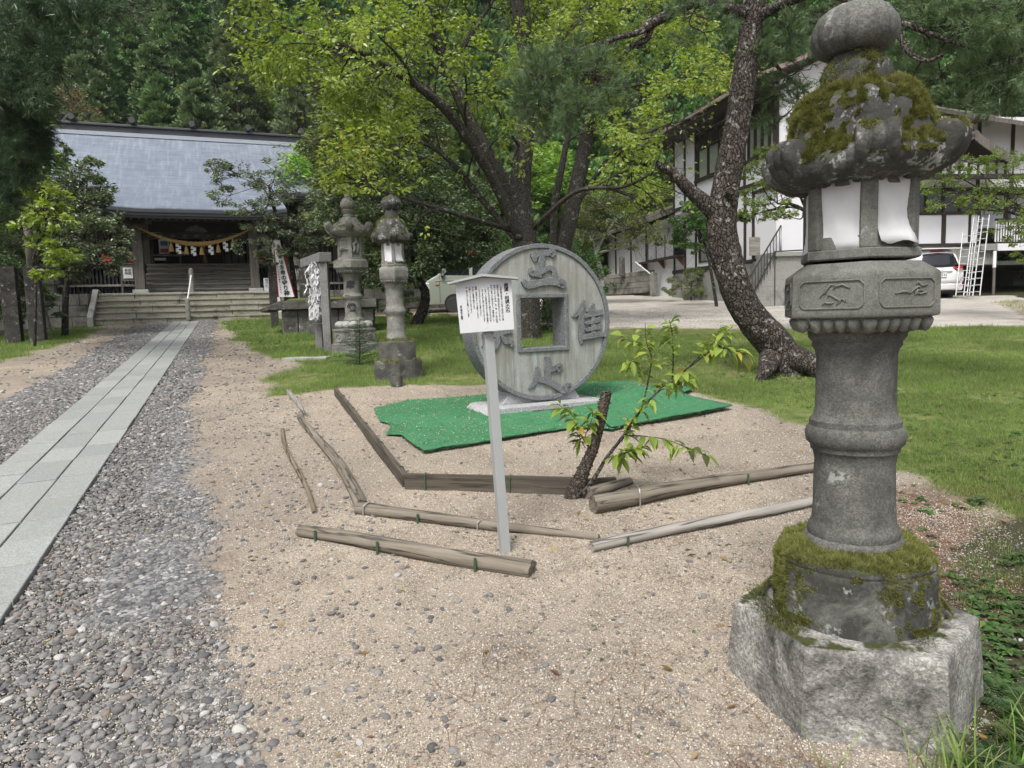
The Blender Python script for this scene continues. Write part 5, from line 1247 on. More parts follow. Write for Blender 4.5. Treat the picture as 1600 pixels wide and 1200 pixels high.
# ------------------------------------------------------------------ round coin stone
CB = G(830, 640); CB = np.array([CB[0]+.10, CB[1]+.15, gz1(CB[0], CB[1]+.15)]); CRZ = R(25)
def smooth_stroke(pts, per=6):
    P = np.array(pts, float); P = np.vstack([2*P[0]-P[1], P, 2*P[-1]-P[-2]]); out = []
    for i in range(len(P)-3):
        p0, p1, p2, p3 = P[i:i+4]
        for k in range(per): t_ = k/per; out.append(.5*((2*p1)+(-p0+p2)*t_+(2*p0-5*p1+4*p2-p3)*t_**2+(-p0+3*p1-3*p2+p3)*t_**3))
    out.append(P[-2]); o = np.array(out); o[:, 2] = np.maximum(o[:, 2], .004); return o
coin = thing('coin_monument', 'large round granite coin monument with square hole and raised characters', 'stone monument', CB, CRZ)
Cc = AT(850, 504, CB[1]-.05); cz = Cc[2]-CB[2]; RAD = .86; TH2 = .15; HO_ = .272
def ring_mesh(name, ro, ri, y0, y1, mat, n=96, bev=.006, sq_in=None, sq_out=None, jag=0.):
    """ring (or plate) between two outlines in the local xz plane, thickness y0..y1"""
    def outline(r, sq):
        pts = []
        for i in range(n):
            a = 2*math.pi*i/n+R(45)
            if sq: k_ = sq/max(abs(math.cos(a)), abs(math.sin(a))); pts.append((k_*math.cos(a), k_*math.sin(a)))
            else: pts.append((r*math.cos(a), r*math.sin(a)))
        return pts
    O, I = outline(ro, sq_out), outline(ri, sq_in); mb = MB(); vs = []
    for y in (y0, y1):
        for p in O: vs.append((p[0], y, cz+p[1]))
        for p in I: vs.append((p[0], y, cz+p[1]))
    fs = []
    for i in range(n):
        j = (i+1) % n
        fs += [(i, j, n+j, n+i), (2*n+i, 3*n+i, 3*n+j, 2*n+j), (i, 2*n+i, 2*n+j, j), (n+i, n+j, 3*n+j, 3*n+i)]
    mb.add(vs, fs); return mb.build(name, mat, coin, bevel=bev, smooth=True)
t = NT('coin_face_streaked'); v = t.coord(); base = t.mix(t.noise(v, 3, 5), (.25, .262, .255), (.35, .362, .352))
vv = t.voro(v, 200, out='Color'); sg = t.n('ShaderNodeRGBToBW'); t.link(vv, sg.inputs[0]); base = t.mix(.3, base, t.ramp(sg.outputs[0], [(.2, .25), (.5, .5), (.8, .75)]), 'OVERLAY')
st_ = t.noise(t.coord(scale=(9, 9, .9)), 1.2, 6, .7, .3); base = t.mix(t.ramp(st_, [(.45, 0.), (.62, .75)]), base, (.16, .155, .12)); base = t.mix(t.ramp(t.noise(t.coord(scale=(7, 7, .8)), 1.7, 5, .6), [(.56, 0.), (.68, .7)]), base, (.40, .44, .47))
base = t.mix(t.ramp(t.noise(v, 30, 5, .75), [(.5, 0.), (.7, .4)]), base, (.17, .18, .15)); base = t.mix(t.ramp(t.noise(v, 1.9, 4), [(.45, 0.), (.6, .3)]), base, (.22, .21, .16))
t.base(base); t.rough(.85); t.normal(t.bump(t.noise(v, 70, 5, .7), .4, .004)); M['coin_face'] = t.m
ring_mesh('coin_body', RAD-.035, 0, -TH2+.028, TH2-.02, M['coin_side'], sq_in=HO_+.045)
face = ring_mesh('coin_face', RAD-.052, 0, -TH2+.022, -TH2+.0275, M['coin_face'], sq_in=HO_+.046, bev=0)
ring_mesh('outer_rim', RAD, RAD-.05, -TH2, TH2, M['coin_rim'])
ring_mesh('square_rim', 0, 0, -TH2, TH2, M['coin_rim'], sq_out=HO_+.045, sq_in=HO_, n=96)
# recessed joint of the two chiselled surfaces on the rolled side
# the characters are raised brush strokes: (x, z, width) read off the stone, each stroke a shade prouder than the one before
CH = [[[(606,140,30),(640,124,34),(700,116,30),(735,112,38),(728,140,14)], [(612,128,26),(628,166,22)], [(672,122,26),(660,185,36),(650,215,30),(642,262,34)], [(598,205,14),(604,238,30),(660,228,26),(716,206,26),(744,232,30),(733,295,30)], [(545,278,20),(580,306,40),(660,292,34),(740,288,38),(792,302,44),(776,322,16)]],
 [[(928,402,12),(915,440,32),(885,480,30),(852,505,12)], [(905,455,26),(908,560,34),(905,640,30),(903,674,10)], [(990,425,16),(972,458,30),(945,478,14)], [(985,460,18),(982,540,26),(980,625,24)], [(922,506,16),(975,492,24),(1050,478,32)], [(930,548,14),(980,537,24),(1034,524,28)], [(932,590,14),(980,580,24),(1034,568,28)], [(905,640,16),(960,626,30),(1030,618,28),(1064,630,14)]],
 [[(625,796,16),(622,840,34),(608,880,32),(568,928,10)], [(684,738,32),(686,800,36),(690,890,36)], [(692,822,22),(730,812,30),(764,802,34),(752,838,12)], [(606,872,20),(660,880,34),(715,908,34),(785,952,38),(800,925,26),(832,915,12)]],
 [[(300,600,20),(360,592,30),(474,572,24)], [(392,560,16),(384,640,34),(330,712,14)], [(414,600,14),(436,632,30),(474,640,20),(468,668,12)], [(300,662,14),(350,650,26)]]]
for strokes in CH:
    for si, st_ in enumerate(strokes):
        q = smooth_stroke([((a-668)/497., (533-b)/549., w/2/520.*1.12) for a, b, w in st_]); mb = MB(); lft, rgt = [], []
        for k in range(len(q)):
            a, b = q[max(k-1, 0)], q[min(k+1, len(q)-1)]; dx, dz = b[0]-a[0], b[1]-a[1]; l_ = math.hypot(dx, dz)+1e-9; nx_, nz_ = -dz/l_, dx/l_
            wv = q[k][2]*(1+.04*math.sin(k*1.7+si)); lft.append((q[k][0]+nx_*wv, cz+q[k][1]+nz_*wv)); rgt.append((q[k][0]-nx_*wv, cz+q[k][1]-nz_*wv))
        n_ = len(lft); yf = -TH2-.004-.0018*si; yb = -TH2+.0215; vs = [(x, yf, z) for x, z in lft+rgt]+[(x, yb, z) for x, z in lft+rgt]
        fs = [(k, k+1, n_+k+1, n_+k) for k in range(n_-1)]+[(2*n_+k, 3*n_+k, 3*n_+k+1, 2*n_+k+1) for k in range(n_-1)]+[(k, 2*n_+k, 2*n_+k+1, k+1) for k in range(n_-1)]+[(n_+k, n_+k+1, 3*n_+k+1, 3*n_+k) for k in range(n_-1)]+[(0, n_, 3*n_, 2*n_), (n_-1, 3*n_-1, 4*n_-1, 2*n_-1)]
        mb.add(vs, fs); mb.build('brush_stroke', M['coin_rim'], coin, bevel=.0025)
mb = MB(); mb.prism([(-.78, 0), (.72, 0), (.66, .07), (-.70, .07)], -.36, .34, 'y'); mb.build('base_slab', M['granite_base'], coin, bevel=.008)
mb = MB(); mb.prism([(-.50, .071), (.48, .071), (.34, .26), (.20, .19), (0, .168), (-.20, .19), (-.36, .26)], -.10, .22, 'y'); mb.build('cradle', M['granite_base'], coin, bevel=.006)
bm_ = thing('rubber_mat', 'small black rubber mat lying before the foot of the coin stone', 'mat', G(868, 644)+np.array([0, 0, .02]), R(12))
mb = MB(); vs = [(-.30, -.05), (-.22, -.16), (.0, -.15), (.24, -.02), (.36, .16), (-.28, .16)]; mb.prism(vs, 0, .02); mb.build('sheet', M['black_mat'], bm_, bevel=.006)

# ------------------------------------------------------------------ green artificial turf
t = NT('artificial_turf'); v = t.geo(); c = t.mix(t.noise(v, 2.2, 5, .6), (.06, .22, .09), (.12, .34, .17)); c = t.mix(t.ramp(t.noise(v, 90, 3, .7), [(.4, 0.), (.62, .8)]), c, (.015, .13, .055))
c = t.mix(t.ramp(t.noise(v, 5, 6, .75), [(.56, 0.), (.70, .4)]), c, (.24, .24, .17)); c = t.mix(t.ramp(t.noise(v, 16, 4, .7, 1.), [(.46, 0.), (.62, .6)]), c, (.02, .12, .05)); t.base(c); t.rough(.7); t.normal(t.bump(t.noise(v, 150, 3, .7), 1., .01)); M['turf'] = t.m
turf = thing('artificial_turf', 'overlapping sheets of bright green artificial turf spread round the coin stone', 'turf mat', (0, 0, 0))
def turf_sheet(pix, lift, seed):
    P = [G(*p)[:2] for p in pix]; P = np.array(P); lo, hi = P.min(0), P.max(0); st = .05
    xs_ = np.arange(lo[0]-st, hi[0]+st, st); ys_ = np.arange(lo[1]-st, hi[1]+st, st); X, Y = np.meshgrid(xs_, ys_)
    D = in_poly(X, Y, P)
    # pull outside grid points on to the outline
    ids = -np.ones(X.shape, int); vs = []; fs = []
    def proj(x, y):
        best = None
        for i in range(len(P)):
            a, b = P[i], P[(i+1) % len(P)]; e = b-a; tt = np.clip(((x-a[0])*e[0]+(y-a[1])*e[1])/(e@e), 0, 1); q = a+e*tt; d = math.hypot(x-q[0], y-q[1])
            if best is None or d < best[0]: best = (d, q)
        return best[1]
    for i in range(X.shape[0]):
        for j in range(X.shape[1]):
            if D[i, j] > -st*1.0:
                x, y = X[i, j], Y[i, j]; d = D[i, j]
                if d < 0: x, y = proj(x, y); d = 0
                x += .0; ids[i, j] = len(vs); p3 = np.array([x, y, seed*3.]); w = float(fbm(p3, 2.3, 3, seed))*.045+float(fbm(p3, 7, 2, seed+1))*.012
                e = .012*float(np.clip(1-d/.06, 0, 1)); vs.append((x, y, gz1(x, y)+lift+.012+max(w, -.002)*(.5+min(d*3, .8))+e*.3))
    for i in range(X.shape[0]-1):
        for j in range(X.shape[1]-1):
            q = [ids[i, j], ids[i, j+1], ids[i+1, j+1], ids[i+1, j]]
            if min(q) >= 0 and max(D[i, j], D[i, j+1], D[i+1, j+1], D[i+1, j]) > 0: fs.append(q)
    mb = MB(); mb.add(vs, fs); o = mb.build('turf_sheet', M['turf'], turf, smooth='all'); so = o.modifiers.new('thickness', 'SOLIDIFY'); so.thickness = .012; so.offset = 1
    return np.array(vs), o
turf_sheet([(584,642),(640,629),(735,622),(780,640),(760,672),(700,676),(640,684),(604,682),(612,668),(594,662)], .012, 1)
turf_sheet([(626,684),(668,664),(745,650),(860,655),(868,676),(790,690),(735,700),(662,712)], .026, 2)
turf_sheet([(735,622),(905,606),(915,600),(1000,599),(1010,640),(958,676),(905,671),(858,678),(780,684),(740,660)], .018, 3)
turf_sheet([(985,612),(1062,606),(1086,613),(1064,622),(1146,640),(1088,652),(1000,667),(955,676),(930,655)], .026, 4)
fibs = []
r = np.random.RandomState(3); allp = gp([(584,642),(640,629),(735,622),(905,604),(1000,599),(1080,612),(1062,622),(1146,639),(1088,652),(1000,667),(955,676),(905,671),(858,678),(735,700),(662,712),(630,684),(600,681),(612,668),(592,660)])
n = 90000; lo, hi = np.min(allp, 0), np.max(allp, 0); x = r.uniform(lo[0], hi[0], n); y = r.uniform(lo[1], hi[1], n); k = in_poly(x, y, allp) > -.01; x, y = x[k], y[k]; n = len(x)
z = gz(x, y)+.045+fbm(np.stack([x, y, 0*x], -1), 2.3, 3, 1)*.01; P = np.stack([x, y, z-.014], -1); a = r.uniform(0, 6.28, n); s = np.stack([np.cos(a), np.sin(a), 0*a], -1)*.0018; d = np.stack([r.normal(0, .004, n), r.normal(0, .004, n), r.uniform(.010, .017, n)], -1)
M['turf_fibre'] = leafmat('turf_fibre', (.05, .22, .09), (.15, .40, .21), None, trans=.15, rough=.5, spec=.5)
o = np_mesh('turf_pile', np.stack([P-s, P+s, P+d], 1).reshape(-1, 3), np.arange(3*n).reshape(-1, 3), M['turf_fibre'], turf, attrs=dict(rnd=np.repeat(r.rand(n), 3))); o['kind'] = 'stuff'

# grit and a few leaves that have drifted on to the turf
k = r.rand(len(x)) < .05; xx_, yy_ = x[k], y[k]; n = len(xx_); pz = gz(xx_, yy_)+.045
scatter('grit_on_turf', np.stack([xx_, yy_, pz], -1), gsrc, np.stack([r.uniform(-.4, .4, n), r.uniform(-.4, .4, n), r.uniform(0, 6.28, n)], -1), r.uniform(.003, .008, n))
# ------------------------------------------------------------------ logs, planks and pins that edge the plot
def log(label, A, B, r0, r1, mat, seed=0, bend=.02, sink=.2, pins=(), name='edging_log'):
    a = G(*A, h=r0*.6) if sink < .5 else G(*A); b = G(*B, h=r1*.6) if sink < .5 else G(*B); a = a.copy(); b = b.copy(); L = np.linalg.norm(b-a)
    a[2] = gz1(a[0], a[1])+r0*(1-sink); b[2] = gz1(b[0], b[1])+r1*(1-sink)
    o = thing(name, label, 'log', a, 0, 'logs edging the gravel plot'); d = Vector(b-a); o.rotation_euler = d.to_track_quat('X', 'Z').to_euler()
    n = max(8, int(L/.05)); mb = MB(); rg = random.Random(seed); m_ = 16; vs = []; fs = []
    for i in range(n+1):
        f = i/n; x = L*f; r_ = r0+(r1-r0)*f; bz = bend*math.sin(math.pi*f)*(.3); by = bend*math.sin(math.pi*f*1.7+seed)
        for j in range(m_):
            th = 2*math.pi*j/m_; nz = float(fbm(np.array([x*2.2, math.cos(th)*.8+seed, math.sin(th)*.8]), 1.3, 3, seed)); rr_ = r_*(1+.12*nz)*(1-.06*(i in (0, n)))
            vs.append((x+(rg.uniform(-.006, .006) if i in (0, n) else 0), by+rr_*math.cos(th), bz+rr_*math.sin(th)*.95))
    for i in range(n):
        for j in range(m_): j2 = (j+1) % m_; fs.append((i*m_+j, i*m_+j2, (i+1)*m_+j2, (i+1)*m_+j))
    c1 = len(vs); vs += [(0.004, bend*math.sin(seed), 0), (L-.004, bend*math.sin(math.pi*1.7+seed), 0)]
    for j in range(m_): j2 = (j+1) % m_; fs += [(c1, j2, j), (c1+1, n*m_+j, n*m_+j2)]
    mb.add(vs, fs); mb.build('trunk', mat, o, smooth=True)
    for (f, side, tall) in pins:
        x = L*f; r_ = r0+(r1-r0)*f; by = bend*math.sin(math.pi*f*1.7+seed); s_ = -1 if side < 0 else 1; mb = MB()
        if tall: mb.tube([(x, by+s_*(r_*1.1+.004), -r_*1.4), (x, by+s_*(r_*1.1+.004), r_*.85)], .008, 6)
        else: mb.tube([(x, by+s_*(r_*1.15), -r_*1.3), (x, by+s_*(r_*1.15), r_*.7), (x+.01, by+s_*r_*.8, r_*1.05), (x+.02, by+s_*r_*.3, r_*1.12)], .005, 6)
        mb.build('pin', M['green_pin'] if tall else M['metal_grey'], o)
    return o
log('weathered edging log lying lowest of all, in front of the notice post', (466, 832), (832, 892), .040, .052, M['log'], 1, .02, .25, ((.1, -1, 1), (.4, -1, 1), (.81, -1, 1)))
log('brown edging log passing just behind the notice post', (556, 796), (935, 842), .050, .022, M['log'], 2, .02, .3, ((.05, -1, 0), (.3, -1, 1), (.55, -1, 0)))
log('silvery log slanting back from the left end of the brown one', (566, 790), (472, 650), .046, .034, M['log'], 3, .03, .35)
log('thin rotten log half sunk in the gravel, leftmost of the edging', (486, 803), (442, 672), .016, .02, M['log_old'], 4, .03, .6)
log('short stick by the left end of the lowest edging log', (466, 826), (508, 826), .014, .008, M['log_grey'], 9, .0, .3)
log('thick brown log running from the cherry stump towards the tall lantern', (924, 790), (1290, 728), .062, .036, M['log'], 5, .02, .2, ((.16, -1, 0), (.62, -1, 1)))
log('short split log wedged behind the thick one by the cherry stump', (918, 772), (985, 752), .05, .03, M['log'], 6, .0, .3)
log('silver grey log running from the gravel to the foot of the tall lantern', (926, 858), (1300, 778), .036, .030, M['log_grey'], 7, .02, .15, ((.12, -1, 1), ))
def plank(label, A, B, h_, th, mat, pins=0, sink=.02, seed=0):
    a = G(*A); b = G(*B); a[2] = gz1(a[0], a[1]); b[2] = gz1(b[0], b[1]); L = np.linalg.norm(b-a); o = thing('edging_plank', label, 'plank', a, 0, 'planks edging the inner plot'); o.rotation_euler = Vector(b-a).to_track_quat('X', 'Z').to_euler()
    mb = MB(); mb.b2(0, L, -th/2, th/2, -.04, h_); q = mb.build('board', mat, o); subdiv(q, 6); displace(q, .004, 5, 3, seed); 
    for k in range(pins): x = L*(k+.25)/pins; mb = MB(); mb.tube([(x, -th/2-.006, -.02), (x, -th/2-.006, h_*1.0), (x, -th/2+.004, h_+.006), (x, 0, h_+.008)], .006, 6); mb.build('pin', M['green_pin'], o)
    return o
plank('dark plank on edge running back beside the green turf', (634, 762), (525, 618), .10, .045, M['plank'], 5, seed=1)
plank('dark plank on edge behind the notice post, ending at the cherry stump', (634, 764), (900, 771), .115, .04, M['plank'], 2, seed=2)
plank('thin board on edge at the far left end of the edging logs', (478, 652), (450, 614), .05, .04, M['log_grey'], 0, seed=3)
plank('short plank end lying behind the cherry stump', (900, 760), (962, 756), .05, .045, M['plank'], 0, seed=4)

# ------------------------------------------------------------------ notice post by the coin
SB = G(789, 865); sg_ = thing('notice_post', 'white wooden notice board with black writing on a tall pale post', 'sign', SB, 0); sg_.rotation_euler = (0, R(-2.6), R(0))
Htop = AT(759, 432, SB[1])[2]-SB[2]
mb = MB(); mb.box((0, 0, (Htop-.02)/2), (.052, .052, Htop), rz=R(20)); mb.build('post', M['sign_post'], sg_, bevel=.002)
bw_, bh, z0 = .30, .262, Htop-.293
bd = MB(); bd.prism([(-bw_/2+.006, z0), (bw_/2-.004, z0), (bw_/2, Htop-.028), (0, Htop-.006), (-bw_/2, Htop-.028)], -.062, -.045, 'y'); board = bd.build('board', M['sign_white'], sg_, bevel=.001)
mb = MB(); mb.prism([(0, Htop+.012), (0, Htop-.002), (-bw_/2-.035, Htop-.03), (-bw_/2-.035, Htop-.02)], -.105, .05, 'y'); mb.prism([(0, Htop-.002), (0, Htop+.012), (bw_/2+.035, Htop-.02), (bw_/2+.035, Htop-.03)], -.105, .05, 'y'); mb.build('roof', M['sign_post'], sg_)
lines = ['この記念碑は明治二十四年に奉納された黒', '御影石の石碑で古銭の形をかたどりました', '参拝されました方は、五・隹・止・矢の四文', '字の口を中心に読みますと「吾唯足知」と', '　われただたるを知ると読みます石の穴を', '　のぞいて本殿を拝みますとお金と幸運に', '　めぐまれると言い伝えられております', '　どうぞ石にふれてお参り下さい', '開運・招福の石としてお参りください', 'あなたに幸運が授かります', 'お願いごとがかないますように', '尚、登らないようお願いいたします']
text_mesh('title', '\n'.join('開運・招福の石'), .024, M['ink'], sg_, (bw_/2-.031, -.0625, Htop-.066), (R(90), 0, 0), extrude=.0004, offset=.0007, space_line=.92)
for i, l in enumerate(lines):
    text_mesh('lettering', '\n'.join(l), .0108, M['ink'], sg_, (bw_/2-.060-i*.0165, -.0625, Htop-.058-(.008 if i in (5, 6, 7) else 0)), (R(90), 0, 0), extrude=.0003, offset=.0001, space_line=.94)
text_mesh('lettering', '\n'.join('稲山神社々務所'), .0115, M['ink'], sg_, (-bw_/2+.022, -.0625, Htop-.155), (R(90), 0, 0), extrude=.0003, offset=.0003, space_line=.95)
for x, z in ((0, Htop-.03), (-.08, z0+.018), (.0, z0+.018), (.1, z0+.018)): mb = MB(); mb.lathe([(.0022, -.0015), (.0022, 0)], 8); o = mb.build('nail', M['metal_grey'], sg_); o.location = (x, -.0625, z); o.rotation_euler = (R(90), 0, 0)

# ------------------------------------------------------------------ frame for tied fortune papers beside the ornate lantern
ra = AT(500, 540, 14.3); ra[2] = gz1(ra[0], ra[1]); rb = AT(513, 540, 13.7); rb[2] = gz1(rb[0], rb[1]); og = thing('fortune_paper_frame', 'granite post frame hung with knotted white fortune papers', 'frame', ra, 0)
da = rb-ra; dirn = math.atan2(da[1], da[0]); og.rotation_euler = (0, 0, dirn); Lr = math.hypot(da[0], da[1]); Ha = AT(499, 414, ra[1])[2]-ra[2]; 
for x, w in ((0, .14), (Lr, .15)):
    mb = MB(); mb.box((x, 0, Ha/2-.1), (w, .15, Ha+.2), rz=-dirn); mb.build('post', M['granite_post'], og, bevel=.01)
mb = MB(); mb.prism([(-.8, Ha+.002), (Lr+.12, Ha+.002), (Lr+.15, Ha+.18), (-.84, Ha+.18)], -.12, .12, 'y'); mb.build('lintel', M['granite_post'], og, bevel=.01)
for z in (.55, .95, 1.35):
    mb = MB(); mb.tube([(.0, -.1, z), (Lr, -.1, z)], .006, 5); mb.build('wire', M['metal_grey'], og)
r = np.random.RandomState(9); V = []; F = []
for i in range(420):
    z0 = r.uniform(.7, 1.75); x = Lr*(.1+.8*r.rand()); y = r.normal(0, .05)-.09; c_ = np.array([x, y, z0]); 
    for b in range(2):
        e = np.array([r.normal(0, .5), r.normal(0, .5), -1-r.rand()*.6]); e = e/np.linalg.norm(e)*r.uniform(.06, .13); s = np.cross(e, [r.normal(), r.normal(), .2]); s = s/np.linalg.norm(s)*.012; k = len(V)
        V += [c_-s, c_+s, c_+e+s, c_+e-s]; F.append((k, k+1, k+2, k+3))
o = np_mesh('knotted_paper', np.array(V), np.array(F), M['paper'], og); o['kind'] = 'stuff'
for x, lab in ((-.08, None), (.42, None)):
    mb = MB(); mb.prism([(x-.12, .62), (x+.12, .62), (x+.12, .84), (x, .9), (x-.12, .84)], -.14, -.115, 'y'); mb.build('wooden_plaque', M['paper_old'], og)
# slab on the ground before it, block, offering platform, stone posts, stele
def slabthing(name, label, cat, px, size, rz, mat, bevel=.012, lift=0., group=None):
    g = G(*px); o = thing(name, label, cat, g, rz, group); mb = MB(); mb.b2(-size[0]/2, size[0]/2, -size[1]/2, size[1]/2, -.05+lift, size[2]+lift); q = mb.build('block', mat, o, bevel=bevel); subdiv(q, 4); displace(q, .012, 4, 3, int(px[0])); return o
slabthing('stone_slab', 'flat grey stone slab lying in the grass before the paper frame', 'slab', (480, 562), (.82, .36, .05), R(-4), M['stone_pale'])
slabthing('stone_block', 'squat dark stone block standing left of the paper frame', 'block', (494, 525), (.30, .3, .48), R(10), M['stone_dark'])
g = G(520, 520); pl = thing('stone_platform', 'wide old stone table platform behind the ornate lantern', 'platform', g, R(8))
mb = MB(); mb.prism([(-1.5, .62), (1.15, .62), (1.15, .84), (-1.25, .84), (-1.75, .64), (-1.7, .56)], -.2, 1.2, 'y'); q = mb.build('table_slab', M['stone_dark'], pl, bevel=.02)
rg = random.Random(8)
for row in range(2):
    x = -1.25
    while x < 1.0:
        w = rg.uniform(.35, .6); mb = MB(); mb.b2(x+.01, min(x+w, 1.05), -.05, 1.0, row*.31-.05+.01, row*.31+.3); q = mb.build('stone_block', M['stone_dark'], pl, bevel=.03); x += w
mb = MB(); mb.lathe([(.9, .845), (.8, .9), (.3, .92), (.001, .925)], 18, (-.1, .5, 0)); o = mb.build('moss_cushion', M['moss_mat'] if 'moss_mat' in M else M['grass'], pl, smooth='all'); o.scale = (1.2, .6, 1); 
M['moss_solid'] = plain('moss_carpet', (.085, .105, .03), 1., var=.5, scale=30, bump=.01); o.data.materials.clear(); o.data.materials.append(M['moss_solid'])
def stonepost(label, px, w, H, top='flat', mat=None, lean=(0, 0), name='stone_post', d=None):
    g = G(*px); o = thing(name, label, 'post', g, PANG); o.rotation_euler = (lean[0], lean[1], PANG); mb = MB(); d = d or w
    for z0_, z1_, e in ((-.1, H, 0),): 
        n = 12; mb.lathe([(w/2*1.41*(1-.03*i/n), z0_+(z1_-z0_)*i/n) for i in range(n+1)], 4, phase=R(45)); 
    q = mb.build('shaft', mat or M['stone_dark'], o, bevel=.012); q.scale = (1, d/w, 1); subdiv(q, 2); displace(q, .015, 3, 4, int(px[0])); return o
hb = lambda px, y: AT(px[0], y, G(*px)[1])[2]-G(*px)[2]
stonepost('rough dark stone post at the left edge, with a pale streaked face', (24, 538), .34, hb((24, 538), 417), mat=M['stone_black'])
stonepost('rough black stone post second from the left edge, by the bare trunk', (61, 537), .33, hb((61, 537), 416), mat=M['stone_black'])
stonepost('small grey stone marker pillar before the terrace wall', (128, 490), .24, hb((128, 490), 440), mat=M['stone_mid'])
stonepost('rough dark stone post just left of the banner pole', (430, 512), .21, hb((430, 512), 411), mat=M['stone_black'])
stonepost('lighter square post half hidden behind the banner', (452, 510), .2, hb((452, 510), 412), mat=M['timber_grey'])
g = G(482, 496); stl = thing('stone_stele', 'tall blotched stone stele behind the paper frame', 'stele', g, R(12)); mb = MB(); mb.prism([(-.25, -.1), (.25, -.1), (.22, 1.75), (.1, 1.9), (-.15, 1.85), (-.24, 1.6)], -.12, .12, 'y'); q = mb.build('slab', M['stone_roof'], stl, bevel=.03)
mb = MB(); mb.b2(-.4, .4, -.3, .3, -.1, .3); mb.build('footing', M['stone_dark'], stl, bevel=.03)
g = G(106, 505)
st2 = thing('leaning_board', 'thin grey board leaning on the second dark stone post', 'board', G(64, 527), PANG); mb = MB(); mb.bar((.28, -.0, 0), (-.02, .02, 1.9), .1, .04); mb.build('board', M['granite_post'], st2)
# clay pot by the lantern
g = G(616, 605)+np.array([.02, -.02, 0]); pot = thing('stone_cup', 'small round stone cup on the ground before the weathered lantern', 'cup', G(620, 604), 0); mb = MB(); mb.lathe([(.07, 0), (.085, .06), (.08, .15), (.06, .15), (.05, .09), (.001, .08)], 18, cap=False); mb.build('cup', M['stone_dark'], pot, smooth=True)

# ------------------------------------------------------------------ banner
g = G(435, 512); bn = thing('banner', 'tall white banner with red borders and black writing on a thin white pole', 'banner', g, R(25)); Hb = AT(434, 374, g[1])[2]-g[2]; bn.rotation_euler = (0, R(-.5), R(25))
mb = MB(); mb.tube([(0, 0, 0), (0, 0, Hb)], .018, 8); mb.build('pole', M['white_paint'], bn)
mb = MB(); mb.tube([(-.04, 0, Hb-.02), (.22, 0, Hb-.02)], .01, 6); mb.build('top_rod', M['white_paint'], bn)
zb0 = AT(434, 464, g[1])[2]-g[2]; n = 14; vsW = []; 
def bpt(f, s):   # f 0 top..1 bottom, s 0..1 across
    w = .20+.30*f**1.1; z = Hb-.03-(Hb-.03-zb0)*f; return (.02+w*s, -.03*math.sin(s*3+f*4)*s, z-.01*s)
def bstrip(name, s0, s1, mat, dy=0.):
    mb = MB(); vs = []
    for i in range(n+1):
        for s_ in np.linspace(s0, s1, 5): p = bpt(i/n, s_); vs.append((p[0], p[1]+dy, p[2]))
    mb.add(vs, [(5*i+j, 5*i+j+1, 5*i+5+j+1, 5*i+5+j) for i in range(n) for j in range(4)]); return mb.build(name, mat, bn, smooth='all')
M['cloth_red'] = plain('banner_red', (.45, .04, .07), .8); M['cloth_white'] = plain('banner_white', (.76, .77, .8), .8, var=.03)
bstrip('red_border', 0, .12, M['cloth_red']); bstrip('cloth', .12, .95, M['cloth_white']); bstrip('red_border', .95, 1., M['cloth_red'])
for k in range(8): z = Hb-.05-(Hb-zb0-.08)*k/7; mb = MB(); mb.box((.0, 0, z), (.06, .05, .03)); mb.build('loop', M['white_paint'], bn)
chs = '古来米は生命の守り神'
for i, ch in enumerate(chs):
    f = .10+.84*i/(len(chs)-1); p = bpt(f, .58); text_mesh('character', ch, .10+.075*f, M['ink'], bn, (p[0], p[1]-.012, p[2]), (R(90), 0, 0), extrude=.001, offset=.004)
for i, ch in enumerate('わたしたちの暮らしを守る'):
    f = .42+.5*i/11; p = bpt(f, .25); text_mesh('small_character', ch, .045, M['ink'], bn, (p[0], p[1]-.012, p[2]), (R(90), 0, 0), extrude=.001, offset=.001)
# small red torii like marker seen between the trees and orange signs
g = AT(738, 397, 27); tr_ = thing('red_marker', 'small red top-barred marker seen between the trees behind the van', 'marker', (g[0], g[1], gz1(g[0], g[1])), 0); h_ = g[2]-gz1(g[0], g[1])
mb = MB(); mb.b2(-.2, .2, -.03, .03, h_-.03, h_+.1); mb.build('bar', M['red_paint'], tr_)
for x in (-.11, .11): mb = MB(); mb.b2(x-.03, x+.03, -.03, .03, 0, h_-.032); mb.build('post', M['red_paint'], tr_)

# ------------------------------------------------------------------ vehicles
def loft(sections, name, mat, parent, smooth=True, caps=True):
    """sections: list of rings with equal point counts"""
    n = len(sections[0]); mb = MB(); vs = [p for s in sections for p in s]; fs = []
    for i in range(len(sections)-1):
        for j in range(n): j2 = (j+1) % n; fs.append((i*n+j, i*n+j2, (i+1)*n+j2, (i+1)*n+j))
    if caps: fs += [tuple(range(n-1, -1, -1)), tuple((len(sections)-1)*n+j for j in range(n))]
    mb.add(vs, fs); return mb.build(name, mat, parent, smooth=smooth)
def wheel(parent, x, y, r, w, rim=True):
    q = bpy.data.objects.new('wheel', None); col.objects.link(q); q.parent = parent; q.location = (x, y, r)
    mb = MB(); mb.lathe([(r*.62, -w/2), (r*.95, -w/2), (r, -w/2+.02), (r, w/2-.02), (r*.95, w/2), (r*.62, w/2)], 28); o = mb.build('tyre', M['black_mat'], q, smooth=True); o.rotation_euler = (R(90), 0, 0)
    mb = MB(); mb.lathe([(.001, -w/2+.02), (r*.2, -w/2+.0), (r*.6, -w/2+.03), (r*.62, -w/2+.005), (r*.62, w/2-.005), (.001, w/2-.03)], 20, cap=False); o = mb.build('rim', M['alu'], q, smooth=True); o.rotation_euler = (R(90), 0, 0)
    return q
M['car_white'] = plain('pearl_white_car_paint', (.74, .75, .77), .18, var=.02, spec=.6); M['car_glass'] = plain('car_glass', (.012, .014, .016), .04, spec=.9)
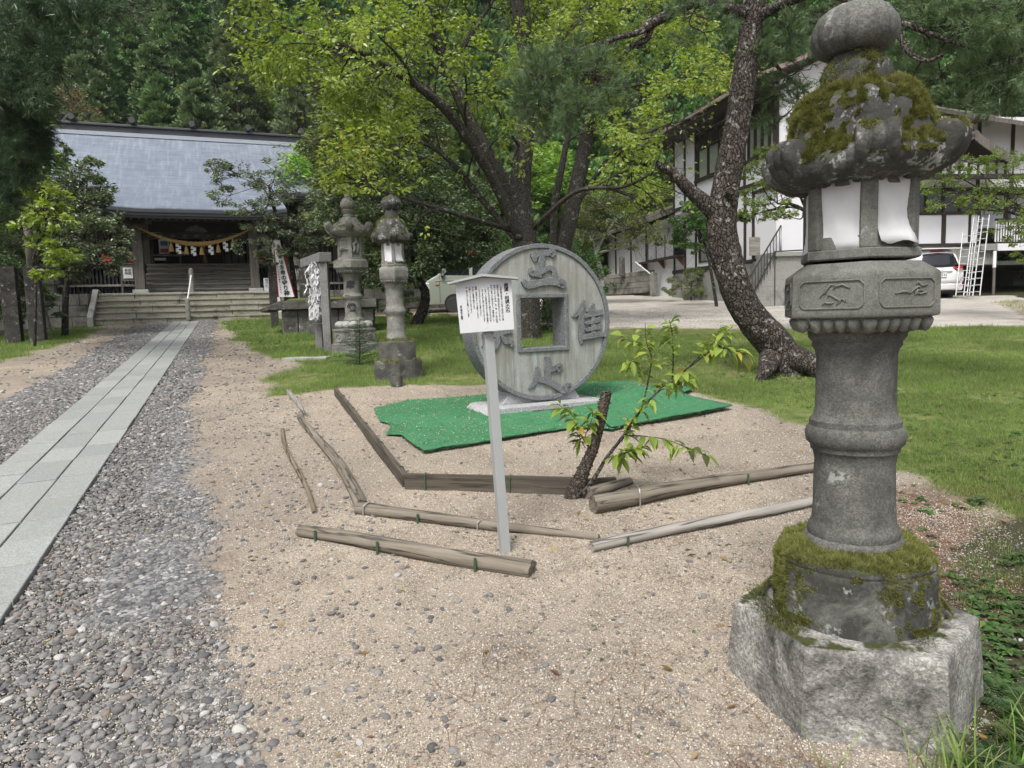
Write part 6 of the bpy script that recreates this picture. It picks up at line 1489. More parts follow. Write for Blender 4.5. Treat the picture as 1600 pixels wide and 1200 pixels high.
M['tail_red'] = plain('red_tail_lamp', (.40, .01, .015), .15, spec=.7); M['black_plastic'] = plain('black_plastic', (.02, .02, .022), .45)
g = G(1470, 467); car = thing('parked_car', 'white compact people carrier seen from behind, parked at the office undercroft', 'car', g, R(4))
def csec(y, w, zt, zb_=.28, rt=.16, tuck=.06, shoulder=.95):
    """cross-section of the body in xz at depth y"""
    hw = w/2; pts = []
    for (x, z) in ((-hw+.06, zb_), (-hw+.01, zb_+.08), (-hw, .55), (-hw+.005, shoulder), (-hw+.10, zt-.22), (-hw+.17, zt-.07), (-hw+.30, zt), (0, zt+.02), (hw-.30, zt), (hw-.17, zt-.07), (hw-.10, zt-.22), (hw-.005, shoulder), (hw, .55), (hw-.01, zb_+.08), (hw-.06, zb_)): pts.append((x, y, z))
    return pts
secs = [csec(.10, 1.56, .80, .32, shoulder=.72), csec(.03, 1.62, .90, .30, shoulder=.80), csec(.03+.02, 1.66, 1.02, .28), csec(.14, 1.68, 1.30, .28), csec(.26, 1.695, 1.60, .27), csec(.42, 1.695, 1.685, .26), csec(.8, 1.695, 1.71, .25), csec(2.2, 1.695, 1.71, .25), csec(2.9, 1.69, 1.60, .25), csec(3.5, 1.68, 1.10, .26), csec(4.1, 1.6, .92, .28), csec(4.26, 1.4, .75, .32)]
loft(secs, 'body', M['car_white'], car)
# tailgate skin standing a little proud of the body: lower door, window, lamps
def yat(z):      # rear profile
    return float(np.interp(z, [.3, .6, .9, 1.02, 1.30, 1.60, 1.69], [.06, .0, -.01, .02, .13, .25, .38]))
def rear_patch(name, poly, mat, lift=.0, th=.03, rows=8):
    """poly in xz, laid on the curved rear"""
    import bmesh
    bm = bmesh.new(); vs = [bm.verts.new((x, 0, z)) for x, z in poly]; f = bm.faces.new(vs); r_ = bmesh.ops.triangulate(bm, faces=[f]); bmesh.ops.subdivide_edges(bm, edges=bm.edges[:], cuts=3, use_grid_fill=True)
    for v in bm.verts: v.co.y = yat(v.co.z)+.07*(abs(v.co.x)/.8)**3-lift
    me = bpy.data.meshes.new(name); bmesh.ops.recalc_face_normals(bm, faces=bm.faces)
    if sum(f.normal.y for f in bm.faces) > 0: bmesh.ops.reverse_faces(bm, faces=bm.faces)
    bm.to_mesh(me); bm.free(); me.polygons.foreach_set('use_smooth', [True]*len(me.polygons)); o = mesh_obj(name, me, mat, car); so = o.modifiers.new('t', 'SOLIDIFY'); so.thickness = th; so.offset = -1; return o
rear_patch('tailgate', [(-.70, .52), (.70, .52), (.74, .90), (.72, 1.06), (-.72, 1.06), (-.74, .90)], M['car_white'], .015)
rear_patch('tailgate_frame', [(-.74, 1.065), (.74, 1.065), (.70, 1.3), (.60, 1.6), (-.60, 1.6), (-.70, 1.3)], M['car_white'], .02)
rear_patch('rear_window', [(-.66, 1.1), (0, 1.075), (.66, 1.1), (.60, 1.4), (.54, 1.54), (0, 1.575), (-.54, 1.54), (-.60, 1.4)], M['car_glass'], .034)
rear_patch('bumper', [(-.80, .30), (.80, .30), (.83, .42), (.80, .51), (-.80, .51), (-.83, .42)], M['car_white'], .06)
rear_patch('bumper_trim', [(-.66, .24), (.66, .24), (.70, .295), (-.70, .295)], M['black_plastic'], .05)
for s_ in (-1, 1):
    rear_patch('tail_lamp', [(s_*.42, 1.06), (s_*.52, .97), (s_*.80, .94), (s_*.80, 1.12), (s_*.70, 1.22), (s_*.66, 1.1)], M['tail_red'], .045)
    rear_patch('reverse_lamp', [(s_*.52, .995), (s_*.76, .965), (s_*.76, 1.0), (s_*.56, 1.02)], M['alu'], .052)
    rear_patch('reflector', [(s_*.77, .45), (s_*.80, .45), (s_*.80, .60), (s_*.77, .60)], M['tail_red'], .075)
rear_patch('chrome_bar', [(-.35, .905), (.35, .905), (.38, .93), (.35, .955), (-.35, .955), (-.38, .93)], M['metal_grey'], .04)
rear_patch('brake_light', [(-.28, 1.615), (.28, 1.615), (.2, 1.65), (-.2, 1.65)], M['tail_red'], .035)
mb = MB(); mb.b2(-.82, .82, .12, .6, 1.70, 1.73); mb.build('roof_spoiler', M['car_white'], car, bevel=.01)
mb = MB(); mb.b2(-.165, .165, -.055, -.04, .74, .90); pt_ = mb.build('number_plate', M['paper'], car)
text_mesh('plate_lettering', '・6 43', .11, M['ink'], pt_, (0, -.058, .805), (R(90), 0, 0), extrude=.001); text_mesh('plate_lettering', '岩手 501', .045, M['ink'], pt_, (0, -.058, .875), (R(90), 0, 0), extrude=.001)
mb = MB(); mb.bar((-.03, -.035, .99), (-.04, -.03, 1.05), .012); mb.bar((.03, -.035, .99), (.04, -.03, 1.05), .012); mb.bar((-.035, -.035, 1.015), (.035, -.035, 1.015), .012); mb.build('emblem', M['metal_grey'], car)
for x, y in ((-.74, .75), (.74, .75), (-.74, 3.4), (.74, 3.4)): w_ = wheel(car, x, y, .31, .19); w_.rotation_euler = (0, 0, R(90))
mb = MB(); mb.tube([(-.5, 1.0, 1.02), (-.5, .3, 1.0)], .02, 5); mb.b2(-.7, .7, .3, 3.9, .18, .26); mb.build('underbody', M['black_plastic'], car)

# green van behind the trees, nose to the left
M['van_green'] = plain('silvery_green_van_paint', (.20, .23, .19), .3, var=.03, spec=.6); M['van_grey'] = plain('van_chrome_trim', (.55, .57, .58), .3, metal=.3)
g = G(700, 489); van = thing('parked_van', 'silvery green box van parked under the trees, nose to the left', 'van', (g[0]-.72, g[1], gz1(g[0], g[1])), R(8))
prof = [(-.02, .30), (-.05, .62), (-.04, .95), (.02, 1.12), (.22, 1.22), (.40, 1.32), (.92, 1.88), (1.2, 1.95), (3.25, 1.95), (3.38, 1.8), (3.42, .9), (3.40, .28)]
secs = []
for y, k in ((0, 0), (.03, 1), (.10, 1), (1.38, 1), (1.45, 1), (1.48, 0)):
    e = .04 if k == 0 else 0; secs.append([(x+(e if x < 1.5 else -e), y, z-(e if z > 1 else -e*.3)) for x, z in prof])
loft(secs, 'body', M['van_green'], van)
mb = MB(); mb.prism([(.62, 1.32), (1.5, 1.30), (1.5, 1.82), (1.05, 1.82), (.98, 1.76)], -.012, -.004, 'y'); mb.build('side_window', M['car_glass'], van)
mb = MB(); mb.prism([(1.62, 1.30), (3.1, 1.30), (3.1, 1.80), (1.62, 1.80)], -.012, -.004, 'y'); mb.build('side_window', M['car_glass'], van)
mb = MB(); mb.bar((.36, .74, 1.34), (.88, .74, 1.88), 1.3, .02, up=(-.7, 0, .7)); mb.build('windscreen', M['car_glass'], van)
mb = MB(); mb.prism([(-.075, .33), (-.06, .33), (-.05, 1.1), (-.085, .9)], .12, 1.36, 'y'); mb.build('grille', M['van_grey'], van)
for z in (.5, .62, .85, .95): mb = MB(); mb.b2(-.10, -.07, .2, 1.28, z, z+.03); mb.build('grille_bar', M['black_plastic'], van)
mb = MB(); mb.b2(-.085, .12, -.01, .2, .82, 1.06); mb.build('headlight', M['van_grey'], van, bevel=.03)
mb = MB(); mb.b2(-.11, -.09, .55, .9, .42, .56); mb.build('number_plate', plain('yellow_plate', (.6, .42, .03), .5), van)
mb = MB(); mb.b2(.46, .47, -.012, -.002, .35, 1.3); mb.build('door_line', M['black_plastic'], van); mb = MB(); mb.b2(.30, 3.3, -.016, -.004, 1.12, 1.145); mb.build('side_moulding', M['van_grey'], van)
mb = MB(); mb.b2(.32, .44, -.03, -.002, .98, 1.02); mb.build('indicator', plain('orange_indicator', (.5, .2, .02), .4), van)
for x in (.95, 2.85):
    mb = MB(); mb.lathe([(.34, -.01), (.34, .0)], 24); o = mb.build('wheel_arch', M['black_plastic'], van); o.rotation_euler = (R(90), 0, 0); o.location = (x, -.004, .32)
    wheel(van, x, .06, .28, .16)
mb = MB(); mb.b2(.5, .62, -.16, -.02, 1.28, 1.5); mb.build('door_mirror', M['van_green'], van, bevel=.02)

M['ladder'] = plain('dull_ladder_metal', (.42, .43, .44), .5, metal=.3)
# ------------------------------------------------------------------ aluminium ladders leaning on the wing
def ladder(label, foot, top, yf, yt, w=.4, n=11):
    a = AT(foot[0], foot[1], yf); b = AT(top[0], top[1], yt); o = thing('ladder', label, 'ladder', a, 0, 'ladders leaning on the office wing'); d = Vector(b-a); L = d.length; o.rotation_euler = d.to_track_quat('Z', 'Y').to_euler()
    for x in (0, w): mb = MB(); mb.b2(x-.012, x+.012, -.03, .03, 0, L); mb.build('side_rail', M['ladder'], o)
    for k in range(n): mb = MB(); z = .15+(L-.3)*k/(n-1); mb.tube([(.012, 0, z), (w-.012, 0, z)], .014, 6); mb.build('rung', M['ladder'], o)
    return o
ladder('long aluminium ladder leaning upright on the wing, rightmost of the ladders', (1531, 462), (1546, 336), 23.6, 24.6, .30, 12)
ladder('aluminium ladder standing between the other two by the white car', (1520, 463), (1536, 340), 23.5, 24.5, .26, 12)
ladder('shorter aluminium ladder leaning nearest the white car', (1511, 462), (1522, 362), 23.7, 24.6, .32, 9)
# ------------------------------------------------------------------ trees
rt = np.random.RandomState(21)
def unit(v): v = np.asarray(v, float); return v/(np.linalg.norm(v, axis=-1, keepdims=True)+1e-9)
def smooth_path(pts, n):
    """Catmull-Rom through control points (x, y, z, r)"""
    P = np.array(pts, float); P = np.vstack([2*P[0]-P[1], P, 2*P[-1]-P[-2]]); out = []
    segs = len(P)-3; per = max(2, n//segs)
    for i in range(segs):
        p0, p1, p2, p3 = P[i:i+4]
        for k in range(per):
            t_ = k/per; out.append(.5*((2*p1)+(-p0+p2)*t_+(2*p0-5*p1+4*p2-p3)*t_**2+(-p0+3*p1-3*p2+p3)*t_**3))
    out.append(P[-2]); o = np.array(out); o[:, 3] = np.maximum(o[:, 3], .002); return o
class Wood:
    def __init__(s): s.V = []; s.F = []; s.n = 0
    def tube(s, P, m_=8, rough=.0, seed=0):
        """P: k x 4 (x, y, z, r)"""
        k = len(P); c = P[:, :3]; T = np.zeros((k, 3)); T[1:-1] = c[2:]-c[:-2]; T[0] = c[1]-c[0]; T[-1] = c[-1]-c[-2]; T = unit(T)
        X = np.zeros((k, 3)); x = np.cross(T[0], [.3, .9, .2]); x /= np.linalg.norm(x)+1e-9
        for i in range(k): x = x-T[i]*(x@T[i]); x /= np.linalg.norm(x)+1e-9; X[i] = x
        Y = np.cross(T, X); a = np.arange(m_)*2*np.pi/m_; r = P[:, 3][:, None]*np.ones(m_)
        if rough:
            q = np.stack([c[:, None, 0]+np.cos(a)*.4, c[:, None, 1]+np.sin(a)*.4, c[:, None, 2]+0*a], -1); r = r*(1+rough*fbm(q, 2.2, 4, seed)+rough*.5*fbm(q, 9, 3, seed+1))
        v = c[:, None]+X[:, None]*(np.cos(a)[None, :, None]*r[..., None])+Y[:, None]*(np.sin(a)[None, :, None]*r[..., None])
        ii = np.arange(k*m_).reshape(k, m_); j = np.roll(ii, -1, 1); f = np.stack([ii[:-1], j[:-1], j[1:], ii[1:]], -1).reshape(-1, 4)
        s.V.append(v.reshape(-1, 3)); s.F.append(f+s.n); s.n += k*m_
    def build(s, name, mat, parent, origin=(0, 0, 0)):
        return np_mesh(name, np.concatenate(s.V)-np.asarray(origin, float), np.concatenate(s.F), mat, parent, smooth=True)

def leaves_mesh(name, P, D, size, mat, parent, origin=(0, 0, 0), width=.5, droop=.3, fold=.25, rs_=rt, flat=.6, tri=False, shade=None):
    """one folded leaf per point: P n x 3 positions, D n x 3 directions, size n"""
    n = len(P); D = unit(D+np.array([0, 0, -droop])); up = unit(np.array([0, 0, 1.])*flat+rs_.normal(0, 1, (n, 3))*(1-flat*.55)); S = unit(np.cross(D, up)); N = np.cross(S, D); sz = size[:, None]; w = sz*width*.5
    rn = rs_.rand(n) if shade is None else shade
    if tri:
        V = np.stack([P-S*w, P+S*w, P+D*sz], 1); F = np.arange(3*n).reshape(-1, 3); A = np.repeat(rn, 3)
    else:
        m = P+D*sz*.5; V = np.stack([P, m-S*w+N*w*fold, P+D*sz-N*sz*.12, m+S*w+N*w*fold], 1); i = np.arange(n)*4; F = np.concatenate([np.stack([i, i+1, i+2], 1), np.stack([i, i+2, i+3], 1)]); A = np.repeat(rn, 4)
    return np_mesh(name, V.reshape(-1, 3)-np.asarray(origin, float), F, mat, parent, attrs=dict(rnd=A))

def branch_out(path, wood, rs_, n, lmin, lmax, t0=.25, ang=(35, 75), up=.1, k=7, rr=.35, wig=.12, sides=5, t1=1., rmin=.003, grav=0.):
    """side branches off a path (k x 4); returns their paths"""
    out = []; L = len(path); 
    for i in range(n):
        f = t0+(t1-t0)*(i+rs_.rand())/n; q = f*(L-1); a = int(min(q, L-2)); w = q-a; p = path[a]*(1-w)+path[a+1]*w; T = unit(path[min(a+1, L-1), :3]-path[a, :3])
        s = unit(np.cross(T, rs_.normal(0, 1, 3))); an = R(rs_.uniform(*ang)); d = unit(T*math.cos(an)+s*math.sin(an)+np.array([0, 0, up])); ln = rs_.uniform(lmin, lmax)*(1.15-.6*f)
        pts = []; c = p[:3].copy(); r0 = max(rmin, min(p[3]*rr*rs_.uniform(.7, 1.2), ln*.02))
        for j in range(k): 
            g_ = j/(k-1); pts.append([*c, r0*(1-g_)+rmin*g_*.6]); d = unit(d+rs_.normal(0, wig, 3)+np.array([0, 0, -grav*g_])); c = c+d*ln/(k-1)
        pts = np.array(pts); wood.tube(pts, sides); out.append(pts)
    return out
def at_px(px, py, y, r): p = AT(px, py, y); return [p[0], p[1], p[2], r]
def leafy(paths, rs_, per, spread, tlo=.15, tuft=1):
    P = []; D = []
    for q in paths:
        k = len(q)-1; t_ = tlo+(1-tlo)*rs_.rand(per); a = np.minimum((t_*k).astype(int), k-1); w = (t_*k-a)[:, None]
        c = q[a, :3]*(1-w)+q[a+1, :3]*w; T = unit(q[a+1, :3]-q[a, :3]); s = rs_.normal(0, 1, (per, 3)); s[:, 2] *= .35; d = unit(T*.6+unit(s)); P.append(c+s*spread*.35); D.append(d)
    return np.concatenate(P), np.concatenate(D)

M['leaf_cherry'] = leafmat('cherry_leaves', (.13, .19, .028), (.37, .46, .105), (.54, .46, .10), .03, trans=.48, rough=.45)
M['leaf_green'] = leafmat('green_leaves', (.055, .10, .022), (.22, .31, .07), (.30, .32, .09), .05, trans=.35, use_obj=True)
M['leaf_dark'] = leafmat('dark_glossy_leaves', (.03, .065, .02), (.12, .20, .06), (.16, .22, .07), .12, trans=.25, rough=.4, spec=.3, use_obj=True)
M['leaf_shrub'] = leafmat('camellia_like_leaves', (.05, .10, .045), (.19, .28, .12), (.3, .38, .17), .15, trans=.25, rough=.35, spec=.4, use_obj=True)
M['leaf_maple'] = leafmat('maple_leaves', (.08, .13, .02), (.24, .32, .07), (.34, .30, .08), .05, trans=.45, use_obj=False)
M['leaf_maple_dull'] = leafmat('dull_maple_leaves', (.045, .055, .018), (.15, .17, .055), (.24, .12, .05), .12, trans=.35)
M['leaf_brown'] = leafmat('brownish_leaves', (.09, .07, .03), (.22, .17, .08), (.25, .13, .07), .2, trans=.3)
M['needle_pine'] = leafmat('pine_needles', (.05, .09, .045), (.18, .26, .13), (.28, .32, .12), .12, trans=.15, rough=.5)
M['needle_cedar'] = leafmat('cedar_sprays', (.025, .05, .026), (.09, .145, .075), None, trans=.15, use_obj=False)
M['leaf_forest'] = leafmat('forest_conifer_foliage', (.06, .12, .05), (.20, .31, .13), (.28, .31, .16), .12, trans=.15, use_obj=True, rough=.6)
M['leaf_forest2'] = leafmat('forest_broadleaf_foliage', (.11, .18, .045), (.34, .45, .13), (.38, .38, .15), .08, trans=.3, use_obj=True, rough=.6)

# --- the forest on the hill: a few crowns, each copied over the slope
def conifer_mesh(seed, H, rad, nb, mat, per=70, card=.30, shape=1.):
    r = np.random.RandomState(seed); P = []; D = []; S = []; Sh = []
    for i in range(nb):
        f = (i+r.rand())/nb; z = H*(.12+.88*f); rr = rad*((1-f)**.62)*r.uniform(.55, 1.08)+.25; a = r.uniform(0, 6.28)
        c = np.array([rr*math.cos(a), rr*math.sin(a), z-rr*.18]); br = r.uniform(.32, .62)*(1.25-.5*f)
        d = unit(r.normal(0, 1, (per, 3))); d[:, 2] = np.abs(d[:, 2])*.9-.25; q = c+d*br*np.array([1, 1, .75])*r.uniform(.55, 1., (per, 1)); P.append(q); D.append(unit(d+np.array([math.cos(a)*.4, math.sin(a)*.4, .5]))); S.append(r.uniform(.55, 1.15, per)*card); Sh.append(np.clip(.25+.5*r.rand()+r.normal(0, .12, per), 0, .98))
    P = np.concatenate(P); D = np.concatenate(D); S = np.concatenate(S); Sh = np.concatenate(Sh); n = len(P); Sd = unit(np.cross(D, r.normal(0, 1, (n, 3)))); w = S[:, None]*.34
    V = np.stack([P-Sd*w, P+Sd*w, P+D*S[:, None]+Sd*w*.4, P+D*S[:, None]-Sd*w*.4], 1).reshape(-1, 3); F = np.arange(4*n).reshape(-1, 4)
    return V, F, np.repeat(Sh, 4)
def broad_mesh(seed, H, rad, nb, per=80, card=.26):
    r = np.random.RandomState(seed); P = []; D = []; S = []; Sh = []
    for i in range(nb):
        d0 = unit(r.normal(0, 1, 3)); d0[2] = abs(d0[2])*1.1-.35; c = np.array([0, 0, H*.62])+d0*np.array([rad, rad, H*.38])*r.uniform(.55, 1.)**.5; br = r.uniform(.4, .85)
        d = unit(r.normal(0, 1, (per, 3))); q = c+d*br*np.array([1, 1, .45])*r.uniform(.3, 1., (per, 1)); P.append(q); D.append(unit(d*np.array([1, 1, .3])+d0*.3)); S.append(r.uniform(.5, 1.1, per)*card); Sh.append(np.clip(.2+.55*r.rand()+r.normal(0, .14, per), 0, .98))
    P = np.concatenate(P); D = np.concatenate(D); S = np.concatenate(S); Sh = np.concatenate(Sh); n = len(P); Sd = unit(np.cross(D, r.normal(0, .4, (n, 3))+np.array([0, 0, 1]))); w = S[:, None]*.32
    V = np.stack([P, P+D*S[:, None]*.5-Sd*w, P+D*S[:, None], P+D*S[:, None]*.5+Sd*w], 1).reshape(-1, 3)
    return V, np.arange(4*n).reshape(-1, 4), np.repeat(Sh, 4)
def proto(name, label, cat, group, VFA, mat, H, tr, barkm):
    t_ = thing(name, label, cat, (0, 0, 0), 0, group); V, F, A = VFA; np_mesh('crown', V, F, mat, t_, attrs=dict(rnd=A)); w = Wood(); w.tube(np.array([[0, 0, -1, tr], [0.1, 0, H*.3, tr*.8], [0, .1, H*.6, tr*.5], [0, 0, H*.96, .02]]), 8); w.build('trunk', barkm, t_); return t_
protoC = [proto('cedar_tree', 'tall dark green cedar in the forest on the hillside', 'tree', 'cedars of the hillside forest', conifer_mesh(s, H, rd, nb, None), M['leaf_forest'], H, .22, M['bark_cedar']) for s, H, rd, nb in ((1, 13, 2.5, 190), (2, 15, 2.9, 230), (3, 11.5, 2.3, 170), (4, 14, 2.6, 200))]
protoB = [proto('broadleaf_tree', 'leafy light green tree in the forest on the hillside', 'tree', 'broadleaved trees of the hillside forest', broad_mesh(s, H, rd, nb), M['leaf_forest2'], H, .16, M['bark_dark']) for s, H, rd, nb in ((5, 8.5, 3.1, 120), (6, 10, 3.6, 150), (7, 7.5, 2.8, 110))]
r = np.random.RandomState(12); placed = []; used = set(); cnt = 0
def put(src, x, y, s, rz, dz=0.):
    global cnt
    o = src if src.name not in used else copy_tree(src)
    used.add(src.name); o.location = (x, y, gz1(x, y)+dz-.2); o.rotation_euler = (r.normal(0, .03), r.normal(0, .03), rz); o.scale = (s, s, s*r.uniform(.9, 1.15)); cnt += 1; return o
def hilltree(broad, x, y, s):
    o = put((protoB if broad else protoC)[r.randint(3 if broad else 4)], x, y, s, r.uniform(0, 6.28)); px = 800+x/y*1109
    where = 'at the far left' if px < 60 else 'above the left half of the shrine roof' if px < 270 else 'above the right half of the shrine roof' if px < 480 else 'seen between shrine roof and big cherry' if px < 700 else 'behind the crown of the big cherry' if px < 950 else 'between cherries and office roof' if px < 1150 else 'behind the office roof' if px < 1400 else 'at the far right'
    row = 'foot of the hill' if y < 52 else 'middle of the slope' if y < 70 else 'upper slope'
    o['label'] = ('leafy light green tree' if broad else 'dark green cedar')+', '+row+', '+where
    o['group'] = ('broadleaved trees' if broad else 'cedars')+' of the hillside forest'
cands = []
for i in range(2600):
    x = r.uniform(-62, 60); y = r.uniform(34, 98)
    d = float(hill_z(x, y))
    if d < .7: continue
    if abs(x)/y > .82: continue
    if y < 46 and x > 6: continue
    cands.append((x, y))
for (x, y) in sorted(cands, key=lambda p: p[1]):
    if all((x-a)**2+(y-b)**2 > (2.5+.02*y)**2 for a, b in placed):
        placed.append((x, y))
        px = 800+x/y*1109
        broad = r.rand() < (.16 if px < 430 else (.5 if px < 1250 else .35)) or (y < 50 and r.rand() < .35 and px > 150)
        hilltree(broad, x, y, r.uniform(.85, 1.2))
# trees filling the edge of the wood near the compound
for (px, y, kind, s) in ((540, 33, 1, .95), (610, 30, 1, .9), (690, 34, 0, .9), (760, 36, 0, 1.), (840, 38, 1, .95), (905, 40, 0, .9), (960, 45, 0, 1.0), (1010, 43, 1, .9), (1080, 44, 0, 1.), (1150, 42, 0, .9), (1230, 46, 1, 1.), (1330, 44, 0, 1.1), (1420, 42, 0, 1.), (1500, 40, 0, 1.1), (1590, 38, 0, 1.1), (1680, 34, 0, 1.), (1640, 30, 1, .9), (-40, 24, 1, .8), (-120, 19, 1, .9), (20, 30, 1, .8), (-60, 33, 0, .9), (-200, 26, 0, .9), (60, 37, 1, .6), (500, 41, 0, .8)):
    hilltree(kind, (px-800)/1109*y, y, s)
print('forest trees', cnt)

# --- big cherry with several leaning limbs (behind the coin)
def make_tree(name, label, cat, base, limbs, bmat, lmat, seed, n1=7, l1=(1.6, 3.2), n2=6, l2=(.6, 1.4), n3=4, l3=(.25, .6), leaf=(.07, .12), per=9, width=.5, droop=.35, up1=.15, up2=.05, t0=.3, sides=10, crown_name='crown', ang1=(30, 70), trunk_rough=.10, flat=.6, filt=None, wmin=.004):
    rs_ = np.random.RandomState(seed); o = thing(name, label, cat, base); trunk = Wood(); tw = Wood(); P_ = []; D_ = []
    for li, L in enumerate(limbs):
        path = smooth_path(L, 26); trunk.tube(path, sides if li == 0 else max(7, sides-2), trunk_rough, seed+li)
        b1 = branch_out(path, tw, rs_, n1 if not isinstance(n1, (list, tuple)) else n1[li], *l1, t0=t0 if not isinstance(t0, (list, tuple)) else t0[li], ang=ang1, up=up1, k=9, rr=.5, sides=6, rmin=wmin)
        b1.append(path[-12:])
        for q in b1:
            b2 = branch_out(q, tw, rs_, n2, *l2, t0=.2, up=up2, k=6, rr=.5, sides=5, rmin=.003, grav=.03); b2.append(q[-4:])
            for q2 in b2:
                b3 = branch_out(q2, tw, rs_, n3, *l3, t0=.15, up=.0, k=4, rr=.6, sides=3, rmin=.0022, grav=.08, ang=(30, 60)); b3.append(q2[-3:])
                p, d = leafy(b3, rs_, per, leaf[1]); P_.append(p); D_.append(d)
    P_ = np.concatenate(P_); D_ = np.concatenate(D_)
    if filt is not None: k = filt(P_, rs_); P_, D_ = P_[k], D_[k]
    trunk.build('trunk', bmat, o, base); tw.build('branches', bmat, o, base)
    sh = np.clip(.45+fbm(P_, .9, 3, seed)*.7+rs_.normal(0, .2, len(P_)), 0, .995)
    leaves_mesh(crown_name, P_, D_, rs_.uniform(leaf[0], leaf[1], len(P_)), lmat, o, base, width=width, droop=droop, rs_=rs_, shade=sh, flat=flat)
    print(name, len(P_)); return o
def pxy(p):
    q = p-CAM; z = q@_f; return 800+FPX*(q@_r)/z, 600-FPX*(q@_u)/z
Yc = 15.5
limbs = [
 [at_px(822, 535, Yc, .36), at_px(822, 450, Yc, .30), at_px(820, 380, Yc, .28), at_px(812, 300, Yc, .24), at_px(822, 200, Yc-.2, .19), at_px(822, 95, Yc-.3, .16), at_px(808, 0, Yc-.3, .13), at_px(800, -140, Yc-.2, .06)],
 [at_px(815, 390, Yc, .17), at_px(800, 310, Yc-.1, .15), at_px(745, 210, Yc-.5, .14), at_px(700, 110, Yc-.8, .12), at_px(668, 20, Yc-1., .09), at_px(620, -70, Yc-1., .05)],
 [at_px(812, 370, Yc-.2, .13), at_px(765, 270, Yc-.8, .115), at_px(700, 175, Yc-1.6, .10), at_px(630, 120, Yc-2.2, .075), at_px(550, 75, Yc-2.6, .05), at_px(440, 42, Yc-2.9, .03)],
 [at_px(765, 275, Yc-.7, .07), at_px(690, 165, Yc-.9, .06), at_px(620, 108, Yc-1.4, .05), at_px(520, 82, Yc-1.8, .035), at_px(475, 72, Yc-2.0, .02)],
 [at_px(822, 150, Yc-.2, .09), at_px(850, 110, Yc+.1, .075), at_px(890, 55, Yc+.4, .06), at_px(930, 0, Yc+.6, .04), at_px(980, -60, Yc+.7, .02)],
 [at_px(830, 400, Yc, .09), at_px(760, 320, Yc+.5, .07), at_px(690, 240, Yc+.4, .05), at_px(610, 210, Yc+.3, .035), at_px(540, 215, Yc+.2, .02)],
 [at_px(700, 110, Yc-.8, .06), at_px(745, 40, Yc-.6, .045), at_px(790, -30, Yc-.4, .03)],
 [at_px(800, 360, Yc-.1, .06), at_px(700, 330, Yc-1.5, .045), at_px(600, 300, Yc-2.4, .03), at_px(530, 270, Yc-3., .018)],
 [at_px(830, 360, Yc, .06), at_px(900, 300, Yc-1.2, .045), at_px(980, 290, Yc-2., .03), at_px(1050, 250, Yc-2.5, .016)],
]
b0 = G(822, 530); b0 = np.array([b0[0], Yc, gz1(b0[0], Yc)])
make_tree('cherry_tree', 'large old cherry with several leaning limbs and yellow green leaves, behind the coin stone', 'tree', b0, limbs, M['bark_cherry'], M['leaf_cherry'], 5,
   n1=[7, 10, 10, 8, 7, 9, 4, 8, 8], l1=(1.2, 2.6), n2=6, l2=(.6, 1.3), n3=3, l3=(.25, .6), leaf=(.075, .125), per=10, t0=[.5, .3, .3, .3, .3, .3, .2, .3, .3], width=.5, up1=.1,
   filt=lambda P, rs_: (lambda x, y: ((y < 395) | (rs_.rand(len(P)) < .12)) & ~((x > 930) & (y > 330)) & ~((x > 490) & (x < 660) & (y > 300)) & ~((x < 500) & (y > 130) & (rs_.rand(len(P)) < .96)) & ~((x < 540) & (y > 330)) & ~((x > 1030) & (y > 150) & (rs_.rand(len(P)) < .9)))(*pxy(P)))
# second, straighter tree behind it
Y2 = 18.5; limbs = [[at_px(862, 505, Y2, .30), at_px(868, 440, Y2, .25), at_px(890, 340, Y2, .22), at_px(910, 250, Y2, .19), at_px(925, 150, Y2, .15), at_px(930, 40, Y2, .1), at_px(940, -80, Y2, .04)],
 [at_px(868, 420, Y2, .12), at_px(866, 330, Y2-.2, .10), at_px(880, 250, Y2-.4, .08), at_px(900, 130, Y2-.5, .05), at_px(890, 0, Y2-.5, .03)],
 [at_px(900, 320, Y2, .07), at_px(960, 240, Y2-.5, .055), at_px(1030, 200, Y2-.8, .035), at_px(1100, 180, Y2-1, .015)],
 [at_px(905, 280, Y2, .06), at_px(970, 300, Y2+.3, .045), at_px(1040, 330, Y2+.5, .02)], [at_px(925, 140, Y2, .06), at_px(1000, 60, Y2+.3, .045), at_px(1080, -10, Y2+.5, .02)], [at_px(925, 150, Y2, .06), at_px(1010, 130, Y2-.3, .045), at_px(1120, 120, Y2-.6, .02)]]
b0 = np.array([AT(862, 505, Y2)[0], Y2, gz1(AT(862, 505, Y2)[0], Y2)])
make_tree('cherry_tree', 'second cherry leaning right, its twin trunks rising just behind the large cherry', 'tree', b0, limbs, M['bark_cherry'], M['leaf_cherry'], 15, n1=[8, 6, 8, 7, 9, 9], l1=(1.1, 2.4), n2=6, l2=(.5, 1.2), n3=3, leaf=(.08, .13), per=7, t0=[.5, .5, .3, .3, .3, .3],
   filt=lambda P, rs_: (lambda x, y: ((y < 380) | (rs_.rand(len(P)) < .2)) & ~((x > 1035) & (y > 145) & (rs_.rand(len(P)) < .95)) & ~((x > 960) & (y > 300) & (rs_.rand(len(P)) < .6)))(*pxy(P)))

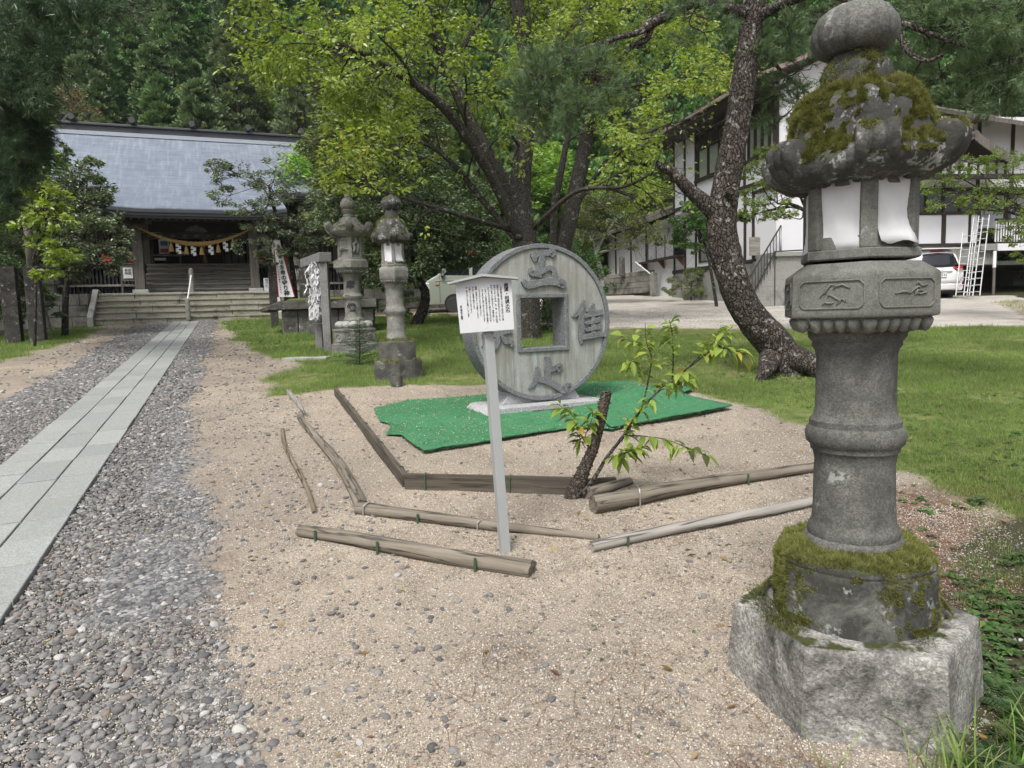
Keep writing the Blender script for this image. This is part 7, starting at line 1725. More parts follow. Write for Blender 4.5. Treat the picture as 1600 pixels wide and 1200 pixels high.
# --- simple crowned trees and shrubs built of leafy clumps round real branches
def bushy(name, label, cat, blobs, lmat, seed, leaf=(.06, .1), dens=900, trunk=None, bmat=None, width=.5, droop=.25, inner=.45, group=None, base=None, twigs=True):
    """blobs: (px, py, y, rx, rz) ellipsoids of foliage; trunk: list of (px, py, y, r)"""
    rs_ = np.random.RandomState(seed)
    px, bpy_, y = trunk[0][:3]; b = AT(px, bpy_, y); b = np.array([b[0], b[1], gz1(b[0], b[1])-.02])
    o = thing(name, label, cat, b, 0, group); w = Wood(); tp = smooth_path([[*b, trunk[0][3]]]+[at_px(*q) for q in trunk[1:]], 14)
    w.tube(tp, 9, .1, seed); P_ = []; D_ = []; Sh = []
    for (bx, by_, yy, rx, rz_) in blobs:
        c = AT(bx, by_, yy); st = tp[min(len(tp)-1, rs_.randint(len(tp)//2, len(tp)))]
        n = max(9, int(rx*rz_*50))
        # limb into the clump
        mid = (st[:3]+c)/2+rs_.normal(0, .12, 3); br = smooth_path([[*st[:3], max(.012, st[3]*.5)], [*mid, max(.01, st[3]*.35)], [*c, .006]], 8); w.tube(br, 5)
        for j in range(n):
            d = unit(rs_.normal(0, 1, 3)); e = c+d*np.array([rx, rx*.8, rz_])*rs_.uniform(.45, 1.)**.6; m_ = (c+e)/2+rs_.normal(0, .08, 3); q = np.array([[*c, .007], [*m_, .005], [*e, .003]])
            if twigs: w.tube(q, 4)
            k = int(dens/7*rs_.uniform(.6, 1.4)); dd = unit(rs_.normal(0, 1, (k, 3))); rad = rs_.uniform(.14, .28)*(rx+rz_)/1.25; pos = e+dd*np.array([1, 1, .55])*rad*rs_.uniform(.25, 1., (k, 1)); P_.append(pos); D_.append(unit(dd*np.array([1, 1, .4])+unit(e-c)*.5)); Sh.append(np.clip(.25+.5*rs_.rand()+rs_.normal(0, .16, k), 0, .99))
    P_ = np.concatenate(P_); D_ = np.concatenate(D_); Sh = np.concatenate(Sh); w.build('trunk', bmat or M['bark_dark'], o, b)
    k = P_[:, 2] > gz(P_[:, 0], P_[:, 1])+.02; P_, D_, Sh = P_[k], D_[k], Sh[k]
    leaves_mesh('crown', P_, D_, rs_.uniform(*leaf, len(P_)), lmat, o, b, width=width, droop=droop, rs_=rs_, shade=Sh); print(name, px, len(P_)); return o
bushy('evergreen_tree', 'dark round evergreen behind the two middle stone lanterns, its trunk curving left', 'tree',
   [(600, 330, 19, 1.0, .8), (560, 290, 19.5, .9, .7), (660, 320, 19, 1.1, .8), (700, 370, 19, 1.0, .8), (640, 390, 18.6, 1.1, .7), (590, 410, 19, .8, .6), (720, 310, 20, .9, .8), (620, 270, 20, 1.1, .7), (690, 402, 18.8, .9, .4), (740, 385, 19.5, .7, .5), (570, 370, 19.5, .8, .7), (660, 260, 20.5, 1., .6), (540, 340, 20, .7, .7), (620, 440, 18.8, .6, .35), (745, 350, 19.5, .6, .7)],
   M['leaf_dark'], 31, leaf=(.06, .12), dens=700, trunk=[(648, 505, 19.5, .17), (662, 480, 19.5, .14), (664, 455, 19.4, .12), (650, 425, 19.4, .11), (655, 380, 19.3, .08), (650, 330, 19.4, .04)])
bushy('green_tree', 'mid green tree rising behind the shrine roof end and the cherry limbs', 'tree',
   [(548, 290, 24, 1.1, .9), (535, 230, 25, 1.2, 1.), (560, 200, 25, 1.4, 1.1), (540, 140, 26, 1.2, 1.), (610, 150, 26, 1.4, 1.1), (520, 335, 23.5, .7, .6), (590, 250, 25, 1.4, 1.), (530, 180, 25.5, .8, .8), (650, 200, 26, 1.5, 1.2), (545, 340, 24, .9, .6), (508, 275, 24, .5, .5)],
   M['leaf_green'], 32, leaf=(.10, .17), dens=420, trunk=[(560, 492, 25, .18), (562, 400, 25, .15), (566, 300, 25, .11), (570, 200, 25.5, .06)])
bushy('pruned_pine_tree', 'layered grey green tree standing before the right end of the shrine porch', 'tree',
   [(370, 275, 20.6, .75, .35), (430, 268, 21, .7, .35), (360, 305, 20.4, .6, .3), (420, 310, 20.4, .8, .35), (465, 300, 21, .7, .4), (400, 345, 20, .7, .3), (445, 350, 20.6, .8, .4), (400, 385, 20, .55, .25), (380, 325, 20, .5, .25), (460, 385, 21, .7, .35), (345, 262, 20.6, .45, .25), (420, 402, 20.3, .4, .2), (490, 340, 21.5, .6, .5), (490, 385, 21.5, .5, .4)],
   M['leaf_shrub'], 33, leaf=(.05, .09), dens=520, trunk=[(462, 490, 21.5, .10), (458, 430, 21.4, .085), (448, 380, 21.2, .07), (430, 330, 21, .055), (420, 290, 20.8, .03)], bmat=M['bark_dark'])
bushy('evergreen_shrub', 'big glossy leaved shrub covering the left side of the shrine', 'shrub',
   [(120, 300, 20, .9, .6), (90, 330, 19.5, .8, .6), (150, 330, 19.6, .7, .5), (130, 370, 19, .9, .6), (165, 370, 19.4, .6, .5), (95, 380, 19, .8, .6), (150, 405, 19, .8, .4), (110, 270, 20, .5, .4), (105, 245, 20.2, .25, .35), (140, 262, 20.2, .35, .3), (60, 300, 19.8, .7, .6), (170, 398, 19, .5, .3), (60, 360, 19.5, .8, .7), (40, 400, 19.5, .8, .6), (125, 420, 19, .7, .35), (10, 340, 19.5, .8, .7), (0, 400, 19.5, .7, .6), (30, 275, 20, .7, .5), (160, 295, 20, .35, .3), (178, 385, 19.3, .35, .25)],
   M['leaf_shrub'], 34, leaf=(.06, .11), dens=620, trunk=[(98, 492, 19.2, .09), (103, 455, 19.2, .075), (112, 410, 19.3, .06), (115, 350, 19.6, .04)])
bushy('young_broadleaf_tree', 'thin young tree with large yellow green leaves in front of the glossy shrub', 'tree',
   [(70, 300, 16.8, .4, .25), (60, 330, 16.6, .45, .22), (85, 345, 16.5, .45, .2), (50, 355, 16.8, .4, .2), (75, 385, 16.4, .35, .15), (100, 395, 16.3, .4, .12), (60, 290, 17, .4, .25), (95, 405, 16.2, .3, .1), (70, 425, 16.2, .35, .08), (90, 315, 16.8, .3, .2)],
   M['leaf_cherry'], 35, leaf=(.10, .17), dens=130, trunk=[(52, 520, 17, .035), (56, 450, 16.9, .03), (50, 415, 16.8, .028), (66, 350, 16.8, .02), (68, 290, 16.9, .01)])
bushy('bare_limbed_maple', 'small brownish maple with pale bare limbs just above the shrine ridge', 'tree',
   [(85, 150, 38, 1.2, .6), (115, 160, 38, 1.1, .5), (70, 175, 38, .9, .5), (135, 180, 38, .8, .4), (100, 140, 38.5, 1., .4)],
   M['leaf_brown'], 36, leaf=(.10, .16), dens=130, trunk=[(75, 300, 38, .12), (80, 230, 38, .11), (90, 205, 38, .09), (105, 180, 38, .06), (125, 160, 38, .03)], bmat=M['timber_step'])
bushy('maple_tree', 'reddish green maple with a pale trunk before the left part of the office', 'tree',
   [(960, 345, 27, 1.1, .5), (985, 352, 27, .9, .4), (920, 360, 27, .9, .5), (950, 310, 27.5, 1.1, .5), (980, 380, 26.6, .7, .3), (920, 330, 27.5, .9, .5), (900, 385, 27, .6, .3), (1025, 375, 26.8, .4, .2)],
   M['leaf_maple_dull'], 37, leaf=(.06, .10), dens=520, trunk=[(942, 468, 27, .13), (940, 430, 27, .11), (932, 395, 27, .10), (950, 360, 27, .06), (975, 330, 27, .03)], bmat=M['stone_wall'])
bushy('camellia_tree', 'small dark glossy camellia between the office window and the pine trunk', 'tree',
   [(1075, 330, 24, .5, .35), (1065, 350, 24, .5, .35), (1090, 360, 24, .4, .3), (1060, 375, 24, .35, .22), (1100, 335, 24, .4, .35), (1080, 385, 24, .3, .2), (1110, 365, 24, .3, .3)],
   M['leaf_dark'], 38, leaf=(.06, .10), dens=700, trunk=[(1120, 470, 24, .06), (1112, 430, 24, .05), (1104, 390, 24, .045), (1088, 350, 24, .03)])
bushy('azalea_bush', 'rounded green azalea bush at the foot of the office wall steps', 'bush',
   [(1065, 440, 28, .55, .3), (1090, 435, 28, .55, .35), (1050, 452, 27.6, .35, .22), (1105, 455, 28, .4, .25), (1080, 458, 27.5, .45, .22), (1085, 425, 28.3, .4, .22), (1125, 450, 28.5, .4, .3)],
   M['leaf_green'], 39, leaf=(.04, .07), dens=750, trunk=[(1080, 470, 28, .04), (1080, 460, 28, .03), (1080, 450, 28, .02), (1080, 440, 28, .01)])
bushy('maple_tree', 'bright green fine leaved maple between the pine trunk and the tall lantern', 'tree',
   [(1190, 262, 15, .5, .22), (1215, 285, 14.6, .45, .2), (1175, 300, 15, .35, .2), (1205, 318, 14.5, .5, .16), (1180, 335, 14.6, .4, .12), (1225, 335, 14.4, .35, .12), (1170, 265, 15.3, .3, .2), (1240, 255, 15, .4, .25), (1160, 340, 14.6, .2, .08), (1230, 300, 14.6, .4, .2), (1200, 238, 15.3, .3, .15)],
   M['leaf_maple'], 40, leaf=(.035, .065), dens=560, trunk=[(1290, 500, 15, .07), (1285, 420, 15, .06), (1275, 350, 14.9, .05), (1245, 322, 14.7, .035), (1215, 318, 14.6, .02)], width=.42)
bushy('maple_tree', 'spreading fine leaved maple before the office wing, over the ladders', 'tree',
   [(1500, 300, 17, .7, .22), (1540, 275, 17, .7, .25), (1580, 285, 16.8, .7, .25), (1475, 320, 16.6, .5, .16), (1530, 320, 16.5, .7, .18), (1590, 320, 16.4, .6, .18), (1460, 290, 17, .45, .18), (1515, 255, 17.3, .45, .18), (1560, 300, 16.8, .7, .2), (1575, 355, 16.2, .4, .14), (1595, 375, 16, .35, .14), (1620, 260, 16.8, .7, .3), (1560, 250, 17.2, .6, .18), (1480, 265, 17.2, .35, .15), (1600, 400, 15.8, .3, .1), (1640, 330, 16.4, .7, .3)],
   M['leaf_maple'], 41, leaf=(.04, .07), dens=520, trunk=[(1700, 540, 17, .12), (1690, 450, 17, .10), (1650, 370, 17, .08), (1600, 330, 16.9, .06), (1550, 315, 16.8, .04), (1500, 310, 16.8, .02)], width=.42)
bushy('dark_conifer', 'dark conifer behind the roof at the right edge', 'tree',
   [(1580, 190, 30, 1.4, 1.4), (1600, 130, 31, 1.6, 1.5), (1620, 240, 29, 1.2, 1.2), (1640, 60, 31, 2, 2), (1560, 60, 33, 1.8, 1.6)],
   M['needle_cedar'], 42, leaf=(.10, .18), dens=420, trunk=[(1610, 470, 31, .25), (1610, 300, 31, .2), (1605, 150, 31, .12), (1600, 20, 31, .05)])
# undergrowth behind the coin
for i, (bl, lab) in enumerate((([(835, 490, 17, .5, .5), (855, 510, 16.6, .45, .35), (815, 500, 17, .4, .4), (850, 465, 17.2, .5, .5), (830, 440, 17.5, .5, .5)], 'dark ivy covered bush seen through the square hole of the coin'),
       ([(900, 430, 21, .7, .6), (880, 450, 20.5, .5, .5), (930, 440, 22, .7, .5), (905, 400, 22, .7, .6), (870, 400, 21, .7, .7)], 'dark bush at the foot of the second cherry'),
       ([(800, 440, 22, .6, .5), (790, 410, 22, .6, .6), (775, 395, 22.5, .7, .5)], 'dark bush under the large cherry above the notice board'))):
    bushy('bush', lab, 'bush', bl, M['leaf_dark'], 50+i, leaf=(.06, .1), dens=520, trunk=[(bl[0][0], 520, bl[0][2], .03), (bl[0][0], 510, bl[0][2], .02), (bl[0][0], 500, bl[0][2], .02), (bl[0][0], 480, bl[0][2], .01)])
# low hedge strip along the terrace and the far right
bushy('low_hedge', 'low shaded hedge along the terrace wall behind the stone platform', 'bush', [(x, 478, 22.5, .45, .28) for x in range(500, 660, 26)], M['leaf_dark'], 55, leaf=(.05, .09), dens=420, trunk=[(570, 495, 22.5, .03), (570, 490, 22.5, .02), (570, 482, 22.5, .02), (570, 476, 22.5, .01)])
bushy('left_bank_bush', 'dark mixed undergrowth behind the two black stone posts', 'bush', [(20, 440, 18.5, .7, .5), (50, 460, 18.6, .6, .4), (0, 480, 18, .6, .4), (75, 480, 18.8, .35, .25), (-40, 430, 18, 1., .8), (25, 490, 18, .4, .25)], M['leaf_dark'], 56, leaf=(.05, .1), dens=520, trunk=[(20, 530, 18.6, .04), (20, 510, 18.6, .03), (20, 480, 18.6, .02), (20, 460, 18.6, .01)])

# --- needles: tufts of real needles round shoots
def needle_tufts(name, shoots, dirs, mat, parent, origin, rs_, nn=46, length=(.075, .12), width=.0011, spread=1.0, along=.10):
    n = len(shoots); P = np.repeat(shoots, nn, 0); D0 = np.repeat(unit(dirs), nn, 0); s = rs_.rand(n*nn)[:, None]; P = P+D0*s*along
    d = unit(D0*(.55+.5*s)+unit(rs_.normal(0, 1, (n*nn, 3)))*spread); L = rs_.uniform(*length, n*nn)[:, None]; S = unit(np.cross(d, rs_.normal(0, 1, (n*nn, 3))))*width
    V = np.stack([P-S, P+S, P+d*L], 1).reshape(-1, 3)-np.asarray(origin, float); A = np.repeat(np.clip(np.repeat(rs_.rand(n), nn)*.7+rs_.rand(n*nn)*.3, 0, .99), 3)
    return np_mesh(name, V, np.arange(3*n*nn).reshape(-1, 3), mat, parent, attrs=dict(rnd=A))
def cloud(rs_, c, rx, ry, rz_, n):
    m_ = max(4, n//9); d = unit(rs_.normal(0, 1, (m_, 3)))*rs_.uniform(.1, 1.15, (m_, 1))**.6; e = c+d*np.array([rx, ry, rz_]); k = rs_.randint(0, m_, n)
    return e[k]+rs_.normal(0, 1, (n, 3))*np.array([.06, .06, .025])
# red pine in front of the office
Yp = 9.75; pb = G(1238, 590); pb = np.array([pb[0], pb[1]+.1, gz1(pb[0], pb[1]+.1)])
pine = thing('red_pine', 'tall leaning red pine with flaking bark and twisted limbs, beside the tall lantern', 'tree', pb); rs_ = np.random.RandomState(77); W_ = Wood(); Wb = Wood()
main = smooth_path([at_px(1232, 600, Yp, 0.306), at_px(1215, 545, Yp, 0.243), at_px(1170, 490, Yp, 0.211), at_px(1140, 420, Yp, 0.203), at_px(1127, 350, Yp, 0.194), at_px(1138, 270, Yp, 0.184), at_px(1147, 220, Yp, 0.167), at_px(1162, 130, Yp, 0.158), at_px(1172, 60, Yp, 0.149), at_px(1180, -20, Yp, 0.135), at_px(1186, -120, Yp, 0.099)], 110)
W_.tube(main, 40, .16, 5)
for q in ([at_px(1225, 560, Yp, .2), at_px(1262, 566, Yp-.3, .15), at_px(1292, 590, Yp-.5, .06)], [at_px(1205, 555, Yp, .16), at_px(1195, 580, Yp-.5, .09), at_px(1180, 600, Yp-.6, .03)], [at_px(1240, 570, Yp, .16), at_px(1290, 575, Yp+.2, .10), at_px(1330, 590, Yp+.2, .03)]): W_.tube(smooth_path(q, 16), 16, .15, 8)
stub = smooth_path([at_px(1132, 345, Yp, .13), at_px(1102, 318, Yp-.05, .105), at_px(1072, 292, Yp-.1, .085), at_px(1052, 270, Yp-.15, .07), at_px(1036, 262, Yp-.2, .055), at_px(1026, 254, Yp-.25, .035)], 24); W_.tube(stub, 18, .15, 9)
W_.build('trunk', M['bark_pine'], pine, pb)
mb = MB(); c_ = AT(1138, 301, Yp-.2); mb.lathe([(.055, 0), (.06, .05), (.045, .07), (.02, .06), (.001, .06)], 14, cap=False); o = mb.build('cut_branch_stub', M['bark_pine'], pine, c_-pb, smooth=True); o.rotation_euler = (R(80), 0, R(15)); o.location = [float(v) for v in (c_-pb)]
limb_defs = [
 [at_px(1168, 25, Yp, .10), at_px(1135, 12, Yp-.2, .08), at_px(1085, 3, Yp-.4, .07), at_px(1040, 25, Yp-.6, .065), at_px(1015, 38, Yp-.7, .065), at_px(995, 52, Yp-.8, .04), at_px(955, 62, Yp-.9, .03), at_px(935, 85, Yp-1., .022), at_px(915, 115, Yp-1.1, .015)],
 [at_px(1020, 35, Yp-.7, .04), at_px(1010, 62, Yp-.7, .035), at_px(985, 72, Yp-.8, .02)],
 [at_px(1090, 8, Yp-.4, .03), at_px(1060, -10, Yp-.6, .02), at_px(1040, -40, Yp-.8, .015)],
 [at_px(955, 62, Yp-.9, .02), at_px(900, 80, Yp-1., .016), at_px(850, 110, Yp-1.2, .010)],
 [at_px(1180, 30, Yp, .08), at_px(1215, 10, Yp-.3, .06), at_px(1275, -10, Yp-.8, .05), at_px(1340, 5, Yp-1.4, .04), at_px(1420, 40, Yp-1.9, .03), at_px(1500, 70, Yp-2.2, .018)],
 [at_px(1400, 30, Yp-1.8, .03), at_px(1415, 75, Yp-2., .028), at_px(1445, 95, Yp-2.1, .022), at_px(1475, 85, Yp-2.2, .015)],
 [at_px(1186, -40, Yp, .08), at_px(1300, -60, Yp-.6, .06), at_px(1450, -30, Yp-1.4, .04), at_px(1580, 20, Yp-1.9, .02)],
 [at_px(1175, 60, Yp, .03), at_px(1230, 120, Yp+.4, .022), at_px(1270, 150, Yp+.5, .012)],
 [at_px(1180, 0, Yp, .05), at_px(1150, -60, Yp-.4, .04), at_px(1040, -80, Yp-1., .02)]]
for i, q in enumerate(limb_defs): Wb.tube(smooth_path(q, 22), 10, .18, 20+i)
cl = [(840, 150, 8.5, .45, .3), (880, 100, 8.6, .45, .28), (930, 130, 8.6, .4, .3), (870, 165, 8.5, .5, .2), (830, 115, 8.5, .3, .25), (905, 175, 8.5, .4, .15), (950, 165, 8.7, .28, .15), (860, 80, 8.6, .3, .12),
 (1230, 45, 9.4, .35, .25), (1200, 90, 9.8, .3, .2), (1215, 140, 10, .35, .2), (1250, 110, 10, .3, .3), (1250, 165, 10, .28, .14), (1100, 50, 9.3, .3, .12), (1085, 20, 9, .35, .15), (1210, 195, 10.2, .28, .09), (1235, 180, 10.1, .3, .1),
 (1440, 25, 7.9, .4, .25), (1500, 40, 7.7, .45, .28), (1560, 40, 7.6, .45, .3), (1600, 90, 7.6, .35, .3), (1540, 110, 7.8, .4, .2), (1470, 120, 8., .4, .15), (1430, 150, 8.4, .35, .10), (1520, 150, 8.2, .4, .12), (1580, 140, 8., .35, .15), (1450, 70, 8.2, .35, .2), (1420, 110, 8.6, .25, .15), (1640, 30, 7.6, .4, .3), (1400, 60, 8.8, .3, .2), (1480, -10, 7.7, .4, .2), (1600, 10, 7.6, .4, .2), (1570, 170, 8.6, .35, .1)]
S_, Dd = [], []
for (a, b, y, rx, rz_) in cl:
    c = AT(a, b, y); n = int(900*rx*rz_+14); e = cloud(rs_, c, rx, rx*.8, rz_, n); S_.append(e); Dd.append(unit(unit(e-c)+np.array([0, 0, .35])+rs_.normal(0, .3, e.shape)))
    for k in range(max(5, n//6)): m_ = (c+e[k])/2+rs_.normal(0, .05, 3); Wb.tube(np.array([[*c, .006], [*m_, .004], [*e[k], .0025]]), 4)
    near = min(([*p] for q in limb_defs for p in smooth_path(q, 22)), key=lambda p: (p[0]-c[0])**2+(p[1]-c[1])**2+(p[2]-c[2])**2); md = (np.array(near[:3])+c)/2+rs_.normal(0, .07, 3); Wb.tube(smooth_path([[*near[:3], .012], [*md, .01], [*c, .006]], 8), 5)
Wb.build('branches', M['bark_pine'], pine, pb)
needle_tufts('needles', np.concatenate(S_), np.concatenate(Dd), M['needle_pine'], pine, pb, rs_, nn=26, width=.003, spread=.62)
print('pine shoots', sum(map(len, S_)))

# big dark cedar at the upper left, hanging sprays and bare pole like trunk
Yl = 15.; cb = G(48, 545); cb = G(58, 522)
ced = thing('cedar_tree', 'big dark cedar at the left edge with hanging sprays and a bare leaning trunk', 'tree', cb); rs_ = np.random.RandomState(91); W_ = Wood(); Wb = Wood()
W_.tube(smooth_path([[*cb, .12], at_px(50, 420, 18, .105), at_px(40, 330, 17.6, .10), at_px(30, 240, 17, .095), at_px(15, 120, 15.1, .09), at_px(0, -40, 15, .08)], 40), 14, .06, 2)
W_.build('trunk', M['timber_grey'], ced, cb)
dr = [((10, 30), (60, 75), (98, 112), 11), ((-30, 60), (20, 110), (70, 150), 12), ((-10, 130), (30, 170), (60, 215), 14), ((-20, 170), (30, 200), (60, 240), 14.5), ((0, -10), (90, 0), (185, 18), 10.5), ((-10, 20), (50, 60), (80, 80), 12), ((-40, 210), (10, 250), (40, 268), 14), ((-60, 100), (0, 130), (60, 140), 12.5), ((60, -30), (140, 0), (215, 12), 11), ((-60, 250), (-10, 280), (15, 300), 14), ((20, -40), (60, 30), (100, 60), 12), ((-30, 120), (10, 180), (20, 230), 13)]
S_, Dd = [], []
for (a, b, c, y) in dr:
    p = smooth_path([at_px(*a, y, .035), at_px(*b, y-.1, .022), at_px(*c, y-.2, .008)], 18); Wb.tube(p, 7, .1, 3)
    for k in range(70):
        f = rs_.randint(1, len(p)-1); T = unit(p[f+1, :3]-p[f, :3] if f+1 < len(p) else p[f, :3]-p[f-1, :3]); st = p[f, :3]; d = unit(T*.7+rs_.normal(0, .55, 3)+np.array([0, 0, -.35])); ln = rs_.uniform(.15, .5); e = st+d*ln; Wb.tube(np.array([[*st, .005], [*((st+e)/2), .004], [*e, .002]]), 3)
        for j in range(6): S_.append(st+d*ln*(j+.5)/6+rs_.normal(0, .03, 3)); Dd.append(unit(d+rs_.normal(0, .35, 3)))
# denser dark mass at the very edge
for (a, b, y, rx, rz_) in ((10, 60, 13, .6, .8), (30, 110, 13, .5, .7), (0, 150, 13.5, .7, .8), (40, 160, 13.6, .4, .5), (20, 210, 14, .5, .4), (-30, 230, 14, .7, .6), (50, 20, 12.5, .5, .4), (50, 70, 13, .35, .5), (-40, 60, 13, .9, 1.2), (50, 195, 14, .3, .3)):
    c = AT(a, b, y); e = cloud(rs_, c, rx, rx, rz_, int(620*rx*rz_+60)); S_.extend(e); Dd.extend(unit(unit(e-c)+np.array([.3, 0, -.5])+rs_.normal(0, .3, e.shape)))
    for k in range(14): Wb.tube(np.array([[*c, .012], [*((c+e[k])/2), .008], [*e[k], .003]]), 4)
Wb.build('branches', M['bark_dark'], ced, cb)
S_ = np.array(S_); Dd = np.array(Dd); qx, qy = pxy(S_); kk = ~((qx > 85+np.clip(60-qy, 0, 60)*2.2) & (rs_.rand(len(S_)) < .93)); S_ = S_[kk]; Dd = Dd[kk]
needle_tufts('sprays', S_, Dd, M['needle_cedar'], ced, cb, rs_, nn=26, length=(.07, .15), width=.004, spread=.75, along=.16)
print('cedar sprays', len(S_))

# --- cherry stump with shoots in the plot, large leaves drawn one by one
Ys = 5.0; sb = G(893, 776); stump = thing('cherry_stump', 'cut cherry stump with flaking bark and leafy shoots at the end of a dark plank', 'tree', sb); rs_ = np.random.RandomState(14); W_ = Wood()
y0 = sb[1]
W_.tube(smooth_path([at_px(884, 792, y0, 0.046), at_px(900, 765, y0, 0.052), at_px(912, 735, y0, 0.042), at_px(927, 700, y0, 0.036), at_px(938, 660, y0, 0.035), at_px(944, 630, y0, 0.036), at_px(947, 613, y0, 0.039)], 46), 22, .26, 3)
M['bark_stump'] = bark('stump_bark', (.07, .055, .045), (.15, .125, .10), lamt=.2, scale=1.6, deep=.012, vert=1.6)
o = W_.build('trunk', M['bark_stump'], stump, sb)
mb = MB(); c_ = AT(947, 613, y0)-sb
r = random.Random(3); vs = [(c_[0], c_[1], c_[2]+.002)]+[(c_[0]+.039*math.cos(a), c_[1]+.039*math.sin(a), c_[2]+r.uniform(-.006, .012)) for a in np.linspace(0, 6.28, 15)[:-1]]
mb.add(vs, [(0, 1+i, 1+(i+1) % 14) for i in range(14)]); mb.build('cut_top', M['timber_grey'], stump)
# flakes of bark
Vf = []; Ff = []; nn = 0
for k in range(330):
    f = rs_.rand(); q = W_.V[0][rs_.randint(len(W_.V[0]))]-sb; a = rs_.uniform(0, 6.28); n_ = unit(np.array([math.cos(a), math.sin(a), .2])); s = unit(np.cross(n_, [0, 0, 1.]))*rs_.uniform(.004, .012); u_ = np.array([0, 0, rs_.uniform(.004, .012)]); c = q+n_*.004; Vf += [c-s, c+s, c+s*.6+u_+n_*.004, c-s*.6+u_+n_*.005]; Ff.append((nn, nn+1, nn+2, nn+3)); nn += 4
o = np_mesh('bark_flakes', np.array(Vf), np.array(Ff), M['bark_cherry'], stump); o['kind'] = 'stuff'
Wb = Wood(); P_ = []; D_ = []
shoots = [([(910, 772), (930, 745), (948, 715), (975, 680), (1002, 640), (1030, 610), (1060, 588), (1090, 560)], .016, 26), ([(1002, 640), (1012, 600), (1018, 560), (1010, 535), (1008, 505)], .007, 20), ([(1050, 598), (1052, 560), (1050, 520), (1046, 500)], .006, 20), ([(1075, 575), (1110, 550), (1140, 545), (1172, 560)], .006, 26), ([(1090, 560), (1115, 535), (1145, 510)], .005, 22), ([(975, 680), (1010, 682), (1045, 688), (1085, 705), (1112, 716)], .005, 18),
   ([(925, 700), (905, 675), (895, 650), (870, 630)], .005, 24), ([(925, 690), (915, 680), (925, 655), (925, 640)], .004, 14), ([(948, 715), (965, 712), (985, 705), (1005, 700)], .006, 30), ([(1008, 505+40), (990, 535), (970, 525)], .003, 9), ([(1020, 590), (985, 570), (990, 560)], .004, 12), ([(915, 700), (908, 690), (905, 680)], .003, 8), ([(1030, 610), (1060, 600), (1085, 590)], .004, 14), ([(970, 690), (985, 670), (980, 655)], .004, 12)]
for (pts, r0, nl) in shoots:
    yy = y0; L = []
    for i, p in enumerate(pts): yy = y0+.05*math.sin(i*1.3+r0*300); L.append(at_px(*p, yy, r0*(1-.75*i/(len(pts)-1))))
    q = smooth_path(L, 30); Wb.tube(q, 7, .1, 4); m_ = len(q)
    nl = int(nl*1.7)
    for j in range(nl):
        f = (.25+.75*(j+rs_.rand())/nl) if r0 < .01 else (.55+.45*rs_.rand()); a = int(f*(m_-2)); T = unit(q[a+1, :3]-q[a, :3]); s = unit(rs_.normal(0, 1, 3)*np.array([1, 1, .5])); P_.append(q[a, :3]+s*.012); D_.append(unit(T*.5+s*.9+np.array([0, 0, -.05])))
Wb.build('shoots', M['bark_cherry'], stump, sb)
M['leaf_big'] = leafmat('cherry_shoot_leaf', (.14, .22, .04), (.34, .44, .10), (.5, .28, .07), .10, trans=.4, rough=.35, spec=.5)
P_ = np.array(P_); D_ = np.array(D_); n = len(P_); k_ = 0
for i in range(n):      # each leaf is a small curved blade with a midrib fold, drooping
    L = rs_.uniform(.05, .115); w = L*.28; d = unit(D_[i]+np.array([0, 0, -.15])); s = unit(np.cross(d, [0, 0, 1.])+rs_.normal(0, .25, 3)); nrm = np.cross(s, d); V = []; ns = 5
    for j in range(ns+1):
        f = j/ns; c = P_[i]+d*(L*f)+np.array([0, 0, -L*.45*f*f])+d*.0; ww = w*math.sin(math.pi*min(1, f*1.02+.02))**.8*(1-.25*f)
        V += [c-s*ww+nrm*ww*.45, c, c+s*ww+nrm*ww*.45]
    F = []
    for j in range(ns): a = 3*j; F += [(a, a+1, a+4, a+3), (a+1, a+2, a+5, a+4)]
    np_mesh('leaf', np.array(V)-sb, np.array(F), M['leaf_big'], stump, attrs=dict(rnd=np.full(len(V), rs_.rand())), smooth=True)
print('shoot leaves', n)

# --- little fir by the ornate lantern
fb_ = G(562, 572); fir = thing('fir_sapling', 'small dark fir sapling standing before the ornate lantern', 'tree', fb_); rs_ = np.random.RandomState(4); W_ = Wood(); S_ = []; Dd = []
H = .74; W_.tube(np.array([[*fb_, .014], [*(fb_+[.02, 0, H*.5]), .009], [*(fb_+[.03, 0, H]), .004]]), 6)
for k in range(80):
    f = (k+.5)/80; a = k*2.4+rs_.normal(0, .3); ln = (.40*(1-f)**.8+.05)*rs_.uniform(.55, 1.15); st = fb_+np.array([.03*f, 0, H*f]); d = unit(np.array([math.cos(a), math.sin(a), rs_.uniform(-.05, .6)])); e = st+d*ln+np.array([0, 0, -.12*ln]); W_.tube(np.array([[*st, .004], [*((st+e)/2+[0, 0, .02]), .003], [*e, .002]]), 3)
    m_ = int(ln*26)+2
    for j in range(m_):
        g_ = (j+.5)/m_; sd = unit(np.cross(d, [0, 0, 1.]))*(1 if j % 2 else -1)+rs_.normal(0, .2, 3); q_ = st+(e-st)*g_; S_ += [q_, q_+sd*.03]; Dd += [unit(d+sd*.8), unit(d+sd*.4)]
W_.build('trunk', M['bark_dark'], fir, fb_); needle_tufts('needles', np.array(S_), np.array(Dd), M['needle_cedar'], fir, fb_, rs_, nn=12, length=(.012, .028), width=.0016, spread=1.0, along=.07)

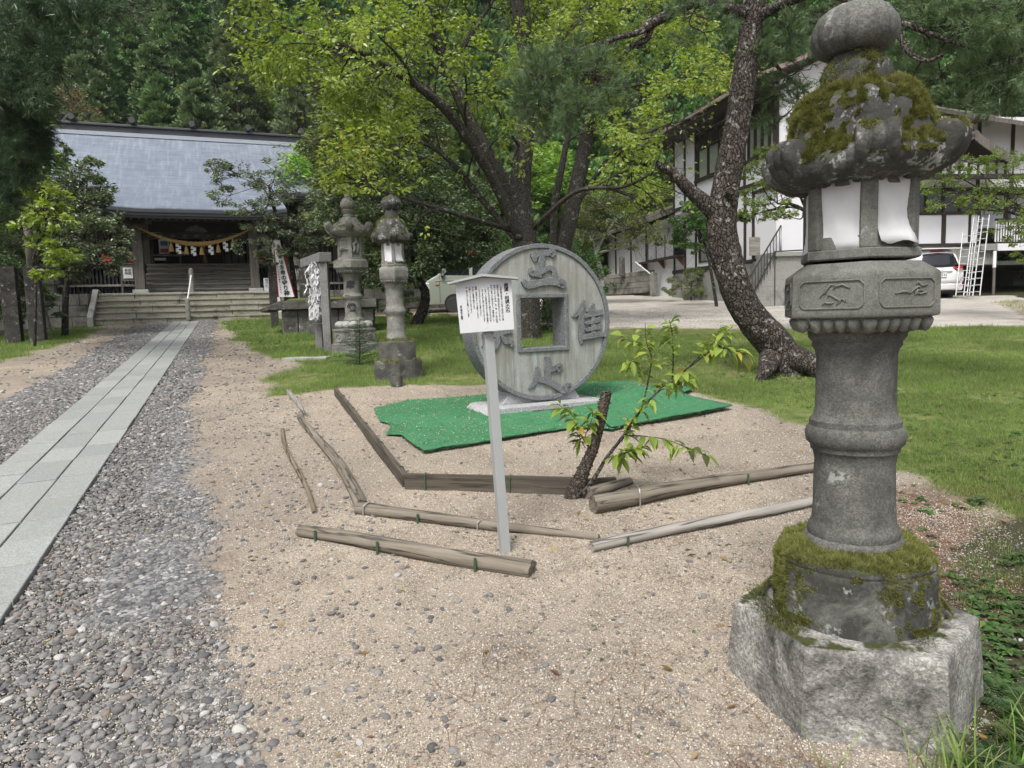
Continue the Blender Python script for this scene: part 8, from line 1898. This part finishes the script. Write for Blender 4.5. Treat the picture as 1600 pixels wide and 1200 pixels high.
# --- ground plants round the tall lantern and in the corner
rs = np.random.RandomState(44)
def poly_pts(n, poly):
    p = np.array(poly); lo, hi = p.min(0), p.max(0); x = rs.uniform(lo[0], hi[0], n); y = rs.uniform(lo[1], hi[1], n); k = in_poly(x, y, p) > 0; return x[k], y[k]
M['weed'] = leafmat('weed_leaf', (.035, .075, .022), (.11, .19, .06), (.2, .22, .08), .08, trans=.3, use_obj=True)
ws = []
for k in range(5): V, F, A = leaf_rosette(7, .055, .45, k+30, .55); ws.append(source('weed_source', V, F, M['weed'], attrs=dict(rnd=A)))
def fern(seed, L=.26, nf=7):
    r = np.random.RandomState(seed); V = []; F = []; A = []
    for b in range(nf):
        a = b*6.28/nf+r.uniform(-.3, .3); d = np.array([math.cos(a), math.sin(a), 0]); s = np.array([-d[1], d[0], 0]); l = L*r.uniform(.6, 1.1); rn = r.rand(); n = 16
        for j in range(n):
            f = (j+1)/n; c = d*l*f*.85+np.array([0, 0, l*(1.1*f-1.0*f*f)]); pl = l*.22*math.sin(math.pi*(.12+.86*f))
            for sg in (-1, 1):
                i = len(V); t_ = s*sg*pl+d*pl*.35-np.array([0, 0, pl*.15]); w = d*l/n*.42; V += [c-w, c+w, c+t_]; A += [rn]*3; F.append((i, i+1, i+2))
    return np.array(V), np.array(F), np.array(A)
fs_ = []
for k in range(3): V, F, A = fern(k); fs_.append(source('fern_source', V, F, M['weed'], attrs=dict(rnd=A)))
lg = []
for k in range(3): V, F, A = blade_clump(9, .30, .03, .004, .9, k+60, 6); lg.append(source('long_grass_source', V, F, M['grass_bright'], attrs=dict(rnd=A)))
away = lambda x, y: np.hypot(x-c0[0], y-c0[1]) > .46
def plant(name, n, poly, src, s0, s1, pr=None, tiltn=.15):
    x, y = poly_pts(n, gp(poly)); k = away(x, y)
    if pr is not None: k &= rs.rand(len(x)) < pr(x, y)
    x, y = x[k], y[k]; m = len(x)
    if not m: return
    scatter(name, np.stack([x, y, ground_at(x, y)], -1), src, np.stack([rs.normal(0, tiltn, m), rs.normal(0, tiltn, m), rs.uniform(0, 6.28, m)], -1), rs.uniform(s0, s1, m))
n2 = lambda s, sd, k=2.5, o=.5: (lambda x, y: np.clip(o+k*fbm(np.stack([x, y, 0*x], -1), s, 3, sd), 0, 1))
plant('ground_cover', 2600, [(1500, 905), (1700, 820), (2100, 1000), (2000, 1400), (1460, 1320), (1490, 1150)], ws, .6, 1.15, n2(2.2, 3, 3, .75))
plant('scattered_weeds', 1000, [(1400, 760), (1900, 720), (1900, 960), (1500, 920), (1420, 880)], ws, .4, 1., n2(2., 5, 3, .12))
plant('ferns', 46, [(1500, 1010), (1640, 960), (1700, 1200), (1490, 1240)], fs_, .45, .8)
plant('long_grass', 70, [(1300, 1175), (1500, 1165), (1700, 1100), (1700, 1300), (1250, 1290)], lg, .4, .95, n2(3, 6, 3, .45))
plant('corner_grass', 4200, [(1480, 780), (2000, 760), (2000, 1300), (1500, 1300)], gsr, .5, 1.1, n2(1.8, 9, 3, .3))
plant('moss_sprigs', 500, [(930, 860), (1260, 830), (1150, 1000), (1050, 1200), (900, 1200)], ws, .12, .3, n2(1.8, 19, 3, .08))
# fallen needles
V = []; F = []
for k in range(5): a = k*.5; V += [(0, -.0009, .002), (.07, -.0009+.008*math.sin(a), .003), (.07, .0009+.008*math.sin(a), .003), (0, .0009, .002)]; F.append((4*k, 4*k+1, 4*k+2, 4*k+3))
M['fallen'] = leafmat('fallen_needles', (.07, .03, .018), (.22, .10, .06), (.30, .2, .13), .1, trans=.0, use_obj=True)
nsrc_ = [source('needle_source', [(0, -.0008, .003), (.08, -.0008+q, .004), (.08, .0008+q, .004), (0, .0008, .003)], [(0, 1, 2, 3)], M['fallen'], attrs=dict(rnd=np.full(4, rr_))) for q, rr_ in ((0, .2), (.01, .5), (-.012, .8))]
def needles(name, n, poly, pr): 
    x, y = poly_pts(n, gp(poly)); k = away(x, y) & (rs.rand(len(x)) < pr(x, y)); x, y = x[k], y[k]; m = len(x)
    scatter(name, np.stack([x, y, ground_at(x, y)+.004], -1), nsrc_, np.stack([rs.normal(0, .12, m), rs.normal(0, .12, m), rs.uniform(0, 6.28, m)], -1), rs.uniform(.6, 1.2, m))
needles('fallen_pine_needles', 16000, [(1380, 760), (1900, 760), (1900, 960), (1500, 1000), (1400, 900)], n2(1.5, 31, 2.5, .6))
needles('fallen_needles_on_gravel', 5000, [(400, 800), (1260, 800), (1260, 1300), (-100, 1300)], n2(1.2, 33, 2.5, .25))
needles('needles_by_stone', 2600, [(1120, 1060), (1180, 1050), (1260, 1180), (1400, 1240), (1150, 1260)], n2(3, 34, 2, .7))
needles('needles_under_corner', 7000, [(1460, 900), (2000, 900), (2000, 1400), (1460, 1300)], n2(1.2, 36, 2, .5))
# dry leaves lying about
M['litter'] = leafmat('dry_leaf', (.10, .05, .025), (.30, .18, .08), (.42, .34, .12), .25, trans=.1, use_obj=True)
lsr = [source('litter_source', [(0, 0, .004), (.03, -.016, .012), (.032, 0, .003), (.03, .016, .01), (.066, 0, .010+z_)], [(0, 1, 2), (0, 2, 3), (1, 4, 2), (2, 4, 3)], M['litter'], attrs=dict(rnd=np.full(5, rr_))) for z_, rr_ in ((0, .3), (.006, .6), (-.004, .9))]
def litter(n, x0, x1, y0, y1):
    x = rs.uniform(x0, x1, n); y = rs.uniform(y0, y1, n); k = away(x, y); x, y = x[k], y[k]; n = len(x)
    scatter('dry_leaves', np.stack([x, y, ground_at(x, y)+.002], -1), lsr, np.stack([rs.normal(0, .25, n), rs.normal(0, .25, n), rs.uniform(0, 6.28, n)], -1), rs.uniform(.35, .9, n))
litter(260, -3, 3.5, 1.8, 8); litter(700, -9, 9, 8, 22)
g = G(1525, 788); wd_ = thing('plantain_weed', 'clump of broad fresh green leaves in the bare patch right of the tall lantern', 'weed', g)
V, F, A = leaf_rosette(13, .10, .5, 77, .6); np_mesh('leaves', V, F, M['weed'], wd_, attrs=dict(rnd=A))
V, F, A = leaf_rosette(8, .06, .9, 78, .6); np_mesh('young_leaves', V, F, M['weed'], wd_, attrs=dict(rnd=A))
# ------------------------------------------------------------------ thin summer haze over the valley
hz = MB(); hz.b2(-190, 190, -12, 215, -2.5, 118); hzo = hz.build('haze', None); hzo['kind'] = 'stuff'
mh = bpy.data.materials.new('haze'); mh.use_nodes = True; nh = mh.node_tree; nh.nodes.remove(nh.nodes['Principled BSDF'])
pv = nh.nodes.new('ShaderNodeVolumePrincipled'); pv.inputs['Color'].default_value = (.86, .92, .97, 1); pv.inputs['Density'].default_value = .00018; nh.links.new(pv.outputs[0], nh.nodes['Material Output'].inputs['Volume'])
hzo.data.materials.clear(); hzo.data.materials.append(mh); sc.cycles.volume_bounces = 1
